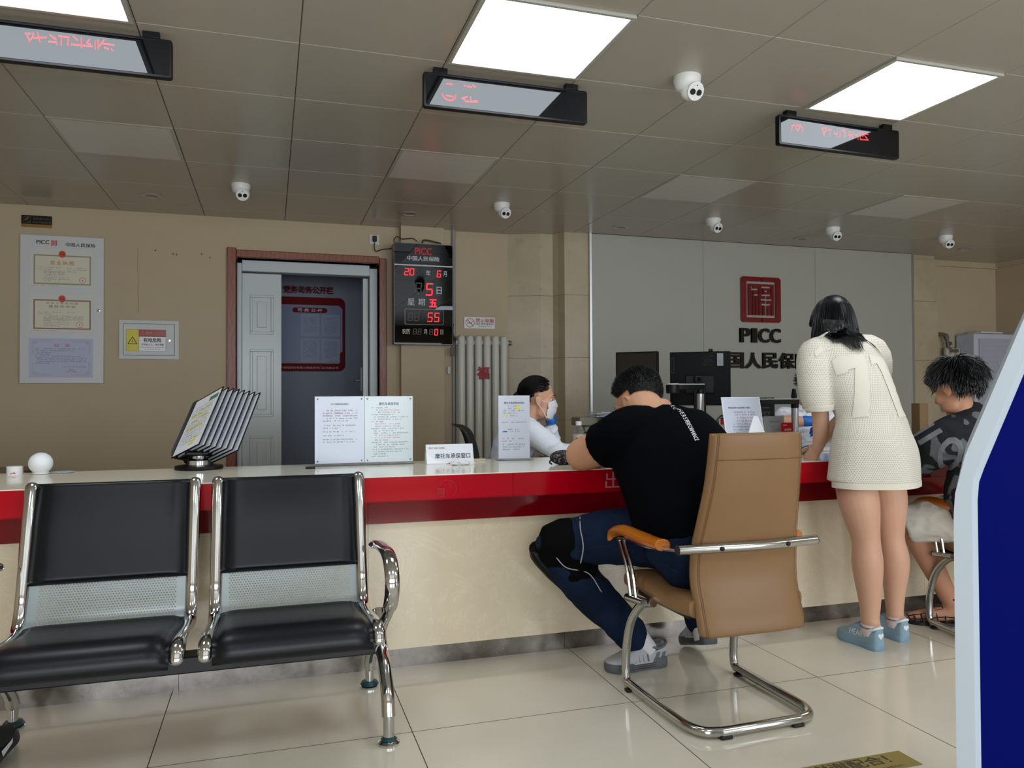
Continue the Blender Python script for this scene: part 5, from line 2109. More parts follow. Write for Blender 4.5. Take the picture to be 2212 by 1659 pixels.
# monitors
def monitor(L, Rr, zb, zt, label, front, name='monitor'):
    L, Rr = Vector((L[0], L[1], 0)), Vector((Rr[0], Rr[1], 0))
    ax = (Rr - L); w = ax.length; ax.normalize()
    out = Vector((ax.y, -ax.x, 0))       # towards the viewer
    c = (L + Rr) / 2
    t = thing(name, label, 'monitor', (c.x, c.y, DT))
    M = Matrix(((ax.x, 0, out.x, c.x), (ax.y, 0, out.y, c.y), (0, 1, 0, 0), (0, 0, 0, 1)))   # x along, y up, z toward viewer
    mb = MB()
    mb.box(-w / 2, w / 2, zb, zt, -0.032, 0.0, M)
    build('housing', mb, mat('monitor_black', (4, 4, 5), rough=0.4, spec=0.15), t, world=True, bevel=0.004)
    if front:
        mb = MB()
        mb.box(-w / 2 + .008, w / 2 - .008, zb + .02, zt - .008, 0.0, 0.0012, M)
        build('screen', mb, mat('screen_off', (22, 19, 18), rough=0.12), t, world=True)
    else:
        mb = MB()
        mb.rect(w / 2 - .075, w / 2 - .04, zt - .085, zt - .012, 0.0008, M)
        s = build('asset_label', mb, mat('label_grey', (150, 152, 156), rough=0.5), t, world=True)
        rng = random.Random(3)
        mb = MB()
        for q in range(4):
            text_lines(mb, w / 2 - .072, w / 2 - .044, zt - .056 - .007 * q, .005, rng, 0.0011, M)
        build('label_print', mb, INK, s, world=True, sharp=0)
        mb = MB()
        for q in range(6):
            text_lines(mb, w / 2 - .155, w / 2 - .09, zt - .03 - .0105 * q, .006, rng, 0.0008, M, fill=(1, .6, .7, .9, .4, 1)[q])
        mb.ringframe(-w / 2 + .006, -w / 2 + .025, zt - .125, zt - .035, 0.002, 0.0, 0.001, M)
        build('back_print', mb, mat('faint_print', (58, 58, 60), rough=0.6), t, world=True, sharp=0)
        mb = MB()
        mb.box(-.085, .085, zb + .07, zt - .14, 0.0, 0.016, M)
        build('back_bulge', mb, BLK, t, world=True, bevel=0.006)
        mb = MB()
        mb.box(0.05, 0.075, zt, zt + .016, -.03, -.008, M)
        build('webcam', mb, BLK, t, world=True, bevel=0.003)
    mb = MB()
    s = 1 if not front else -1
    mb.box(-.035, .035, DT, zb + .14, 0.004 if not front else -0.058, 0.03 if not front else -0.034, M)
    build('neck', mb, BLK, t, world=True, bevel=0.004)
    mb = MB()
    mb.box(-.11, .11, DT, DT + .012, -.09, .09, M)
    build('stand_base', mb, BLK, t, world=True, bevel=0.004)


R2 = (2.575, 3.930, 1.254)
L2 = (2.288, 4.130, 1.259)
monitor(L2, R2, 1.048, 1.367, 'black monitor seen from behind with a pale asset label, right of the man', False)
R1 = (2.085, 3.900, 1.250)
L1 = (1.900, 4.060, 1.254)
monitor(L1, R1, 1.06, 1.358, 'black monitor with dark screen just behind the head of the man in black', True)

# document cameras
def doc_camera(px, py, dirx, z_arm, label, cam_head=True, L=0.215):
    t = thing('document_camera', label, 'document camera', (px, py, DT))
    mb = MB()
    mb.box(px - .10, px + .06, py - .06, py + .06, DT, DT + .025)
    build('base', mb, BLK, t, world=True, bevel=0.006)
    mb = MB()
    mb.tube([(px, py, DT + .02), (px, py, z_arm - .05)], 0.0195, 18)
    build('post', mb, mat('post_silver', (186, 188, 190), rough=0.3, metal=0.8), t, world=True)
    mb = MB()
    mb.tube([(px, py, z_arm - .055), (px, py, z_arm - .01)], 0.021, 18)
    mb.prism(rrect(-L + .02, 0.025, -0.022, 0.022, 0.02), z_arm - .032, z_arm - .004, Tm(px, py, 0))
    if cam_head:
        mb.lathe([(0, z_arm - .052), (0.034, z_arm - .052), (0.036, z_arm - .032), (0.036, z_arm - .004), (0, z_arm - .004)], 24, Tm(px - L + .045, py, 0))
    a = build('arm', mb, BLK, t, world=True, bevel=0.003)
    mb = MB()
    mb.prism(rrect(-L + .02, 0.024, -0.02, 0.02, 0.018), z_arm - .004, z_arm, Tm(px, py, 0))
    if cam_head:
        mb.lathe([(0, z_arm - .004), (0.034, z_arm - .004), (0.034, z_arm + .001), (0, z_arm + .002)], 24, Tm(px - L + .045, py, 0))
    build('silver_top', mb, mat('silver_plastic', (186, 190, 194), rough=0.35), a, world=True)
    return t


d1 = (2.247, 3.720, 1.093)
tt = doc_camera(d1[0], d1[1], -1, (2.247, 3.720, 1.171)[2], 'document camera on a silver post in front of the labelled black monitor')
mb = MB()
mb.cbox((0, 0, 0.022), (0.042, 0.03, 0.044), Tm(d1[0] - .018, d1[1], (2.247, 3.720, 1.171)[2]))
hd = build('side_camera', mb, BLK, tt, world=True, bevel=0.006)
mb = MB()
mb.lathe([(0, 0.016), (0.007, 0.016), (0.008, 0.014)], 14, Tm(d1[0] - .018, d1[1], (2.247, 3.720, 1.171)[2] + .024) @ Rm(90, 0, 0))
build('lens', mb, BLKG, hd, world=True)
d2 = (2.858, 3.720, 1.037)
tt = doc_camera(d2[0], d2[1], -1, (2.859, 3.720, 1.087)[2], 'second document camera on a silver post left of the woman in white', False, 0.30)
mb = MB()
mb.lathe([(0, -.003), (0.013, -.003), (0.017, 0.012), (0.010, 0.055), (0, 0.057)], 14, Tm(d2[0] - .005, d2[1], (2.859, 3.720, 1.087)[2]))
build('knob', mb, BLK, tt, world=True)

# easel notice, card reader box and other small stands at the front of the counter
ex, ey = (2.988, 4.370, 0.800)[:2]
EY = 3.30
c = (2.255, 3.300, 1.001)
t = thing('easel_notice', 'tilted white notice stand with a printed letter beside the tan chair top', 'notice stand', (c[0], EY, CT))
Me = Tm(c[0] + .004, EY, CT + .004) @ Rm(-12, 0, 0) @ WALL
mb = MB()
mb.box(-0.108, 0.108, 0.0, 0.297, -0.003, 0.0, Me)
build('board', mb, WPAP, t, world=True)
mb = MB()
mb.ringframe(-0.111, 0.111, -0.001, 0.300, 0.004, -0.004, 0.001, Me)
build('edge', mb, mat('edge_white', (232, 234, 240), rough=0.3), t, world=True)
mb = MB()
rng = random.Random(31)
put_text(mb, '尊敬的摩托车投保客户您好：', -.014, .246, w=0.13, h=0.009, z=0.0006, M=Me, bold=0.02)
for q, a, b in ((.226, -.05, .075), (.213, -.066, .07), (.166, -.06, .06), (.153, -.066, .05), (.137, -.066, .06), (.124, -.066, -.03), (.094, -.04, .07)):
    text_lines(mb, a, b, q - .006, 0.0068, rng, 0.0006, Me)
build('sheet_print', mb, INK, t, world=True, sharp=0)
mb = MB()
for q, a, b in ((.197, -.04, .055), (.182, -.04, .055), (.108, -.06, .07)):
    text_lines(mb, a, b, q - .006, 0.0068, rng, 0.0006, Me)
build('red_print', mb, CR8, t, world=True, sharp=0)
mb = MB()
mb.flat([(-.012, .10), (.012, .10), (.055, -.0), (-.055, -.0)], 0.0, Tm((2.266, 3.230, 0.935)[0], 3.235, CT + .105) @ Rm(-6, 0, 0) @ WALL)
mb.flat([(-.055, 0), (.055, 0), (.055, -.105), (-.055, -.105)], 0.0, Tm((2.266, 3.230, 0.935)[0], 3.235, CT + .105) @ Rm(-6, 0, 0) @ WALL)
tag(build('triangle_card', mb, mat('tri_white', (236, 238, 242), rough=0.4), sharp=0), 'white card with a triangular top leaning against the tilted notice stand', 'card')

# black desktop computer box behind the notice
c1 = (2.872, 3.920, 1.095)
t = thing('mini_computer', 'black compact computer standing behind the tilted notice stand', 'computer', (c1[0], 3.95, DT))
a = Vector(((2.594, 4.020, 1.035)[0], 4.02, 0)); b = Vector(((2.856, 3.900, 1.034)[0], 3.90, 0))
ax = (b - a).normalized(); w = (b - a).length
Mz = Matrix(((ax.x, 0, ax.y, (a.x + b.x) / 2), (ax.y, 0, -ax.x, (a.y + b.y) / 2), (0, 1, 0, 0), (0, 0, 0, 1)))
mb = MB()
mb.box(-w / 2, w / 2, DT, 1.094, -0.055, 0.0, Mz)
build('case', mb, mat('computer_black', (14, 14, 15), rough=0.35), t, world=True, bevel=0.004)
rng = random.Random(6)
mb = MB()
mb.rect(w / 2 - .045, w / 2 - .022, 1.055, 1.088, 0.0008, Mz)
mb.rect(w / 2 - .075, w / 2 - .028, .955, .975, 0.0008, Mz)
build('case_label', mb, mat('label_grey', (150, 152, 156)), t, world=True)
mb = MB()
for q in (1.03, 1.005, .995, .985):
    text_lines(mb, w / 2 - .09, w / 2 - .03, q, .005, rng, 0.0008, Mz)
build('case_print', mb, mat('case_print', (140, 140, 142), rough=0.6), t, world=True, sharp=0)
mb = MB()
for q in range(5):
    mb.rect(-w / 2 + .006, -w / 2 + .022, .96 + q * .022, .972 + q * .022, 0.0008, Mz)
build('ports', mb, mat('port_grey', (92, 96, 98), rough=0.4, metal=0.6), t, world=True, sharp=0)

# black cables
mb = MB()
for k in range(3):
    z = (0.99, 0.975, 0.96)[k]
    p = (2.307, 3.620, 0.993)
    mb.tube(curve([(p[0] + .06, 3.66, z), (p[0] + .01, 3.63, z + .006), (p[0] - .035, 3.61, z - .03 - .01 * k), (p[0] - .045 + .01 * k, 3.60, z - .09), (p[0] - .02, 3.60, .803)], 6), 0.0045, 7)
tag(build('cable_bundle', mb, BLK), 'loose black cables hanging beside the payment sign', 'cable')

# payment sign
c = (2.222, 3.420, 0.963)
t = thing('payment_sign', 'white and red payment methods sign left of the tilted notice', 'sign', (c[0], 3.42, CT))
Mp = Tm(c[0] + .012, 3.42, CT) @ WALL
zt = (2.222, 3.420, 0.987)[2] - CT
mb = MB()
mb.box(-.055, .055, 0.0, zt, -.01, 0, Mp)
build('board', mb, mat('pay_white', (206, 204, 200), rough=0.4), t, world=True)
mb = MB()
mb.rect(-.055, .055, zt - .028, zt, 0.0008, Mp)
mb.rect(-.055, .055, zt - .16, zt - .145, 0.0008, Mp)
build('red_bands', mb, RED, t, world=True, sharp=0)
mb = MB()
for q, zz in ((-.012, zt - .05), (-.03, zt - .115)):
    mb.disc(.0085, .001, 14, Mp @ Tm(q, zz, 0))
build('red_marks', mb, RED, t, world=True, sharp=0)
mb = MB()
mb.prism(rrect(-.032, -.014, zt - .088, zt - .074, .003), 0, .001, Mp)
mb.prism(rrect(.008, .022, zt - .088, zt - .074, .003), 0, .001, Mp)
put_text(mb, 'VISA', .018, zt - .115, w=.026, h=.010, z=.001, M=Mp, bold=.02)
text_lines(mb, -.002, .03, zt - .054, .007, random.Random(1), .001, Mp)
build('dark_marks', mb, INKB, t, world=True, sharp=0)

# grey acrylic stand and red card
c = (2.520, 3.450, 0.958)
t = thing('grey_notice_stand', 'small grey printed acrylic stand behind the tan chair top', 'notice stand', (c[0], 3.45, CT))
Mp = Tm(c[0], 3.45, CT) @ WALL
zt = (2.521, 3.450, 0.997)[2] - CT
mb = MB()
mb.box(-.062, .062, 0, zt, -.004, 0, Mp)
build('pane', mb, mat('grey_pane', (150, 152, 150), rough=0.15), t, world=True)
mb = MB()
text_lines(mb, -.024, .04, zt - .033, .010, random.Random(5), .0006, Mp, dens=1.0)
paragraph(mb, -.02, .045, zt - .05, .011, .0055, 11, random.Random(44), .0006, Mp)
build('pane_print', mb, mat('pane_ink', (92, 94, 92), rough=0.6), t, world=True, sharp=0)
c = (2.580, 3.420, 0.941)
t = thing('red_desk_card', 'small red desk card in front of the second document camera', 'card', (c[0], 3.42, CT))
Mp = Tm(c[0], 3.42, CT) @ WALL
zt = (2.581, 3.420, 0.963)[2] - CT
mb = MB()
mb.box(-.035, .035, 0, zt, -.006, 0, Mp)
build('card', mb, mat('card_red', (176, 22, 34), rough=0.3), t, world=True)
mb = MB()
text_lines(mb, -.018, .026, zt - .041, .0105, random.Random(5), .0008, Mp, dens=1.0)
put_text(mb, 'PICC', -.014, zt - .013, w=.022, h=.006, z=.0008, M=Mp)
build('card_lettering', mb, PAPER, t, world=True, sharp=0)

# tablet and cable on the counter beside the woman's hand
p = (2.903, 3.529, 0.800)
t = thing('signature_pad', 'slim white signature pad on the counter beside the hand of the woman', 'pad', (p[0] + .05, p[1], CT))
mb = MB()
mb.box(p[0] - .03, p[0] + .2, p[1] - .03, p[1] + .11, CT, CT + .012)
build('pad', mb, WPL, t, world=True, bevel=0.004)
mb = MB()
mb.tube(curve([(p[0] - .03, p[1] + .02, CT + .012), (p[0] - .045, p[1] + .02, CT + .03), (p[0] - .10, p[1] + .03, CT + .026), (p[0] - .14, p[1] + .03, CT + .005), (p[0] - .09, p[1] - .03, CT + .004)], 6), 0.003, 6)
mb.cbox((p[0] - .03, p[1] + .02, CT + .014), (.02, .015, .026))
build('cable', mb, BLK, t, world=True)

# cardboard box behind the young man
p = (4.641, 4.600, 0.924)
t = thing('cardboard_box', 'small brown cardboard box standing behind the seated young man', 'box', (p[0], 4.6, .75))
mb = MB()
mb.box(p[0] - .04, p[0] + .04, 4.56, 4.64, 0.75, (4.643, 4.600, 1.041)[2])
build('carton', mb, mat('cardboard', (132, 104, 72), rough=0.7), t, world=True, bevel=0.002)
t = thing('side_desk', 'small side desk carrying the cardboard box behind the counter', 'desk', (p[0], 4.6, 0))
mb = MB()
mb.box(p[0] - .35, p[0] + .9, 4.45, 4.95, 0.722, 0.75)
build('desk_top', mb, mat('desk_dark', (60, 58, 56), rough=0.4), t, world=True)
for q in (-.3, .85):
    mb = MB()
    mb.box(p[0] + q - .02, p[0] + q + .02, 4.48, 4.9, 0, .722)
    build('side_panel', mb, mat('desk_dark', (60, 58, 56)), t, world=True)

# black office chair behind the counter
t = thing('office_chair', 'black mesh office chair in front of the column radiator', 'chair', (1.14, 4.45, 0))
mb = MB()
rows = [((1.02, 4.42), .96, .05), ((1.05, 4.40), .93, .2), ((1.09, 4.39), .84, .22), ((1.12, 4.39), .74, .22), ((1.13, 4.40), .62, .20)]
th = R(80)
axv = Vector((math.cos(th), math.sin(th), 0))
vs = []
W_ = 9
pr = [(-.10, .945, .13), (-.075, .94, .17), (-.03, .91, .19), (.0, .84, .20), (.02, .74, .205), (.022, .62, .19)]
pr = curve([(a, b, c) for a, b, c in pr], 4)
cen = Vector((1.14, 4.40, 0))
nv = Vector((-axv.y, axv.x, 0))
for side in (0, 1):
    for q in pr:
        for k in range(W_):
            u = -1 + 2 * k / (W_ - 1)
            pnt = cen + axv * (u * q.z) + Vector((q.x, 0, 0)) + nv * (0.04 * u * u * (1 if True else 0)) + nv * (-.016 * side)
            vs.append((pnt.x, pnt.y, q.y))
m = len(pr)
fs = []
for s in (0, 1):
    o = s * m * W_
    for i in range(m - 1):
        for k in range(W_ - 1):
            a = o + i * W_ + k
            fs.append((a, a + 1, a + W_ + 1, a + W_) if s else (a, a + W_, a + W_ + 1, a + 1))
for i in range(m - 1):
    for k in (0, W_ - 1):
        a = i * W_ + k; b = a + m * W_
        fs.append((a, a + W_, b + W_, b))
for k in range(W_ - 1):
    for i in (0, m - 1):
        a = i * W_ + k; b = a + m * W_
        fs.append((a, a + 1, b + 1, b))
mb.add(vs, fs)
build('backrest', mb, mat('mesh_black', (12, 12, 13), rough=0.6), t, world=True)
mb = MB()
mb.box(-.23, .23, -.22, .22, .44, .50, Tm(1.33, 4.50, 0) @ Rm(0, 0, 28))
build('seat', mb, mat('mesh_black', (12, 12, 13)), t, world=True, bevel=.02)
mb = MB()
mb.tube([(1.33, 4.5, .44), (1.33, 4.5, .1)], .025, 10)
for k in range(5):
    a = R(72 * k)
    mb.tube([(1.33, 4.5, .1), (1.33 + .28 * math.cos(a), 4.5 + .28 * math.sin(a), .05)], .018, 8)
    mb.ell((1.33 + .28 * math.cos(a), 4.5 + .28 * math.sin(a), .028), .028, None, 10, 8)
build('base', mb, BLK, t, world=True)
mb = MB()
mb.tube(curve([(1.33, 4.5, .43), (1.19, 4.43, .45), (1.165, 4.42, .6), (1.16, 4.42, .68)], 5), .02, 8)
build('back_support', mb, BLK, t, world=True)

# ================================================================= people: shared builders
SKIN = mat('skin_man', (198, 148, 116), rough=0.55, spec=0.35, sub=0.15)
SKINW = mat('skin_woman', (208, 158, 130), rough=0.5, spec=0.35, sub=0.15)
SKINL = mat('tights_skin', (204, 158, 132), rough=0.48, spec=0.35, sub=0.1)
SKINB = mat('skin_young', (188, 136, 108), rough=0.55, spec=0.35, sub=0.15)
HAIR = mat('black_hair', (15, 14, 15), rough=0.34, spec=0.5)
HAIRS = mat('cropped_hair', (17, 16, 17), rough=0.6, spec=0.4)
EYEW = mat('eye_white', (220, 216, 210), rough=0.2)
EYED = mat('eye_dark', (24, 16, 12), rough=0.15)
WSHIRT = mat('white_shirt', (226, 230, 238), rough=0.75, spec=0.2)
GLOVE = mat('blue_glove', (24, 104, 196), rough=0.35, spec=0.5)


def limb(mb, pts, rad, n=18, smooth=4, up=None, cap='round'):
    """tapered limb through the joints"""
    P = [Vector(p) for p in pts]
    rads = [(q, q) if not isinstance(q, (tuple, list)) else tuple(q) for q in rad]
    if smooth and len(P) > 2:
        Q = curve(P, smooth)
        Rr = curve([(a, b, 0) for a, b in rads], smooth)
        rads = [(q.x, q.y) for q in Rr]
        P = Q
    mb.tube(P, rads, n, cap=cap, up=up)


def head_frame(c, yaw, pitch, roll=0, s=1.0):
    return Matrix.Translation(c) @ Rm(0, 0, yaw) @ Rm(pitch, 0, 0) @ Rm(0, roll, 0) @ Matrix.Scale(s, 4)


def head_shapes(mb, M, ears=True):
    e = lambda c, r, m=None: mb.ell(c, r, M if m is None else M @ m, 24, 16)
    e((0, -.012, .035), (.075, .094, .083))
    e((0, .028, -.02), (.062, .062, .088))
    e((0, .034, -.07), (.046, .05, .042))
    e((0, .07, -.098), (.02, .018, .018))
    for s in (-1, 1):
        e((s * .036, .058, -.028), (.026, .028, .03))
        e((s * .042, .03, -.07), (.02, .035, .03))
        if ears:
            e((0, 0, 0), (.008, .019, .031), Tm(s * .076, -.006, -.008) @ Rm(-10, 0, -s * 18))
            e((0, 0, 0), (.007, .010, .010), Tm(s * .074, .0, -.032) @ Rm(0, 0, -s * 12))
            rim = [(s * .079, .006, .006), (s * .086, -.004, .020), (s * .087, -.018, .016), (s * .085, -.024, -.002), (s * .081, -.018, -.022), (s * .077, -.006, -.036)]
            mb.tube([M @ p for p in curve(rim, 4)], .0045 * M.to_scale().x, 8, cap='round')
    limb(mb, [M @ Vector(p) for p in ((0, .083, .022), (0, .095, .0), (0, .107, -.022))], [q * M.to_scale().x for q in (.008, .009, .012)], 12)
    for s in (-1, 1):
        e((s * .011, .092, -.028), (.009, .012, .008))
        limb(mb, [M @ Vector(p) for p in ((s * .012, .086, .024), (s * .03, .083, .028), (s * .05, .066, .02))], [q * M.to_scale().x for q in (.007, .008, .006)], 10)
    for z, r, f in ((-.056, .0058, .0), (-.067, .0065, -.001)):
        limb(mb, [M @ Vector(p) for p in ((-.023, .078 + f, z + .002), (-.010, .088 + f, z), (0, .090 + f, z), (.010, .088 + f, z), (.023, .078 + f, z + .002))], [q * M.to_scale().x for q in (.003, r, r, r, .003)], 10)


def eyes(M, parent):
    for s in (-1, 1):
        mb = MB()
        mb.ell((s * .031, .067, .004), (.0125, .0115, .0090), M, 14, 10)
        o = build('eye', mb, EYEW, parent, world=True)
        mb = MB()
        mb.ell((s * .031, .0758, .004), (.006, .0045, .006), M, 12, 8)
        build('iris', mb, EYED, o, world=True)
        mb = MB()
        mb.tube(curve([M @ Vector(p) for p in ((s * .013, .092, .024), (s * .03, .091, .031), (s * .05, .074, .026))], 4), [.0022, .0035, .0035, .0035, .003, .003, .003, .002, .001], 6)
        build('eyebrow', mb, HAIRS, parent, world=True)


def hand(mb, W, d, n, thumb=1, curl=25, s=1.0, spread=7, flen=1.0, fcurl=None):
    """hand at wrist W pointing along d, back of the hand facing n; thumb=+1 on the d x n side"""
    d = Vector(d).normalized()
    n = Vector(n)
    n = (n - d * n.dot(d)).normalized()
    t = d.cross(n).normalized() * thumb
    W = Vector(W)
    # palm
    limb(mb, [W - d * .02 * s, W + d * .02 * s, W + d * .055 * s, W + d * .088 * s], [(.024 * s, .019 * s), (.032 * s, .017 * s), (.041 * s, .015 * s), (.039 * s, .012 * s)], 16, 3, up=n)
    for i, (off, L, r) in enumerate(((.030, .070, .0088), (.010, .078, .0092), (-.011, .072, .0088), (-.030, .058, .0080))):
        base = W + d * (.086 - abs(off - .005) * .18) * s + t * off * s
        a = R(spread * (off / .03))
        dd = (d * math.cos(a) + t * math.sin(a)).normalized()
        c0 = curl if fcurl is None else fcurl[i]
        p = [base - dd * .02 * s, base]
        q = base
        ang = 0
        for k, fr in enumerate((.45, .32, .27)):
            ang += R(c0 * (0.7, 1.1, .8)[k])
            q = q + (dd * math.cos(ang) - n * math.sin(ang)) * L * flen * fr * s
            p.append(q)
        limb(mb, p, [r * s * x for x in (1.05, 1.05, 1.0, .92, .78)], 10, 2)
    b = W + d * .022 * s + t * .026 * s
    v1 = (d * .62 + t * .70 - n * .25).normalized()
    v2 = (d * .85 + t * .30 - n * .35).normalized()
    limb(mb, [b - v1 * .012 * s, b + v1 * .034 * s, b + v1 * .034 * s + v2 * .028 * s, b + v1 * .034 * s + v2 * .05 * s], [.014 * s, .0115 * s, .0100 * s, .0078 * s], 10, 3)


def scalp(M, region, n, rng, grow=1.0):
    """random root points on the skull where region(local_unit) holds -> (world pos, world normal, local unit)"""
    out = []
    c = Vector((0, -.012, .035)); r = Vector((.077 * grow, .096 * grow, .085 * grow))
    N3 = M.to_3x3().normalized()
    while len(out) < n:
        v = Vector((rng.gauss(0, 1), rng.gauss(0, 1), rng.gauss(0, 1)))
        if v.length < 1e-6:
            continue
        v.normalize()
        if not region(v):
            continue
        p = Vector((c.x + r.x * v.x, c.y + r.y * v.y, c.z + r.z * v.z))
        nn = Vector((v.x / r.x, v.y / r.y, v.z / r.z)).normalized()
        out.append((M @ p, (N3 @ nn).normalized(), v))
    return out


def cap_mesh(mb, M, region, grow):
    c = (0, -.012, .035); r = (.077 * grow, .096 * grow, .085 * grow)
    nu, nv = 56, 34
    ok = {}
    for i in range(nv):
        for k in range(nu):
            quad = []
            keep = True
            for di, dk in ((0, 0), (0, 1), (1, 1), (1, 0)):
                t = PI * (i + di) / nv; a = 2 * PI * ((k + dk) % nu) / nu
                v = Vector((math.sin(t) * math.cos(a), math.sin(t) * math.sin(a), math.cos(t)))
                if not region(v):
                    keep = False
                quad.append((i + di, (k + dk) % nu, v))
            if keep:
                ok[(i, k)] = quad
    idx = {}
    vs, fs = [], []
    for q in ok.values():
        f = []
        for i, k, v in q:
            if (i, k) not in idx:
                idx[(i, k)] = len(vs)
                vs.append((c[0] + r[0] * v.x, c[1] + r[1] * v.y, c[2] + r[2] * v.z))
            f.append(idx[(i, k)])
        fs.append(tuple(f[::-1]))
    mb.add(vs, fs, M)


def strand(mb, pts, w):
    """thin three sided lock tapering to a point"""
    m = len(pts)
    vs = []
    for i, p in enumerate(pts):
        t = (pts[min(i + 1, m - 1)] - pts[max(i - 1, 0)]).normalized()
        s = t.cross(Vector((0, 0, 1)))
        if s.length < 1e-4:
            s = Vector((1, 0, 0))
        s.normalize()
        u = s.cross(t)
        r = w * (1 - (i / (m - 1)) ** 2 * .92) * (0.7 if i == 0 else 1)
        for k in range(3):
            a = 2 * PI * k / 3 + PI / 2
            vs.append(p + s * r * math.cos(a) + u * r * math.sin(a) * .7)
    fs = []
    for i in range(m - 1):
        for k in range(3):
            l = (k + 1) % 3
            fs.append((i * 3 + k, i * 3 + l, i * 3 + 3 + l, i * 3 + 3 + k))
    mb.add(vs, fs)


def grow_hair(mb, roots, rng, length, w, seg, d0, grav, colliders, jitter=.05, margin=.006, const=False, top=None):
    """locks that start along d0(root) and fall under gravity, kept outside the collider meshes"""
    for p, n, v in roots:
        L = length(v) * rng.uniform(.85, 1.1)
        st = L / seg
        d = d0(p, n, v).normalized()
        pts = [p - n * .002]
        q = p.copy()
        for k in range(seg):
            d = (d + Vector((0, 0, -1)) * grav * (1 if const else (k + 1) / seg) + Vector((rng.gauss(0, jitter), rng.gauss(0, jitter), rng.gauss(0, jitter)))).normalized()
            q = q + d * st
            for c in colliders:
                h = c.find_nearest(q)
                if h[0] is not None:
                    dv = q - h[0]
                    if dv.dot(h[1]) < margin:
                        q = h[0] + h[1] * margin
            pts.append(q.copy())
        if top is not None and max(a.z for a in pts) > top:
            continue
        strand(mb, pts, w * rng.uniform(.7, 1.2))


def wrinkles(amp, sx, sy, sz, seed=0, mask=None):
    off = Vector((seed * 3.1, seed * 1.7, seed * .9))

    def f(co, n):
        p = Vector((co.x * sx, co.y * sy, co.z * sz)) + off
        a = noise.noise(p) + .5 * noise.noise(p * 2.1)
        a = (1 - abs(a) * 2.2)
        k = mask(co) if mask else 1
        return amp * a * k
    return f


def shoe(parent, M, L, mats, style, sole_h=.026, W=1.0, hk=1.0):
    """M: heel at the origin, toe along +y, z up.  mats = dict(sole, upper, lining, trim)"""
    half = [(0.0, .0), (.02, .022), (.06, .031), (.16, .036), (.34, .033), (.5, .037), (.68, .046), (.82, .044), (.93, .031), (.985, .014), (1.0, 0.0)]
    prof = curve([(y * L, x * W * L / .27, 0) for y, x in half], 4)
    ol = [(q.y, q.x) for q in prof] + [(-q.y, q.x) for q in prof[::-1][1:-1]]
    mb = MB()
    n = len(ol)
    zs = [(0, .94), (.006, 1.0), (sole_h * .6, 1.03), (sole_h, .99)]
    vs = []
    for z, k in zs:
        for x, y in ol:
            toe = max(0, (y / L - .75)) ** 2 * .35 * L
            vs.append((x * k, (y - L / 2) * (1 + (k - 1) * .4) + L / 2, z + (toe if z < sole_h * .5 else toe * .6) + (sole_h * .35 * max(0, 1 - y / L * 1.6) if z == sole_h and style == 'runner' else 0)))
    fs = []
    for r_ in range(len(zs) - 1):
        for k in range(n):
            l = (k + 1) % n
            fs.append((r_ * n + k, r_ * n + l, (r_ + 1) * n + l, (r_ + 1) * n + k))
    fs.append(tuple(range(n))[::-1])
    fs.append(tuple(range((len(zs) - 1) * n, len(zs) * n)))
    mb.add(vs, fs, M)
    s = build('sole', mb, mats['sole'], parent, world=True, sharp=50)
    # upper : sections along the foot
    secs = [(.005, .018, .085), (.04, .028, .098), (.12, .033, .090), (.24, .034, .084), (.36, .035, .098), (.48, .038, .094), (.62, .043, .078), (.76, .043, .062), (.88, .036, .052), (.96, .022, .042), (.992, .008, .034)]
    C = curve([(a * L, b * W * L / .27, c * L / .27 * hk) for a, b, c in secs], 3)
    NN = 17
    vs = []
    for q in C:
        for k in range(NN):
            a = PI * k / (NN - 1)
            ca, sa = math.cos(a), math.sin(a)
            x = math.copysign(abs(ca) ** .6, ca) * q.y
            toe = max(0, (q.x / L - .75)) ** 2 * .2 * L
            z = sole_h * .8 + toe + (q.z - sole_h * .8) * sa ** .75
            if .05 * L < q.x < .40 * L and sa > .75:
                z -= .02 * (sa - .75) * 4 * L / .27     # foot opening
            vs.append((x, q.x, z))
    fs = []
    for i in range(len(C) - 1):
        for k in range(NN - 1):
            fs.append((i * NN + k, i * NN + k + 1, (i + 1) * NN + k + 1, (i + 1) * NN + k))
    fs.append(tuple(range(NN)))
    fs.append(tuple(range((len(C) - 1) * NN, len(C) * NN))[::-1])
    mb = MB()
    mb.add(vs, fs, M)
    up = build('upper', mb, mats['upper'], parent, world=True, sharp=60)
    bv = bvh_of(up)
    # laces
    mb = MB()
    for i in range(5):
        y = (.43 + .05 * i) * L
        h = (.100 - .0068 * i) * L / .27 * hk
        mb.tube([M @ Vector((x, y + abs(x) * .3, h - x * x * 10 + .001)) for x in (-.022, -.011, 0, .011, .022)], .0028, 6)
    build('laces', mb, mats['lace'], parent, world=True)
    # collar lining
    mb = MB()
    ring = [(-.026, .07), (-.030, .18), (-.026, .30), (-.016, .38), (0, .41), (.016, .38), (.026, .30), (.030, .18), (.026, .07), (.014, .02), (0, .008), (-.014, .02)]
    hz = [.088, .080, .086, .096, .100, .096, .086, .080, .088, .096, .098, .096]
    mb.tube([M @ Vector((x * W * L / .27, y * L, z * L / .27 * hk)) for (x, y), z in zip(ring, hz)], .0055, 8, closed=True)
    build('collar', mb, mats['lining'], parent, world=True)
    return s, up, bv

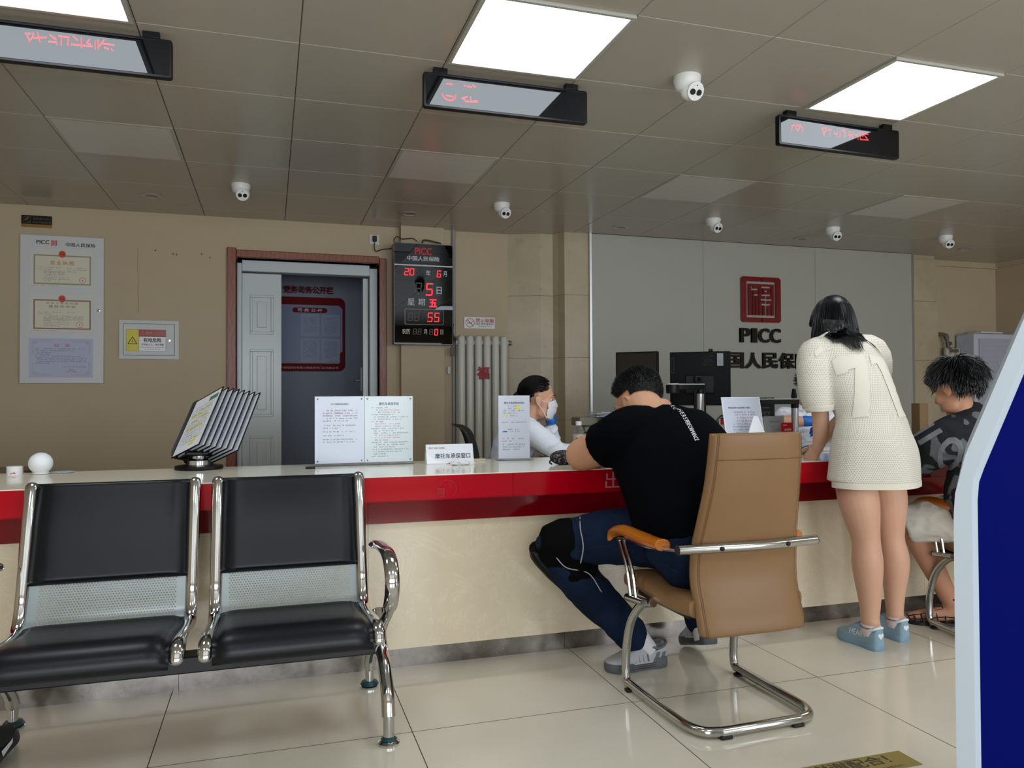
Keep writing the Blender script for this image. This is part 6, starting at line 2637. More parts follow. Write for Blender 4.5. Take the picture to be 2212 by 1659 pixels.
# ================================================================= the man in the black shirt
man = thing('person', 'man in black t-shirt and blue jeans leaning on the counter from a tan chair', 'person', (1.53, 2.45, 0))
HM = head_frame((1.478, 2.925, 1.078), 22, -32, 0, 1.16)
mb = MB()
head_shapes(mb, HM)
limb(mb, [(1.458, 2.78, .98), (1.462, 2.835, 1.035), (1.470, 2.885, 1.075)], [.082, .080, .074])
for z in (0.0, 0.028):
    limb(mb, [HM @ Vector(p) for p in ((-.055, -.066, -.05 - z), (0, -.085, -.056 - z), (.055, -.066, -.05 - z))], [.017, .022, .017])
limb(mb, [(1.53, 2.47, .54), (1.52, 2.52, .66), (1.49, 2.60, .82), (1.465, 2.72, .94), (1.458, 2.78, 1.0)], [(.18, .12), (.19, .135), (.20, .135), (.19, .11), (.10, .08)], up=(0, 1, .5))
limb(mb, [(1.44, 2.76, .985), (1.305, 2.745, .955), (1.262, 2.85, .905), (1.222, 2.945, .866)], [.07, .074, .072, .067])
limb(mb, [(1.222, 2.945, .866), (1.30, 3.03, .852), (1.39, 3.12, .836), (1.43, 3.165, .83)], [.067, .058, .038, .028])
hand(mb, (1.43, 3.165, .828), (.8, .6, -.05), (0, -.1, 1), 1, 22, 1.05)
limb(mb, [(1.48, 2.76, .985), (1.64, 2.77, .95), (1.695, 2.87, .90), (1.71, 2.97, .868)], [.07, .074, .066, .056])
limb(mb, [(1.71, 2.97, .868), (1.69, 3.08, .850), (1.65, 3.19, .832), (1.63, 3.22, .83)], [.056, .05, .035, .028])
hand(mb, (1.63, 3.22, .828), (-.55, .8, -.05), (0, -.1, 1), -1, 28, 1.05)
for hip, kn, an, toe in (((1.45, 2.49, .55), (1.100, 2.92, .505), (1.425, 2.875, .115), (1.36, 2.868, .040)), ((1.63, 2.47, .55), (1.80, 2.92, .50), (1.735, 2.90, .14), (1.75, 3.0, .045))):
    limb(mb, [hip, Vector(lerp(hip, kn, .5)) + Vector((.04, .03, .01)), kn], [.085, .062, .048])
    limb(mb, [kn, lerp(kn, an, .4), an], [.048, .046, .036])
    limb(mb, [an, lerp(an, toe, .5), toe], [.034, .024, .016])
blob('body', mb, SKIN, man, voxel=.006, smooth=5)
eyes(HM, man)

# short cropped hair
rng = random.Random(77)


def crop(v):
    # back and top, fading above the neck and round the ears
    if v.y > .80 and v.z < .62:
        return False
    lim = -.80 if v.y < -.25 else (-.80 + (v.y + .25) * 1.25)
    return v.z > lim and not (abs(v.x) > .8 and v.z < -.02 and v.y > -.2)


mb = MB()
cap_mesh(mb, HM, crop, 1.015)
for p, n, v in scalp(HM, crop, 4200, rng, 1.01):
    up_ = HM.to_3x3() @ Vector((0, .15, .55))
    L = .006 + .013 * max(0, min(1, (v.z + .15) * 1.25))
    d = (n + up_ * .35 + Vector((rng.gauss(0, .2), rng.gauss(0, .2), rng.gauss(0, .2)))).normalized()
    strand(mb, [p - n * .002, p + d * L * .5, p + d * L], .0016)
build('hair', mb, HAIRS, man, world=True, sharp=0)

# jeans
DENIM = mat('dark_denim', (24, 44, 76), rough=0.85, spec=0.15)
_g = NT(DENIM)
_c = _g.mix(_g.ramp(_g.noise(5, 5, .6), [(.35, (0, 0, 0)), (.7, (1, 1, 1))]), lin((8, 17, 34)), lin((17, 32, 56)))
_c = _g.mix(_g.math('MULTIPLY', _g.noise(180, 2), .25), _c, lin((34, 54, 84)))
_g.L(_c, _g.b.inputs['Base Color'])
_g.bump(_g.noise(400, 2), .2, .0006)
mb = MB()
limb(mb, [(1.53, 2.475, .535), (1.525, 2.50, .575), (1.52, 2.53, .63)], [(.21, .15), (.235, .158), (.215, .145)], up=(0, 1, .3))
limb(mb, [(1.46, 2.49, .558), (1.40, 2.665, .565), (1.265, 2.83, .545), (1.100, 2.92, .505)], [.120, .115, .104, .084])
limb(mb, [(1.100, 2.92, .505), (1.16, 2.915, .41), (1.27, 2.895, .28), (1.39, 2.878, .155), (1.405, 2.876, .135)], [.083, .088, .080, .068, .070])
limb(mb, [(1.62, 2.46, .555), (1.70, 2.62, .56), (1.77, 2.80, .54), (1.80, 2.92, .50)], [.125, .118, .102, .08])
limb(mb, [(1.80, 2.92, .50), (1.79, 2.93, .38), (1.76, 2.92, .25), (1.74, 2.905, .16)], [.08, .08, .072, .066])
jw = wrinkles(.0045, 9, 9, 13, 2)
jeans = blob('jeans', mb, DENIM, man, voxel=.007, smooth=6, wrinkle=jw)
jb = bvh_of(jeans)
SEAM = mat('denim_seam', (14, 26, 48), rough=0.9)
mb = MB()
for pts in ([(1345, 1178), (1385, 1195), (1420, 1225), (1460, 1245), (1490, 1252)], [(1350, 1183), (1388, 1202), (1422, 1232), (1462, 1252), (1490, 1258)],
            [(1332, 1225), (1340, 1245), (1365, 1242), (1392, 1220)], [(1335, 1222), (1378, 1190)]):
    pass
SEAMPTS = [[(1.266, 2.450, 0.579), (1.302, 2.450, 0.536), (1.347, 2.450, 0.500), (1.412, 2.450, 0.466)], [(1.165, 2.500, 0.501), (1.177, 2.500, 0.471), (1.222, 2.500, 0.469), (1.273, 2.500, 0.510)],
           [(1.168, 2.500, 0.504), (1.246, 2.500, 0.558)], [(1.047, 2.600, 0.540), (1.120, 2.600, 0.555), (1.165, 2.500, 0.581)]]
for sp in SEAMPTS:
    q = curve(sp, 6)
    hit = []
    for p in q:
        d = (Vector(p) - Vector((0, 0, 1.107))).normalized()
        h = jb.ray_cast(Vector(p) - d * .5, d, 1.5)
        if h[0] is not None:
            hit.append(h[0] + h[1] * .0006)
    if len(hit) > 3:
        mb.tube(hit, .0014, 5)
build('jeans_seams', mb, SEAM, man, world=True)

# t-shirt
TEE = mat('black_tee', (4, 5, 9), rough=0.85, spec=0.06)
mb = MB()
limb(mb, [(1.53, 2.500, .592), (1.525, 2.512, .64), (1.508, 2.572, .745), (1.485, 2.665, .865), (1.468, 2.76, .955), (1.462, 2.79, .995)],
     [(.225, .150), (.252, .165), (.250, .170), (.236, .158), (.205, .132), (.135, .10)], up=(0, 1, .5), n=28, cap='flat')
limb(mb, [(1.462, 2.80, .975), (1.463, 2.82, 1.0), (1.464, 2.83, 1.010)], [.105, .096, .094], cap='flat')
limb(mb, [(1.44, 2.765, .985), (1.36, 2.755, .975), (1.308, 2.755, .950), (1.28, 2.81, .920), (1.268, 2.838, .908)], [.085, .096, .098, .094, .096], cap='flat')
limb(mb, [(1.48, 2.765, .99), (1.56, 2.765, .975), (1.63, 2.775, .945), (1.685, 2.86, .905), (1.70, 2.90, .895)], [.085, .096, .096, .088, .088])
limb(mb, [(1.40, 2.77, .985), (1.46, 2.78, .988), (1.53, 2.77, .985)], [.06, .072, .06])


def tee_fold(co, n):
    k = math.sin((co.x - 1.5) * 16 - (co.z - .8) * 30 + noise.noise(co * 5) * 2.6)
    lo = max(0, min(1, (.86 - co.z) / .22))
    return .0045 * (max(0, k) ** 2) * lo + .003 * noise.noise(Vector((co.x * 9, co.y * 9, co.z * 12)))


tee = blob('t_shirt', mb, TEE, man, voxel=.007, smooth=7, wrinkle=tee_fold)
tb = bvh_of(tee)
a, b = Vector((1.537, 2.800, 1.086)), Vector((1.546, 2.660, 0.924))
ax = (b - a).normalized()
ay = Vector((.93, -.25, .1))
ay = (ay - ax * ay.dot(ax)).normalized()
az = ax.cross(ay)
MT = Matrix.Translation((a + b) / 2) @ Matrix((ax, ay, az)).transposed().to_4x4()
Lt = (b - a).length
mb = MB()
put_text(mb, 'SKECHERS', -Lt * .235, 0, w=Lt * .50, h=.017, spacing=1.25)
put_text(mb, 'PERFORMANCE', Lt * .265, 0, w=Lt * .46, h=.017, bold=.02, shear=.1)
decal('shirt_lettering', mb, MT, (.28, .94, -.1), [tb], mat('reflective_print', (226, 226, 230), rough=.4), man, off=.0012, maxlen=.008)

# knee guards
KG = mat('guard_black', (4, 4, 5), rough=0.8, spec=0.1)
KGR = mat('guard_rubber', (4, 4, 5), rough=0.45, spec=0.25)
PIPEM = mat('guard_piping', (170, 165, 165), rough=0.5)
for kx, (kn, an, hip) in enumerate((((1.100, 2.92, .505), (1.405, 2.876, .135), (1.265, 2.83, .545)), ((1.80, 2.92, .50), (1.74, 2.905, .16), (1.77, 2.80, .54)))):
    kn, an, hip = Vector(kn), Vector(an), Vector(hip)
    out = ((kn - hip).normalized() + (kn - an).normalized() * .6).normalized()
    sh = (an - kn).normalized()
    th = (hip - kn).normalized()
    mb = MB()
    limb(mb, [kn + th * .045 + Vector((0, 0, .008)), kn + th * .02 + Vector((0, 0, .004)), kn, kn + sh * .04], [.098, .096, .093, .090], n=22)
    limb(mb, [kn + sh * .10, kn + sh * .125], [.093, .093], n=22, smooth=0)
    base = blob('knee_guard', mb, KG, man, voxel=.007, smooth=3)
    mb = MB()
    os_ = (-th - sh * (-th).dot(sh)).normalized()
    ok_ = (os_ - sh * .6).normalized()
    pts = [kn + th * .06 + (ok_ - os_ * .4) * .085, kn + ok_ * .080, kn + os_ * .078 + sh * .05, kn + os_ * .074 + sh * .13, kn + os_ * .066 + sh * .215, kn + os_ * .060 + sh * .25]
    limb(mb, pts, [(.050, .022), (.066, .034), (.066, .034), (.060, .028), (.048, .020), (.034, .014)], n=20, up=os_)
    shell = blob('guard_shell', mb, KGR, base, voxel=.006, smooth=3)
    mb = MB()
    mb.tube(curve([kn + th * .10 + Vector((-.01, -.02, .10)), kn + th * .10 + Vector((-.03, -.07, .065)), kn + th * .09 + Vector((-.02, -.10, .0)), kn + th * .06 + Vector((0, -.10, -.06))], 6), .0022, 6)
    mb.tube(curve([kn + sh * .03 + Vector((-.055, -.075, .0)), kn + sh * .09 + Vector((-.05, -.085, .0)), kn + sh * .15 + Vector((.0, -.088, .02)), kn + sh * .24 + Vector((.0, -.078, .01))], 6), .0022, 6)
    build('guard_piping', mb, PIPEM, base, world=True)

# running shoes and socks
SOLEG = mat('sole_grey', (86, 88, 92), rough=0.55)
UPG = mat('upper_grey', (168, 168, 170), rough=0.7)
UPD = mat('upper_dark', (92, 96, 98), rough=0.6)
SOCKW = mat('sock_white', (206, 204, 206), rough=0.85)
sm = dict(sole=SOLEG, upper=UPG, lining=UPD, lace=UPD)
for M, name in ((Tm(1.555, 2.862, 0.0) @ Rm(0, 0, 91), 'left'), (Tm(1.735, 2.80, .082) @ Rm(0, 0, -6) @ Rm(-17, 0, 0), 'right')):
    e = bpy.data.objects.new('running_shoe', None)
    link(e, man, True)
    s_, u_, bv = shoe(e, M, .275, sm, 'runner', .036, 1.05)
    mb = MB()
    for y0, y1 in ((.10, .20), (.20, .30), (.34, .40), (.43, .47), (.50, .54), (.57, .61), (.64, .68)):
        for sd in (-1, 1):
            art = MB()
            art.flat([(y0 * .275, .036), (y1 * .275 - .008, .036), (y1 * .275 - .004 - .02 * (y0 < .3), .066), (y0 * .275 + .006 - .02 * (y0 < .3), .066)], 0)
            pm = M @ Matrix(((0, 0, sd, sd * .1), (1, 0, 0, 0), (0, 1, 0, 0), (0, 0, 0, 1)))
            for v in art.v:
                pass
            o_ = len(mb.v)
            p3 = [pm @ Vector(v) for v in art.v]
            dr = -(pm.to_3x3() @ Vector((0, 0, 1))).normalized()
            hits = []
            for p in p3:
                h = bv.ray_cast(p, dr, .3)
                if h[0] is None:
                    hits = []
                    break
                hits.append(h[0] - dr * .0012)
            if hits:
                mb.add(hits, [(0, 1, 2, 3)])
    build('upper_overlay', mb, UPD, u_, world=True, sharp=0)
    mb = MB()
    for q in range(3):
        z = .011 + .008 * q
        ol = curve([(.030, .014, z), (.0355, .05, z + .003), (.037, .10, z - .001), (.042, .15, z + .002), (.049, .19, z + .001), (.045, .235, z + .006)], 4)
        for sd in (-1, 1):
            mb.tube([M @ Vector((sd * p.x * 1.02, p.y, p.z)) for p in ol], .0016, 5)
    build('sole_grooves', mb, mat('groove_dark', (52, 54, 58), rough=.6), s_, world=True)
    mb = MB()
    mb.cbox((0, 0, 0), (.010, .008, .003), M @ Tm(.036, .235, .042) @ Rm(0, 60, 0))
    build('red_tab', mb, mat('tab_red', (170, 30, 40)), u_, world=True)
for a_, b_ in (((1.40, 2.874, .17), (1.475, 2.866, .062)), ((1.735, 2.90, .18), (1.738, 2.86, .085))):
    mb = MB()
    limb(mb, [a_, lerp(a_, b_, .5), b_], [.046, .044, .044], cap='flat')
    build('sock', mb, SOCKW, man, world=True)

# ================================================================= the woman in the white mesh dress
girl = thing('person', 'woman with long black hair in a white mesh dress leaning over the counter', 'person', (2.6, 2.8, 0))
HG = head_frame((2.672, 3.165, 1.475), 8, -42, -6, .98)
mb = MB()
head_shapes(mb, HG)
limb(mb, [(2.615, 3.05, 1.33), (2.635, 3.10, 1.39), (2.66, 3.14, 1.44)], [.062, .052, .052])
limb(mb, [(2.585, 2.83, .82), (2.605, 2.87, 1.0), (2.62, 2.96, 1.17), (2.615, 3.03, 1.29), (2.615, 3.06, 1.34)], [(.155, .11), (.12, .09), (.14, .095), (.145, .085), (.07, .06)], up=(0, 1, 0))
# left arm straight down to the counter edge, right arm bent forward
limb(mb, [(2.55, 3.04, 1.31), (2.455, 3.04, 1.30), (2.42, 3.005, 1.16), (2.432, 2.985, 1.02)], [.05, .052, .045, .038])
limb(mb, [(2.432, 2.985, 1.02), (2.447, 3.0, .93), (2.447, 3.022, .862)], [.038, .036, .026])
hand(mb, (2.447, 3.020, .858), (-.05, .55, -.55), (-.1, -.7, .7), 1, 18, .92)
limb(mb, [(2.67, 3.04, 1.31), (2.78, 3.05, 1.31), (2.83, 3.10, 1.16), (2.80, 3.2, 1.03)], [.05, .052, .045, .038])
limb(mb, [(2.80, 3.2, 1.03), (2.75, 3.28, .94), (2.71, 3.34, .85)], [.038, .034, .026])
hand(mb, (2.71, 3.34, .845), (-.4, .6, -.3), (.1, -.3, .9), -1, 25, .92)
for pts, rad in (([(2.505, 2.83, .86), (2.488, 2.825, .72), (2.482, 2.795, .61), (2.502, 2.785, .47), (2.498, 2.772, .36), (2.510, 2.775, .20), (2.510, 2.775, .11)], [.09, .088, .083, .060, .065, .046, .037]),
                 ([(2.665, 2.86, .86), (2.668, 2.85, .72), (2.676, 2.838, .61), (2.690, 2.84, .46), (2.700, 2.828, .35), (2.703, 2.835, .20), (2.703, 2.835, .11)], [.09, .088, .081, .058, .063, .044, .036])):
    limb(mb, pts, rad, n=22)
for hx, hy, a in ((2.512, 2.765, 9), (2.704, 2.83, 4)):
    d = Vector((-math.sin(R(a)), math.cos(R(a)), 0))
    h = Vector((hx, hy, 0))
    limb(mb, [h + Vector((0, 0, .11)), h + d * .03 + Vector((0, 0, .055)), h + d * .09 + Vector((0, 0, .038)), h + d * .12 + Vector((0, 0, .034))], [.035, .030, .024, .018])
blob('body', mb, SKINL, girl, voxel=.0055, smooth=5)
eyes(HG, girl)

KNIT = mat('mesh_knit', (238, 233, 218), rough=0.85, spec=0.15)


def knit_material():
    g = NT(KNIT)
    x, y, z = g.xyz()[0:3]
    p = 0.0098
    nrm = g.n('ShaderNodeSeparateXYZ')
    g.L(g.n('ShaderNodeNewGeometry').outputs['Normal'], nrm.inputs[0])
    sel = g.math('GREATER_THAN', g.math('ABSOLUTE', nrm.outputs[0]), g.math('MULTIPLY', g.math('ABSOLUTE', nrm.outputs[1]), 1.15))
    u = g.math('DIVIDE', g.math('ADD', g.math('MULTIPLY', x, g.math('SUBTRACT', 1.0, sel)), g.math('MULTIPLY', y, sel)), p * .86)
    v = g.math('DIVIDE', z, p * .82)
    row = g.math('FLOOR', v)
    odd = g.math('MULTIPLY', g.math('MODULO', g.math('ABSOLUTE', row), 2.0), 0.5)
    fu = g.math('SUBTRACT', g.math('FRACT', g.math('ADD', g.math('ADD', u, odd), 500.0)), 0.5)
    fv = g.math('MULTIPLY', g.math('SUBTRACT', g.math('SUBTRACT', v, row), 0.5), .82)
    d = g.math('SQRT', g.math('ADD', g.math('MULTIPLY', fu, fu), g.math('MULTIPLY', fv, fv)))
    hole = g.math('SUBTRACT', 1.0, g.math('SMOOTH_MIN', 1.0, g.math('MULTIPLY', g.math('MAXIMUM', g.math('SUBTRACT', d, .20), 0.0), 8.0), .05))
    c = g.mix(g.math('MULTIPLY', hole, .75), lin((224, 219, 205)), lin((176, 162, 142)))
    g.L(c, g.b.inputs['Base Color'])
    g.bump(g.math('SUBTRACT', 1.0, hole), .5, .0018)


knit_material()
CREAMF = mat('cream_fabric', (222, 216, 200), rough=0.85, spec=0.15, bump=(300, .15, .0005))
mb = MB()
limb(mb, [(2.582, 2.825, .708), (2.585, 2.825, .75), (2.593, 2.832, .87), (2.606, 2.868, 1.0), (2.622, 2.955, 1.16), (2.618, 3.03, 1.285), (2.62, 3.065, 1.345)],
     [(.222, .156), (.220, .154), (.204, .146), (.166, .120), (.170, .116), (.176, .105), (.105, .080)], up=(0, 1, 0), n=30, cap='flat')
limb(mb, [(2.58, 3.05, 1.325), (2.455, 3.045, 1.305), (2.412, 3.01, 1.20), (2.410, 2.985, 1.09), (2.425, 2.978, 1.045)], [.062, .072, .071, .068, .065], cap='flat')
limb(mb, [(2.66, 3.05, 1.33), (2.785, 3.05, 1.315), (2.835, 3.085, 1.20), (2.825, 3.15, 1.10)], [.062, .078, .078, .070], cap='flat')
limb(mb, [(2.53, 3.07, 1.34), (2.62, 3.085, 1.365), (2.70, 3.07, 1.345)], [.055, .062, .055])


def dress_fold(co, n):
    k = math.sin(co.x * 26 + co.z * 5 + noise.noise(co * 4) * 2.2)
    lo = max(0, min(1, (1.0 - co.z) / .3))
    w = math.sin(co.z * 60 + co.x * 18 + noise.noise(co * 6) * 3)
    wa = max(0, 1 - abs(co.z - 1.0) / .12)
    return .005 * k * lo + .003 * w * wa + .002 * noise.noise(co * 11)


dress = blob('dress', mb, KNIT, girl, voxel=.007, smooth=6, wrinkle=dress_fold)
db = bvh_of(dress)


def on_dress(name, pix, m, off=.0022):
    """appliqué patch: outline given in the plane behind her back, pressed forward onto the dress"""
    mb = MB()
    mb.flat([(p[0], p[2]) for p in pix], 0)
    M = Tm(0, 2.6, 0) @ Matrix(((1, 0, 0, 0), (0, 0, -1, 0), (0, 1, 0, 0), (0, 0, 0, 1)))
    return decal(name, mb, M, (.63, .775, 0.03), [db], m, girl, off=off, maxlen=.014)


on_dress('number_patch', [(2.185, 2.600, 1.248), (2.212, 2.600, 1.267), (2.358, 2.600, 1.286), (2.381, 2.600, 1.227), (2.384, 2.600, 1.121), (2.375, 2.600, 1.005), (2.287, 2.600, 0.996), (2.304, 2.600, 1.093), (2.311, 2.600, 1.217), (2.271, 2.600, 1.209), (2.280, 2.600, 1.200), (2.211, 2.600, 1.182)], CREAMF)
on_dress('number_patch', [(2.391, 2.600, 1.275), (2.441, 2.600, 1.276), (2.469, 2.600, 1.262), (2.507, 2.600, 1.179), (2.553, 2.600, 1.092), (2.591, 2.600, 1.004), (2.533, 2.600, 1.001), (2.491, 2.600, 1.112), (2.452, 2.600, 1.208), (2.431, 2.600, 1.239), (2.400, 2.600, 1.235)], CREAMF)
on_dress('letter_patch', [(2.089, 2.600, 1.290), (2.129, 2.600, 1.323), (2.140, 2.600, 1.296), (2.097, 2.600, 1.268)], CREAMF)
on_dress('letter_patch', [(2.152, 2.600, 1.304), (2.190, 2.600, 1.318), (2.195, 2.600, 1.309), (2.158, 2.600, 1.297)], CREAMF)
# ribbed hem and sleeve band
mb = MB()
for band in ((.702, .724),):
    pts = []
    for k in range(64):
        a = 2 * PI * k / 64
        o_ = Vector((2.583 + .5 * math.cos(a), 2.825 + .5 * math.sin(a), band[1]))
        d = Vector((-math.cos(a), -math.sin(a), 0))
        h = db.ray_cast(o_, d, .6)
        if h[0] is not None:
            pts.append(Vector((h[0].x - d.x * .002, h[0].y - d.y * .002, 0)))
    n = len(pts)
    vs = [(p.x, p.y, band[0] - .004) for p in pts] + [(p.x, p.y, band[1]) for p in pts]
    mb.add(vs, [(i, (i + 1) % n, n + (i + 1) % n, n + i) for i in range(n)])
build('hem_band', mb, CREAMF, girl, world=True)
mb = MB()
Mc = Tm(2.426, 2.977, 1.043) @ Rm(8, -8, 0)
mb.lathe([(.0685, .0), (.071, .002), (.0715, .024), (.069, .026)], 32, Mc)
build('sleeve_band', mb, CREAMF, girl, world=True)

# long loose hair falling forward over her back
rng = random.Random(12)


def gscalp(v):
    return v.z > -.35 and not (v.y > .45)


mb = MB()
cap_mesh(mb, HG, lambda v: v.z > -.55 and not (v.y > .6 and v.z < .5), 1.07)
hb = MB(); head_shapes(hb, HG, ears=False)
cb = BVHTree.FromPolygons([Vector(v) for v in hb.v], hb.f)
hd3 = HG.to_3x3().normalized()


G_ = Vector((0, 0, -1))


def hdir(p, n, v):
    t = G_ - n * G_.dot(n) + hd3 @ Vector((0, -.25, 0))
    t = t - n * t.dot(n) * .9
    return t.normalized() + n * .05 + hd3 @ Vector((v.x * .15, 0, 0))


grow_hair(mb, scalp(HG, gscalp, 2000, rng, 1.05), rng, lambda v: .45 if v.y < .05 else .26, .0030, 16, hdir, .45, [cb, db], .03, .007, True, HG.translation.z + .128)
build('hair', mb, HAIR, girl, world=True, sharp=0)
# shaped locks that lie on her back
mb = MB()
for k in range(190):
    u = rng.random()
    st = Vector((2.483, 3.020, 1.462)).lerp(Vector((2.690, 3.020, 1.459)), u)
    en = Vector((2.511, 2.950, 1.345)).lerp(Vector((2.669, 2.950, 1.356)), u + rng.uniform(-.15, .15))
    if .25 < u < .75 and rng.random() < .7:
        en = Vector((2.582, 2.930, 1.310)) + Vector((rng.uniform(-.03, .03), 0, rng.uniform(-.01, .02)))
    pts = []
    bulge = Vector((rng.uniform(-.03, .03), 0, 0))
    for t in range(10):
        w = t / 9
        p = st.lerp(en, w) + bulge * math.sin(PI * w) + Vector((math.sin(w * 7 + k) * .006, 0, 0))
        h = db.ray_cast(p - Vector((0, .4, 0)), Vector((0, 1, 0)), 1.0)
        hh = cb.ray_cast(p - Vector((0, .4, 0)), Vector((0, 1, 0)), 1.0)
        ys = [q[0].y for q in (h, hh) if q[0] is not None]
        if ys:
            p.y = min(ys) - .004 - .009 * min(1, w * 2)
        pts.append(p)
    strand(mb, pts, .0034)
build('back_locks', mb, HAIR, girl, world=True, sharp=0)

# blue sneakers with white socks
SKB = mat('sneaker_blue', (132, 160, 174), rough=0.75)
SKS = mat('sneaker_sole', (126, 154, 174), rough=0.6, var=(60, .12))
SKW = mat('sneaker_white', (226, 228, 230), rough=0.6)
sk = dict(sole=SKS, upper=SKB, lining=SKW, lace=SKB)
for i, (x, y, a) in enumerate(((2.510, 2.712, 4), (2.708, 2.775, 3))):
    M = Tm(x, y, 0) @ Rm(0, 0, a)
    e = bpy.data.objects.new('sneaker', None)
    link(e, girl, True)
    s_, u_, bv = shoe(e, M, .238, sk, 'flat', .030, 1.08, 1.18)
    art = MB()
    pts = []
    for k in range(24):
        t = 2 * PI * k / 24
        pts.append((.0150 * math.sin(t) ** 3, .0150 / 16 * (13 * math.cos(t) - 5 * math.cos(2 * t) - 2 * math.cos(3 * t) - math.cos(4 * t))))
    art.flat(pts, 0)
    decal('heel_heart', art, M @ Tm(0, -.1, .066) @ WALL, M.to_3x3() @ Vector((0, 1, 0)), [bv], SKW, u_, off=.001, maxlen=.006)
    if i == 0:
        art = MB()
        put_text(art, 'HEART', 0, 0, w=.085, h=.024, bold=.03)
        decal('side_lettering', art, M @ Tm(-.1, .095, .060) @ Rm(0, 0, -90) @ WALL, M.to_3x3() @ Vector((1, 0, 0)), [bv], SKW, u_, off=.0012, maxlen=.005)
    mb = MB()
    h = Vector((x, y + .058, 0))
    mb.lathe([(.038, .055), (.041, .075), (.040, .098), (.0385, .104)], 22, Tm(x, y + .056, 0))
    sock = build('sock', mb, mat('sock_pale', (206, 196, 196), rough=.85), girl, world=True)
    mb = MB()
    mb.lathe([(.0412, .089), (.0412, .094)], 22, Tm(x, y + .056, 0))
    build('sock_stripe', mb, mat('sock_red', (138, 74, 84), rough=.85), sock, world=True)

# ================================================================= the masked clerk
clerk = thing('person', 'clerk in white shirt and face mask with blue glove at her chin behind the counter', 'person', (1.36, 4.3, 0))
HC = head_frame((1.470, 4.20, 1.092), -98, -6, 0, 1.04)
mb = MB()
head_shapes(mb, HC)
limb(mb, [(1.40, 4.22, .94), (1.43, 4.21, 1.0), (1.455, 4.2, 1.06)], [.055, .048, .046])
limb(mb, [(1.30, 4.36, .50), (1.32, 4.33, .66), (1.36, 4.28, .82), (1.39, 4.24, .91), (1.405, 4.22, .95)], [(.15, .10), (.13, .09), (.15, .095), (.14, .08), (.06, .05)], up=(1, 0, 0))
limb(mb, [(1.40, 4.10, .905), (1.46, 4.05, .85), (1.53, 4.02, .80)], [.048, .045, .04])
limb(mb, [(1.53, 4.02, .80), (1.60, 3.99, .785), (1.66, 3.96, .775)], [.04, .034, .025])
hand(mb, (1.66, 3.96, .775), (.9, -.3, 0), (0, 0, 1), -1, 25, .86)
limb(mb, [(1.40, 4.35, .905), (1.50, 4.33, .85), (1.585, 4.27, .80)], [.048, .045, .04])
limb(mb, [(1.585, 4.27, .80), (1.578, 4.255, .88), (1.568, 4.245, .975)], [.04, .034, .025])
hand(mb, (1.568, 4.243, .978), (-.16, -.02, .97), (.95, .0, .3), 1, 50, .86)
for s in (-1, 1):
    limb(mb, [(1.30, 4.36 + s * .09, .50), (1.52, 4.36 + s * .1, .50), (1.70, 4.36 + s * .1, .49)], [.085, .08, .055])
    limb(mb, [(1.70, 4.36 + s * .1, .49), (1.70, 4.37 + s * .1, .28), (1.68, 4.37 + s * .1, .07)], [.055, .05, .038])
    limb(mb, [(1.67, 4.37 + s * .1, .045), (1.80, 4.36 + s * .1, .035)], [.036, .03], smooth=0)
blob('body', mb, SKINW, clerk, voxel=.0055, smooth=4)
eyes(HC, clerk)
mb = MB()
limb(mb, [(1.30, 4.36, .48), (1.32, 4.33, .66), (1.36, 4.28, .82), (1.39, 4.24, .91), (1.405, 4.225, .955)], [(.175, .125), (.16, .115), (.178, .118), (.160, .098), (.075, .066)], up=(1, 0, 0))
limb(mb, [(1.39, 4.10, .91), (1.45, 4.05, .86), (1.515, 4.02, .81), (1.53, 4.02, .80)], [.070, .066, .054, .052])
limb(mb, [(1.53, 4.02, .80), (1.59, 3.995, .79), (1.63, 3.975, .782)], [.052, .046, .040], cap='flat')
limb(mb, [(1.39, 4.36, .905), (1.50, 4.33, .85), (1.58, 4.27, .80)], [.066, .06, .052])
limb(mb, [(1.585, 4.27, .80), (1.578, 4.258, .87), (1.563, 4.25, .93)], [.052, .046, .041], cap='flat')


def shirt_fold(co, n):
    arm = 1 if co.x > 1.46 else .4
    return .006 * arm * max(0, math.sin(co.z * 85 - co.x * 60 + noise.noise(co * 9) * 3)) + .003 * noise.noise(co * 14)


blob('shirt', mb, WSHIRT, clerk, voxel=.006, smooth=4, wrinkle=shirt_fold)
mb = MB()
# collar flaps
for s in (-1, 1):
    mb.add([(1.37, 4.215 + s * .03, .985), (1.40, 4.215 + s * .062, .985), (1.455, 4.21 + s * .05, .945), (1.478, 4.21 + s * .02, .90), (1.445, 4.21 + s * .065, .905), (1.39, 4.215 + s * .085, .945)],
           [(0, 1, 5), (1, 2, 4, 5), (2, 3, 4)])
    mb.add([(1.37, 4.215 + s * .03, .989), (1.40, 4.215 + s * .062, .989), (1.457, 4.21 + s * .05, .949), (1.480, 4.21 + s * .02, .902), (1.447, 4.21 + s * .069, .907), (1.39, 4.215 + s * .089, .947)],
           [(0, 1, 5), (1, 2, 4, 5), (2, 3, 4)])
build('collar', mb, WSHIRT, clerk, world=True, sharp=0)
mb = MB()
mb.lathe([(.042, .0), (.043, .012), (.042, .05), (.039, .052)], 22, Tm(1.572, 4.256, .885) @ Rm(0, -12, 0))
build('cuff', mb, WSHIRT, clerk, world=True)
mb = MB()
limb(mb, [(1.30, 4.36, .42), (1.31, 4.35, .50), (1.315, 4.34, .58)], [(.17, .125), (.178, .128), (.165, .12)], up=(1, 0, 0))
for s in (-1, 1):
    limb(mb, [(1.30, 4.36 + s * .09, .50), (1.52, 4.36 + s * .1, .50), (1.70, 4.36 + s * .1, .49)], [.1, .09, .07])
    limb(mb, [(1.70, 4.36 + s * .1, .49), (1.70, 4.37 + s * .1, .28), (1.68, 4.37 + s * .1, .09)], [.07, .062, .055])
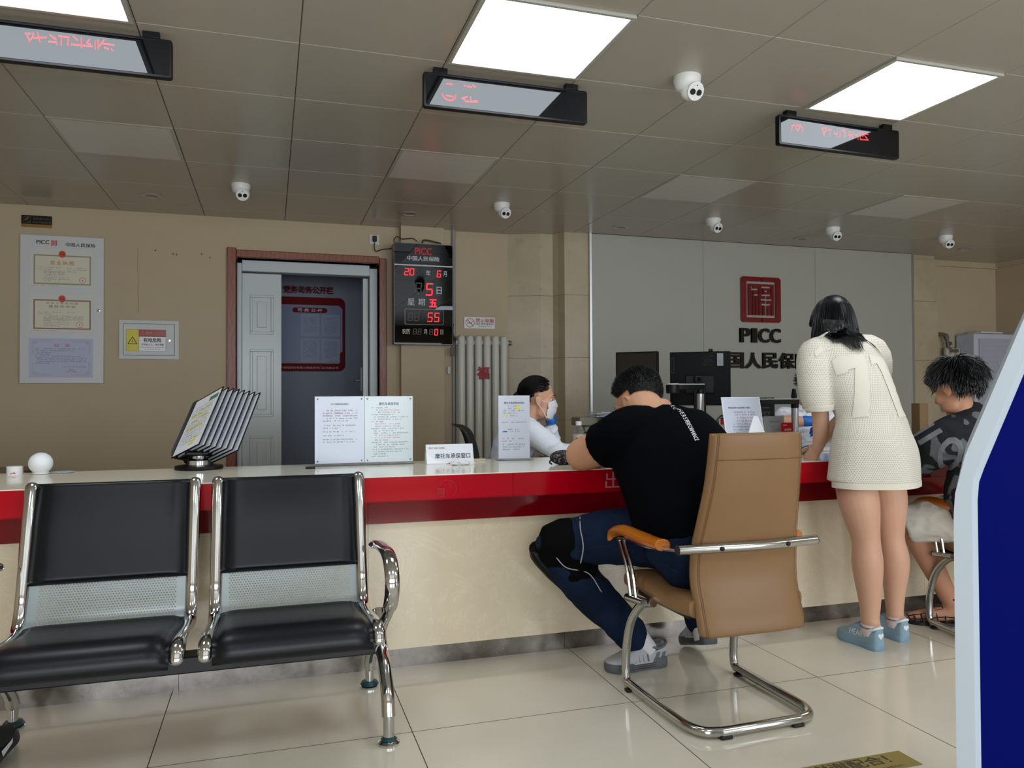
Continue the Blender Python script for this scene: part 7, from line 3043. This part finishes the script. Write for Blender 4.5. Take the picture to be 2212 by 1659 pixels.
blob('trousers', mb, mat('trousers_dark', (24, 26, 34), rough=.8), clerk, voxel=.008, smooth=4)
mb = MB()
limb(mb, [(1.570, 4.247, .958), (1.568, 4.244, .978)], [.032, .031], smooth=0)
hand(mb, (1.568, 4.243, .978), (-.16, -.02, .97), (.95, .0, .3), 1, 50, .94)
gm = MB()
gm.v = mb.v; gm.f = mb.f; gm.mi = mb.mi
blob('glove', gm, GLOVE, clerk, voxel=.004, smooth=2, wrinkle=wrinkles(.0012, 60, 60, 60, 4))
# mask
mk = MB(); head_shapes(mk, HC)
mbv = BVHTree.FromPolygons([Vector(v) for v in mk.v], mk.f)
vs, fs = [], []
NX, NZ = 19, 15
for j_ in range(NZ):
    for i_ in range(NX):
        u = -1 + 2 * i_ / (NX - 1); w = j_ / (NZ - 1)
        ang = u * 62
        z = .006 - .118 * w + (abs(u) ** 2) * (-.022 if w < .3 else .012 if w > .8 else 0)
        fr_ = np.interp(z, [-.125, -.105, -.07, -.03, .01], [.060, .074, .090, .100, .084])
        r_ = 1 / math.sqrt((math.sin(R(ang)) / .068) ** 2 + (math.cos(R(ang)) / fr_) ** 2)
        r_ += .002 + (.0035 if int(w * 6) % 2 else 0) * (1 - abs(u))
        vs.append(HC @ Vector((math.sin(R(ang)) * r_, .015 + math.cos(R(ang)) * r_, z)))
for j_ in range(NZ - 1):
    for i_ in range(NX - 1):
        a_ = j_ * NX + i_
        fs.append((a_, a_ + 1, a_ + NX + 1, a_ + NX))
mb = MB()
mb.add(vs, fs)
mask = build('face_mask', mb, mat('mask_white', (214, 212, 216), rough=.8), clerk, world=True, sharp=45)
md = mask.modifiers.new('solid', 'SOLIDIFY')
md.thickness = .0015
mb = MB()
for s in (0, NX - 1):
    e_ = HC @ Vector((.083 if s == 0 and (HC.inverted() @ vs[0]).x > 0 or s and (HC.inverted() @ vs[NX - 1]).x > 0 else -.083, -.016, -.004))
    for a_, dz in ((s, .012), ((NZ - 1) * NX + s, -.02)):
        mb.tube([vs[a_], vs[a_].lerp(e_, .5) + (vs[a_] - (HC @ Vector((0, .015, 0)))).normalized() * .006, e_ + HC.to_3x3() @ Vector((0, 0, dz))], .0022, 6)
build('mask_strap', mb, mat('mask_white', (214, 212, 216)), mask, world=True)
# tied back hair
rng = random.Random(33)


def cs(v):
    return v.z > (-.62 if v.y < -.3 else -.30 + max(0, v.y) * .9) and not (v.y > .62 and v.z < .70) and not (abs(v.x) > .75 and v.z < .12 and v.y > -.15)


mb = MB()
cap_mesh(mb, HC, lambda v: cs(v), 1.05)
hc3 = HC.to_3x3().normalized()
bun = HC @ Vector((0, -.105, -.005))
for p, n, v in scalp(HC, cs, 1300, rng, 1.035):
    pts = []
    for t in range(7):
        w = t / 6
        q = p.lerp(bun, w)
        h = mbv.find_nearest(q)
        if h[0] is not None and (q - h[0]).dot(h[1]) < .010:
            q = h[0] + h[1] * (.010 + .003 * rng.random())
        pts.append(q)
    strand(mb, pts, .0024)
mb.ell((0, 0, 0), (.032, .028, .034), Matrix.Translation(bun), 16, 12)
for k in range(220):
    d = Vector((rng.gauss(0, 1), rng.gauss(0, 1), rng.gauss(0, 1))).normalized()
    a_ = bun + Vector((d.x * .033, d.y * .029, d.z * .035))
    t_ = d.cross(Vector((rng.gauss(0, 1), rng.gauss(0, 1), rng.gauss(0, 1)))).normalized()
    strand(mb, [a_ - t_ * .014, a_ + d * .003, a_ + t_ * .016 - d * .003], .002)
build('hair', mb, HAIR, clerk, world=True, sharp=0)

# ================================================================= the seated young man at the right
boy = thing('person', 'young man with bushy black hair in a dark lettered shirt seated behind the kiosk', 'person', (3.15, 2.65, 0))
HB = head_frame((2.972, 2.735, 1.135), 8, -22, 0, 1.05)
mb = MB()
head_shapes(mb, HB)
limb(mb, [(3.01, 2.72, .97), (2.99, 2.725, 1.03), (2.975, 2.73, 1.08)], [.062, .054, .054])
limb(mb, [(3.18, 2.67, .52), (3.17, 2.67, .66), (3.12, 2.68, .82), (3.05, 2.715, .93), (3.02, 2.72, .98)], [(.16, .11), (.15, .11), (.17, .11), (.17, .09), (.08, .07)], up=(-.5, .87, .3))
limb(mb, [(3.0, 2.70, .96), (2.885, 2.69, .92), (2.90, 2.86, .85), (2.96, 2.99, .835)], [.05, .055, .047, .04])
limb(mb, [(2.96, 2.99, .835), (3.02, 3.10, .832), (3.05, 3.19, .826)], [.04, .034, .026])
hand(mb, (3.05, 3.19, .825), (.15, .95, 0), (0, 0, 1), 1, 22, .98)
limb(mb, [(3.08, 2.74, .96), (3.20, 2.86, .92), (3.24, 2.98, .85), (3.22, 3.06, .84)], [.05, .055, .047, .04])
limb(mb, [(3.22, 3.06, .84), (3.18, 3.16, .832), (3.14, 3.23, .826)], [.04, .034, .026])
hand(mb, (3.14, 3.23, .825), (-.4, .9, 0), (0, 0, 1), -1, 22, .98)
for hip, kn, an in (((3.13, 2.67, .53), (2.925, 2.965, .495), (3.12, 2.925, .115)), ((3.28, 2.71, .53), (3.36, 3.0, .495), (3.38, 2.92, .11))):
    limb(mb, [hip, lerp(hip, kn, .5), kn], [.10, .085, .058])
    limb(mb, [kn, lerp(kn, an, .35), an], [.058, .058, .040])
for h_, d in ((Vector((3.135, 2.912, 0)), Vector((-.84, .54, 0))), (Vector((3.38, 2.90, 0)), Vector((.1, 1, 0)))):
    d.normalize()
    limb(mb, [h_ + Vector((0, 0, .11)), h_ + d * .03 + Vector((0, 0, .06)), h_ + d * .10 + Vector((0, 0, .045)), h_ + d * .165 + Vector((0, 0, .032)), h_ + d * .195 + Vector((0, 0, .028))], [.04, .036, .033, .028, .02])
    limb(mb, [h_ + Vector((0, 0, .05)), h_ - d * .035 + Vector((0, 0, .042))], [.034, .028], smooth=0)
blob('body', mb, SKINB, boy, voxel=.006, smooth=4)
eyes(HB, boy)
# lettered shirt
BS = mat('camo_shirt', (52, 54, 58), rough=0.85, spec=0.15)
_g = NT(BS)
_n = _g.noise(11, 2, .4, dist=.6)
_c = _g.mix(_g.ramp(_n, [(.555, (0, 0, 0)), (.57, (1, 1, 1))]), lin((36, 38, 42)), lin((96, 99, 104)))
_g.L(_c, _g.b.inputs['Base Color'])
mb = MB()
limb(mb, [(3.09, 2.69, .60), (3.085, 2.70, .66), (3.10, 2.69, .80), (3.055, 2.705, .93), (3.02, 2.715, .985)], [(.215, .150), (.222, .155), (.215, .145), (.20, .118), (.095, .085)], up=(-.5, .87, .3))
limb(mb, [(3.01, 2.70, .96), (2.895, 2.685, .92), (2.895, 2.80, .86), (2.925, 2.91, .815), (2.95, 2.955, .80)], [.075, .090, .090, .092, .088], cap='flat')
limb(mb, [(3.08, 2.74, .96), (3.20, 2.86, .92), (3.24, 2.96, .86)], [.075, .088, .088])
shirt = blob('shirt', mb, BS, boy, voxel=.007, smooth=6, wrinkle=wrinkles(.006, 8, 8, 12, 7))
sb = bvh_of(shirt)
art = MB()
put_text(art, 'OUT', 0, 0, w=.25, h=.155, bold=.03)
c_ = Vector((2.754, 2.550, 0.847))
dv = Vector((.70, .71, -.05)).normalized()
ex_ = Vector((.75, -.58, -.28)).normalized()
ey_ = Vector((.25, .12, .95))
ey_ = (ey_ - ex_ * ey_.dot(ex_)).normalized()
ML = Matrix.Translation(c_ - dv * .2 + ex_ * .07) @ Matrix((ex_, ey_, ex_.cross(ey_))).transposed().to_4x4()
LETG = mat('shirt_letter', (112, 115, 120), rough=.8)
decal('shirt_lettering', art, ML, dv, [sb], LETG, boy, off=.0015, maxlen=.012)
art = MB()
art.rect(-.06, .05, .012, .034)
art.rect(-.05, .06, -.035, -.012)
c2 = Vector((2.661, 2.600, 0.944))
ex2 = Vector((.62, -.3, .45)).normalized()
ey2 = Vector((-.4, 0, .8)); ey2 = (ey2 - ex2 * ey2.dot(ex2)).normalized()
decal('sleeve_stripes', art, Matrix.Translation(c2 - dv * .1) @ Matrix((ex2, ey2, ex2.cross(ey2))).transposed().to_4x4(), dv, [sb], LETG, boy, off=.0015, maxlen=.012)
# shorts
mb = MB()
limb(mb, [(3.19, 2.665, .49), (3.18, 2.675, .56), (3.16, 2.68, .63)], [(.175, .115), (.185, .12), (.175, .12)], up=(-.5, .87, .3))
limb(mb, [(3.12, 2.67, .54), (3.04, 2.79, .535), (2.945, 2.93, .505), (2.93, 2.955, .50)], [.115, .110, .098, .098], cap='flat')
limb(mb, [(3.28, 2.71, .54), (3.33, 2.84, .535), (3.355, 2.97, .505)], [.115, .110, .098], cap='flat')
blob('shorts', mb, mat('white_shorts', (216, 212, 202), rough=.85, spec=.15), boy, voxel=.007, smooth=4, wrinkle=wrinkles(.006, 10, 10, 16, 3))
# bushy hair
rng = random.Random(51)


def bsc(v):
    return v.z > (-.72 if v.y < -.25 else -.05 if v.y < 0 else .05 + v.y * .45) and not (v.y > .78 and v.z < .35) and not (abs(v.x) > .8 and v.z < .08 and v.y > -.3)


bh = MB(); head_shapes(bh, HB, ears=False)
bbv = BVHTree.FromPolygons([Vector(v) for v in bh.v], bh.f)
mb = MB()
cap_mesh(mb, HB, bsc, 1.18)
hb3 = HB.to_3x3().normalized()


crown = Vector((0, -.35, .94))


def bdir(p, n, v):
    t = v - crown
    t = hb3 @ (t - v * t.dot(v))
    return (t.normalized() if t.length > 1e-3 else n) + n * .30


grow_hair(mb, scalp(HB, bsc, 2600, rng, 1.17), rng, lambda v: (.075 if v.y < .3 else .06) if v.z > .1 else .045, .0030, 6, bdir, .22, [bbv], .07, .016)
build('hair', mb, HAIR, boy, world=True, sharp=0)
# strappy black sandals
SAN = mat('sandal_black', (12, 12, 13), rough=.5)
for h_, d in ((Vector((3.135, 2.912, 0)), Vector((-.84, .54, 0))), (Vector((3.38, 2.90, 0)), Vector((.1, 1, 0)))):
    d.normalize()
    a_ = math.degrees(math.atan2(-d.x, d.y))
    M = Matrix.Translation(h_ - d * .07) @ Rm(0, 0, a_)
    e = bpy.data.objects.new('sandal', None)
    link(e, boy, True)
    half = [(0, .0), (.03, .028), (.1, .036), (.3, .036), (.55, .042), (.75, .05), (.9, .04), (.98, .018), (1, 0)]
    pr = curve([(y * .29, x, 0) for y, x in half], 4)
    ol = [(q.y, q.x) for q in pr] + [(-q.y, q.x) for q in pr[::-1][1:-1]]
    mb = MB()
    mb.prism(ol, 0.0, .016, M)
    build('sole', mb, SAN, e, world=True)
    mb = MB()
    hts = [(.03, .028, .055), (.075, .034, .085), (.115, .037, .088), (.15, .040, .078), (.185, .045, .064), (.215, .046, .054), (.245, .042, .046), (.268, .032, .038)]
    for y, w, hh in hts:
        mb.tube([M @ Vector((w * math.cos(R(t)), y + .012 * math.sin(R(t)), .012 + (hh - .012) * math.sin(R(t)))) for t in range(0, 181, 15)], (.0035, .0025), 6)
    for t in (25, 60, 90, 120, 155):
        mb.tube([M @ Vector((w * math.cos(R(t)), y + .012 * math.sin(R(t)), .013 + (hh - .012) * math.sin(R(t)))) for y, w, hh in hts], (.003, .0025), 6)
    mb.tube([M @ Vector((.046 * math.cos(R(t)), .06 + .05 * math.sin(R(t)), .13)) for t in range(0, 361, 24)], (.003, .005), 6)
    for t in (200, 250, 290, 340):
        mb.tube([M @ Vector((.046 * math.cos(R(t)), .06 + .05 * math.sin(R(t)), .13)), M @ Vector((.042 * math.cos(R(t)), .06 + .055 * math.sin(R(t)), .012))], .003, 6)
    build('straps', mb, SAN, e, world=True)

# ================================================================= the second clerk, mostly hidden by the woman
c2 = thing('person', 'second clerk in white shirt with blue gloves, hidden behind the woman in white', 'person', (3.25, 4.15, 0))
H2 = head_frame((3.28, 4.10, 1.16), 165, -10, 0, .95)
mb = MB()
head_shapes(mb, H2)
limb(mb, [(3.28, 4.16, .98), (3.28, 4.14, 1.04), (3.28, 4.12, 1.10)], [.056, .05, .048])
limb(mb, [(3.27, 4.24, .50), (3.27, 4.23, .70), (3.27, 4.20, .88), (3.275, 4.18, .97)], [(.15, .10), (.13, .09), (.16, .095), (.09, .06)], up=(0, -1, 0))
limb(mb, [(3.14, 4.16, .95), (3.03, 4.06, .95), (2.945, 3.95, .945)], [.05, .046, .04])
limb(mb, [(2.945, 3.95, .945), (3.02, 3.91, .948), (3.09, 3.885, .95)], [.04, .035, .026])
hand(mb, (3.09, 3.885, .95), (.9, -.2, 0), (0, -.3, 1), 1, 35, .88)
limb(mb, [(3.41, 4.16, .95), (3.46, 4.06, .88), (3.38, 3.95, .85)], [.05, .046, .04])
limb(mb, [(3.38, 3.95, .85), (3.30, 3.90, .86), (3.23, 3.88, .88)], [.04, .034, .026])
hand(mb, (3.23, 3.88, .885), (-.9, -.1, .2), (0, -.6, .8), -1, 40, .88)
for s in (-1, 1):
    limb(mb, [(3.27 + s * .09, 4.24, .50), (3.27 + s * .1, 4.34, .50)], [.085, .08], smooth=0)
    limb(mb, [(3.27 + s * .1, 4.34, .50), (3.27 + s * .1, 4.38, .28), (3.27 + s * .1, 4.42, .06)], [.075, .055, .04])
blob('body', mb, SKINW, c2, voxel=.006, smooth=4)
eyes(H2, c2)
mb = MB()
limb(mb, [(3.26, 4.20, .52), (3.25, 4.18, .70), (3.25, 4.14, .84), (3.27, 4.16, .95), (3.275, 4.17, .985)], [(.18, .13), (.165, .135), (.185, .14), (.165, .10), (.08, .07)], up=(0, -1, 0))
limb(mb, [(3.14, 4.15, .955), (3.04, 4.06, .96), (2.97, 3.975, .955)], [.07, .07, .066], cap='flat')
limb(mb, [(3.41, 4.16, .95), (3.46, 4.06, .885), (3.40, 3.97, .86)], [.07, .066, .062], cap='flat')
blob('shirt', mb, WSHIRT, c2, voxel=.007, smooth=4, wrinkle=wrinkles(.007, 13, 13, 22, 9))
for W_, d_, n_, th_ in (((3.09, 3.885, .95), (.9, -.2, 0), (0, -.3, 1), 1), ((3.23, 3.88, .885), (-.9, -.1, .2), (0, -.6, .8), -1)):
    mb = MB()
    Wv = Vector(W_); dn = Vector(d_).normalized()
    limb(mb, [Wv - dn * .03, Wv + dn * .01], [.034, .031], smooth=0)
    hand(mb, W_, d_, n_, th_, 38, .95)
    blob('glove', mb, GLOVE, c2, voxel=.0045, smooth=2)
mb = MB()
limb(mb, [(3.27, 4.24, .44), (3.27, 4.235, .52), (3.27, 4.23, .60)], [(.165, .12), (.17, .125), (.155, .115)], up=(0, -1, 0))
for s in (-1, 1):
    limb(mb, [(3.27 + s * .09, 4.24, .50), (3.27 + s * .1, 4.35, .50)], [.1, .095], smooth=0)
    limb(mb, [(3.27 + s * .1, 4.34, .50), (3.27 + s * .1, 4.38, .28), (3.27 + s * .1, 4.42, .09)], [.09, .065, .055])
blob('trousers', mb, mat('trousers_dark', (24, 26, 34)), c2, voxel=.009, smooth=4)
rng = random.Random(66)
mb = MB()
r2 = lambda v: v.z > -.3 and not (v.y > .5 and v.z < .6)
cap_mesh(mb, H2, r2, 1.06)
for p, n, v in scalp(H2, r2, 500, rng, 1.04):
    dd = (n * .3 + H2.to_3x3() @ Vector((0, -.8, -.2))).normalized()
    strand(mb, [p, p + dd * .03 + n * .004, p + dd * .06 - n * .004], .0024)
build('hair', mb, HAIR, c2, world=True, sharp=0)

# staff stools under the clerks
for x, y, rz, lab in ((3.27, 4.34, 0, 'dark staff stool under the second clerk behind the counter'),):
    t = thing('staff_stool', lab, 'stool', (x, y, 0), rz)
    mb = MB()
    mb.lathe([(0, .36), (.18, .36), (.19, .38), (.18, .41), (0, .415)], 24)
    build('seat', mb, BLK, t)
    mb = MB()
    mb.tube([(0, 0, .36), (0, 0, .03)], .03, 12)
    mb.lathe([(0, 0), (.2, 0), (.2, .015), (.03, .03), (0, .03)], 24)
    build('base', mb, CHF, t)

# ================================================================= shoe of a person sitting left of the frame
t = thing('sneaker', 'black sneaker with a white side stripe poking in at the lower left corner', 'shoe', (-.80, 2.75, 0))
bk = dict(sole=mat('sole_black', (34, 34, 37), rough=.6), upper=mat('upper_black', (24, 26, 30), rough=.7), lining=BLK, lace=mat('lace_dark', (40, 42, 46)))
M = Tm(-.790, 2.545, .022) @ Rm(0, 0, 1) @ Rm(0, -20, 0)
s_, u_, bv = shoe(t, M, .30, bk, 'runner', .036, 1.05)
mb = MB()
ol = curve([(.044, .10, .028), (.047, .15, .027), (.050, .20, .028), (.046, .25, .034), (.034, .28, .040)], 4)
ol2 = [(p.x * 1.035, p.y, p.z - (.016 * (1 - i / len(ol)))) for i, p in enumerate(ol)]
vs = [M @ Vector((p.x * 1.06, p.y, p.z)) for p in ol] + [M @ Vector(p) for p in ol2]
n = len(ol)
mb.add(vs, [(i, i + 1, n + i + 1, n + i) for i in range(n - 1)])
build('white_stripe', mb, mat('stripe_white', (220, 222, 232), rough=.6), s_, world=True)
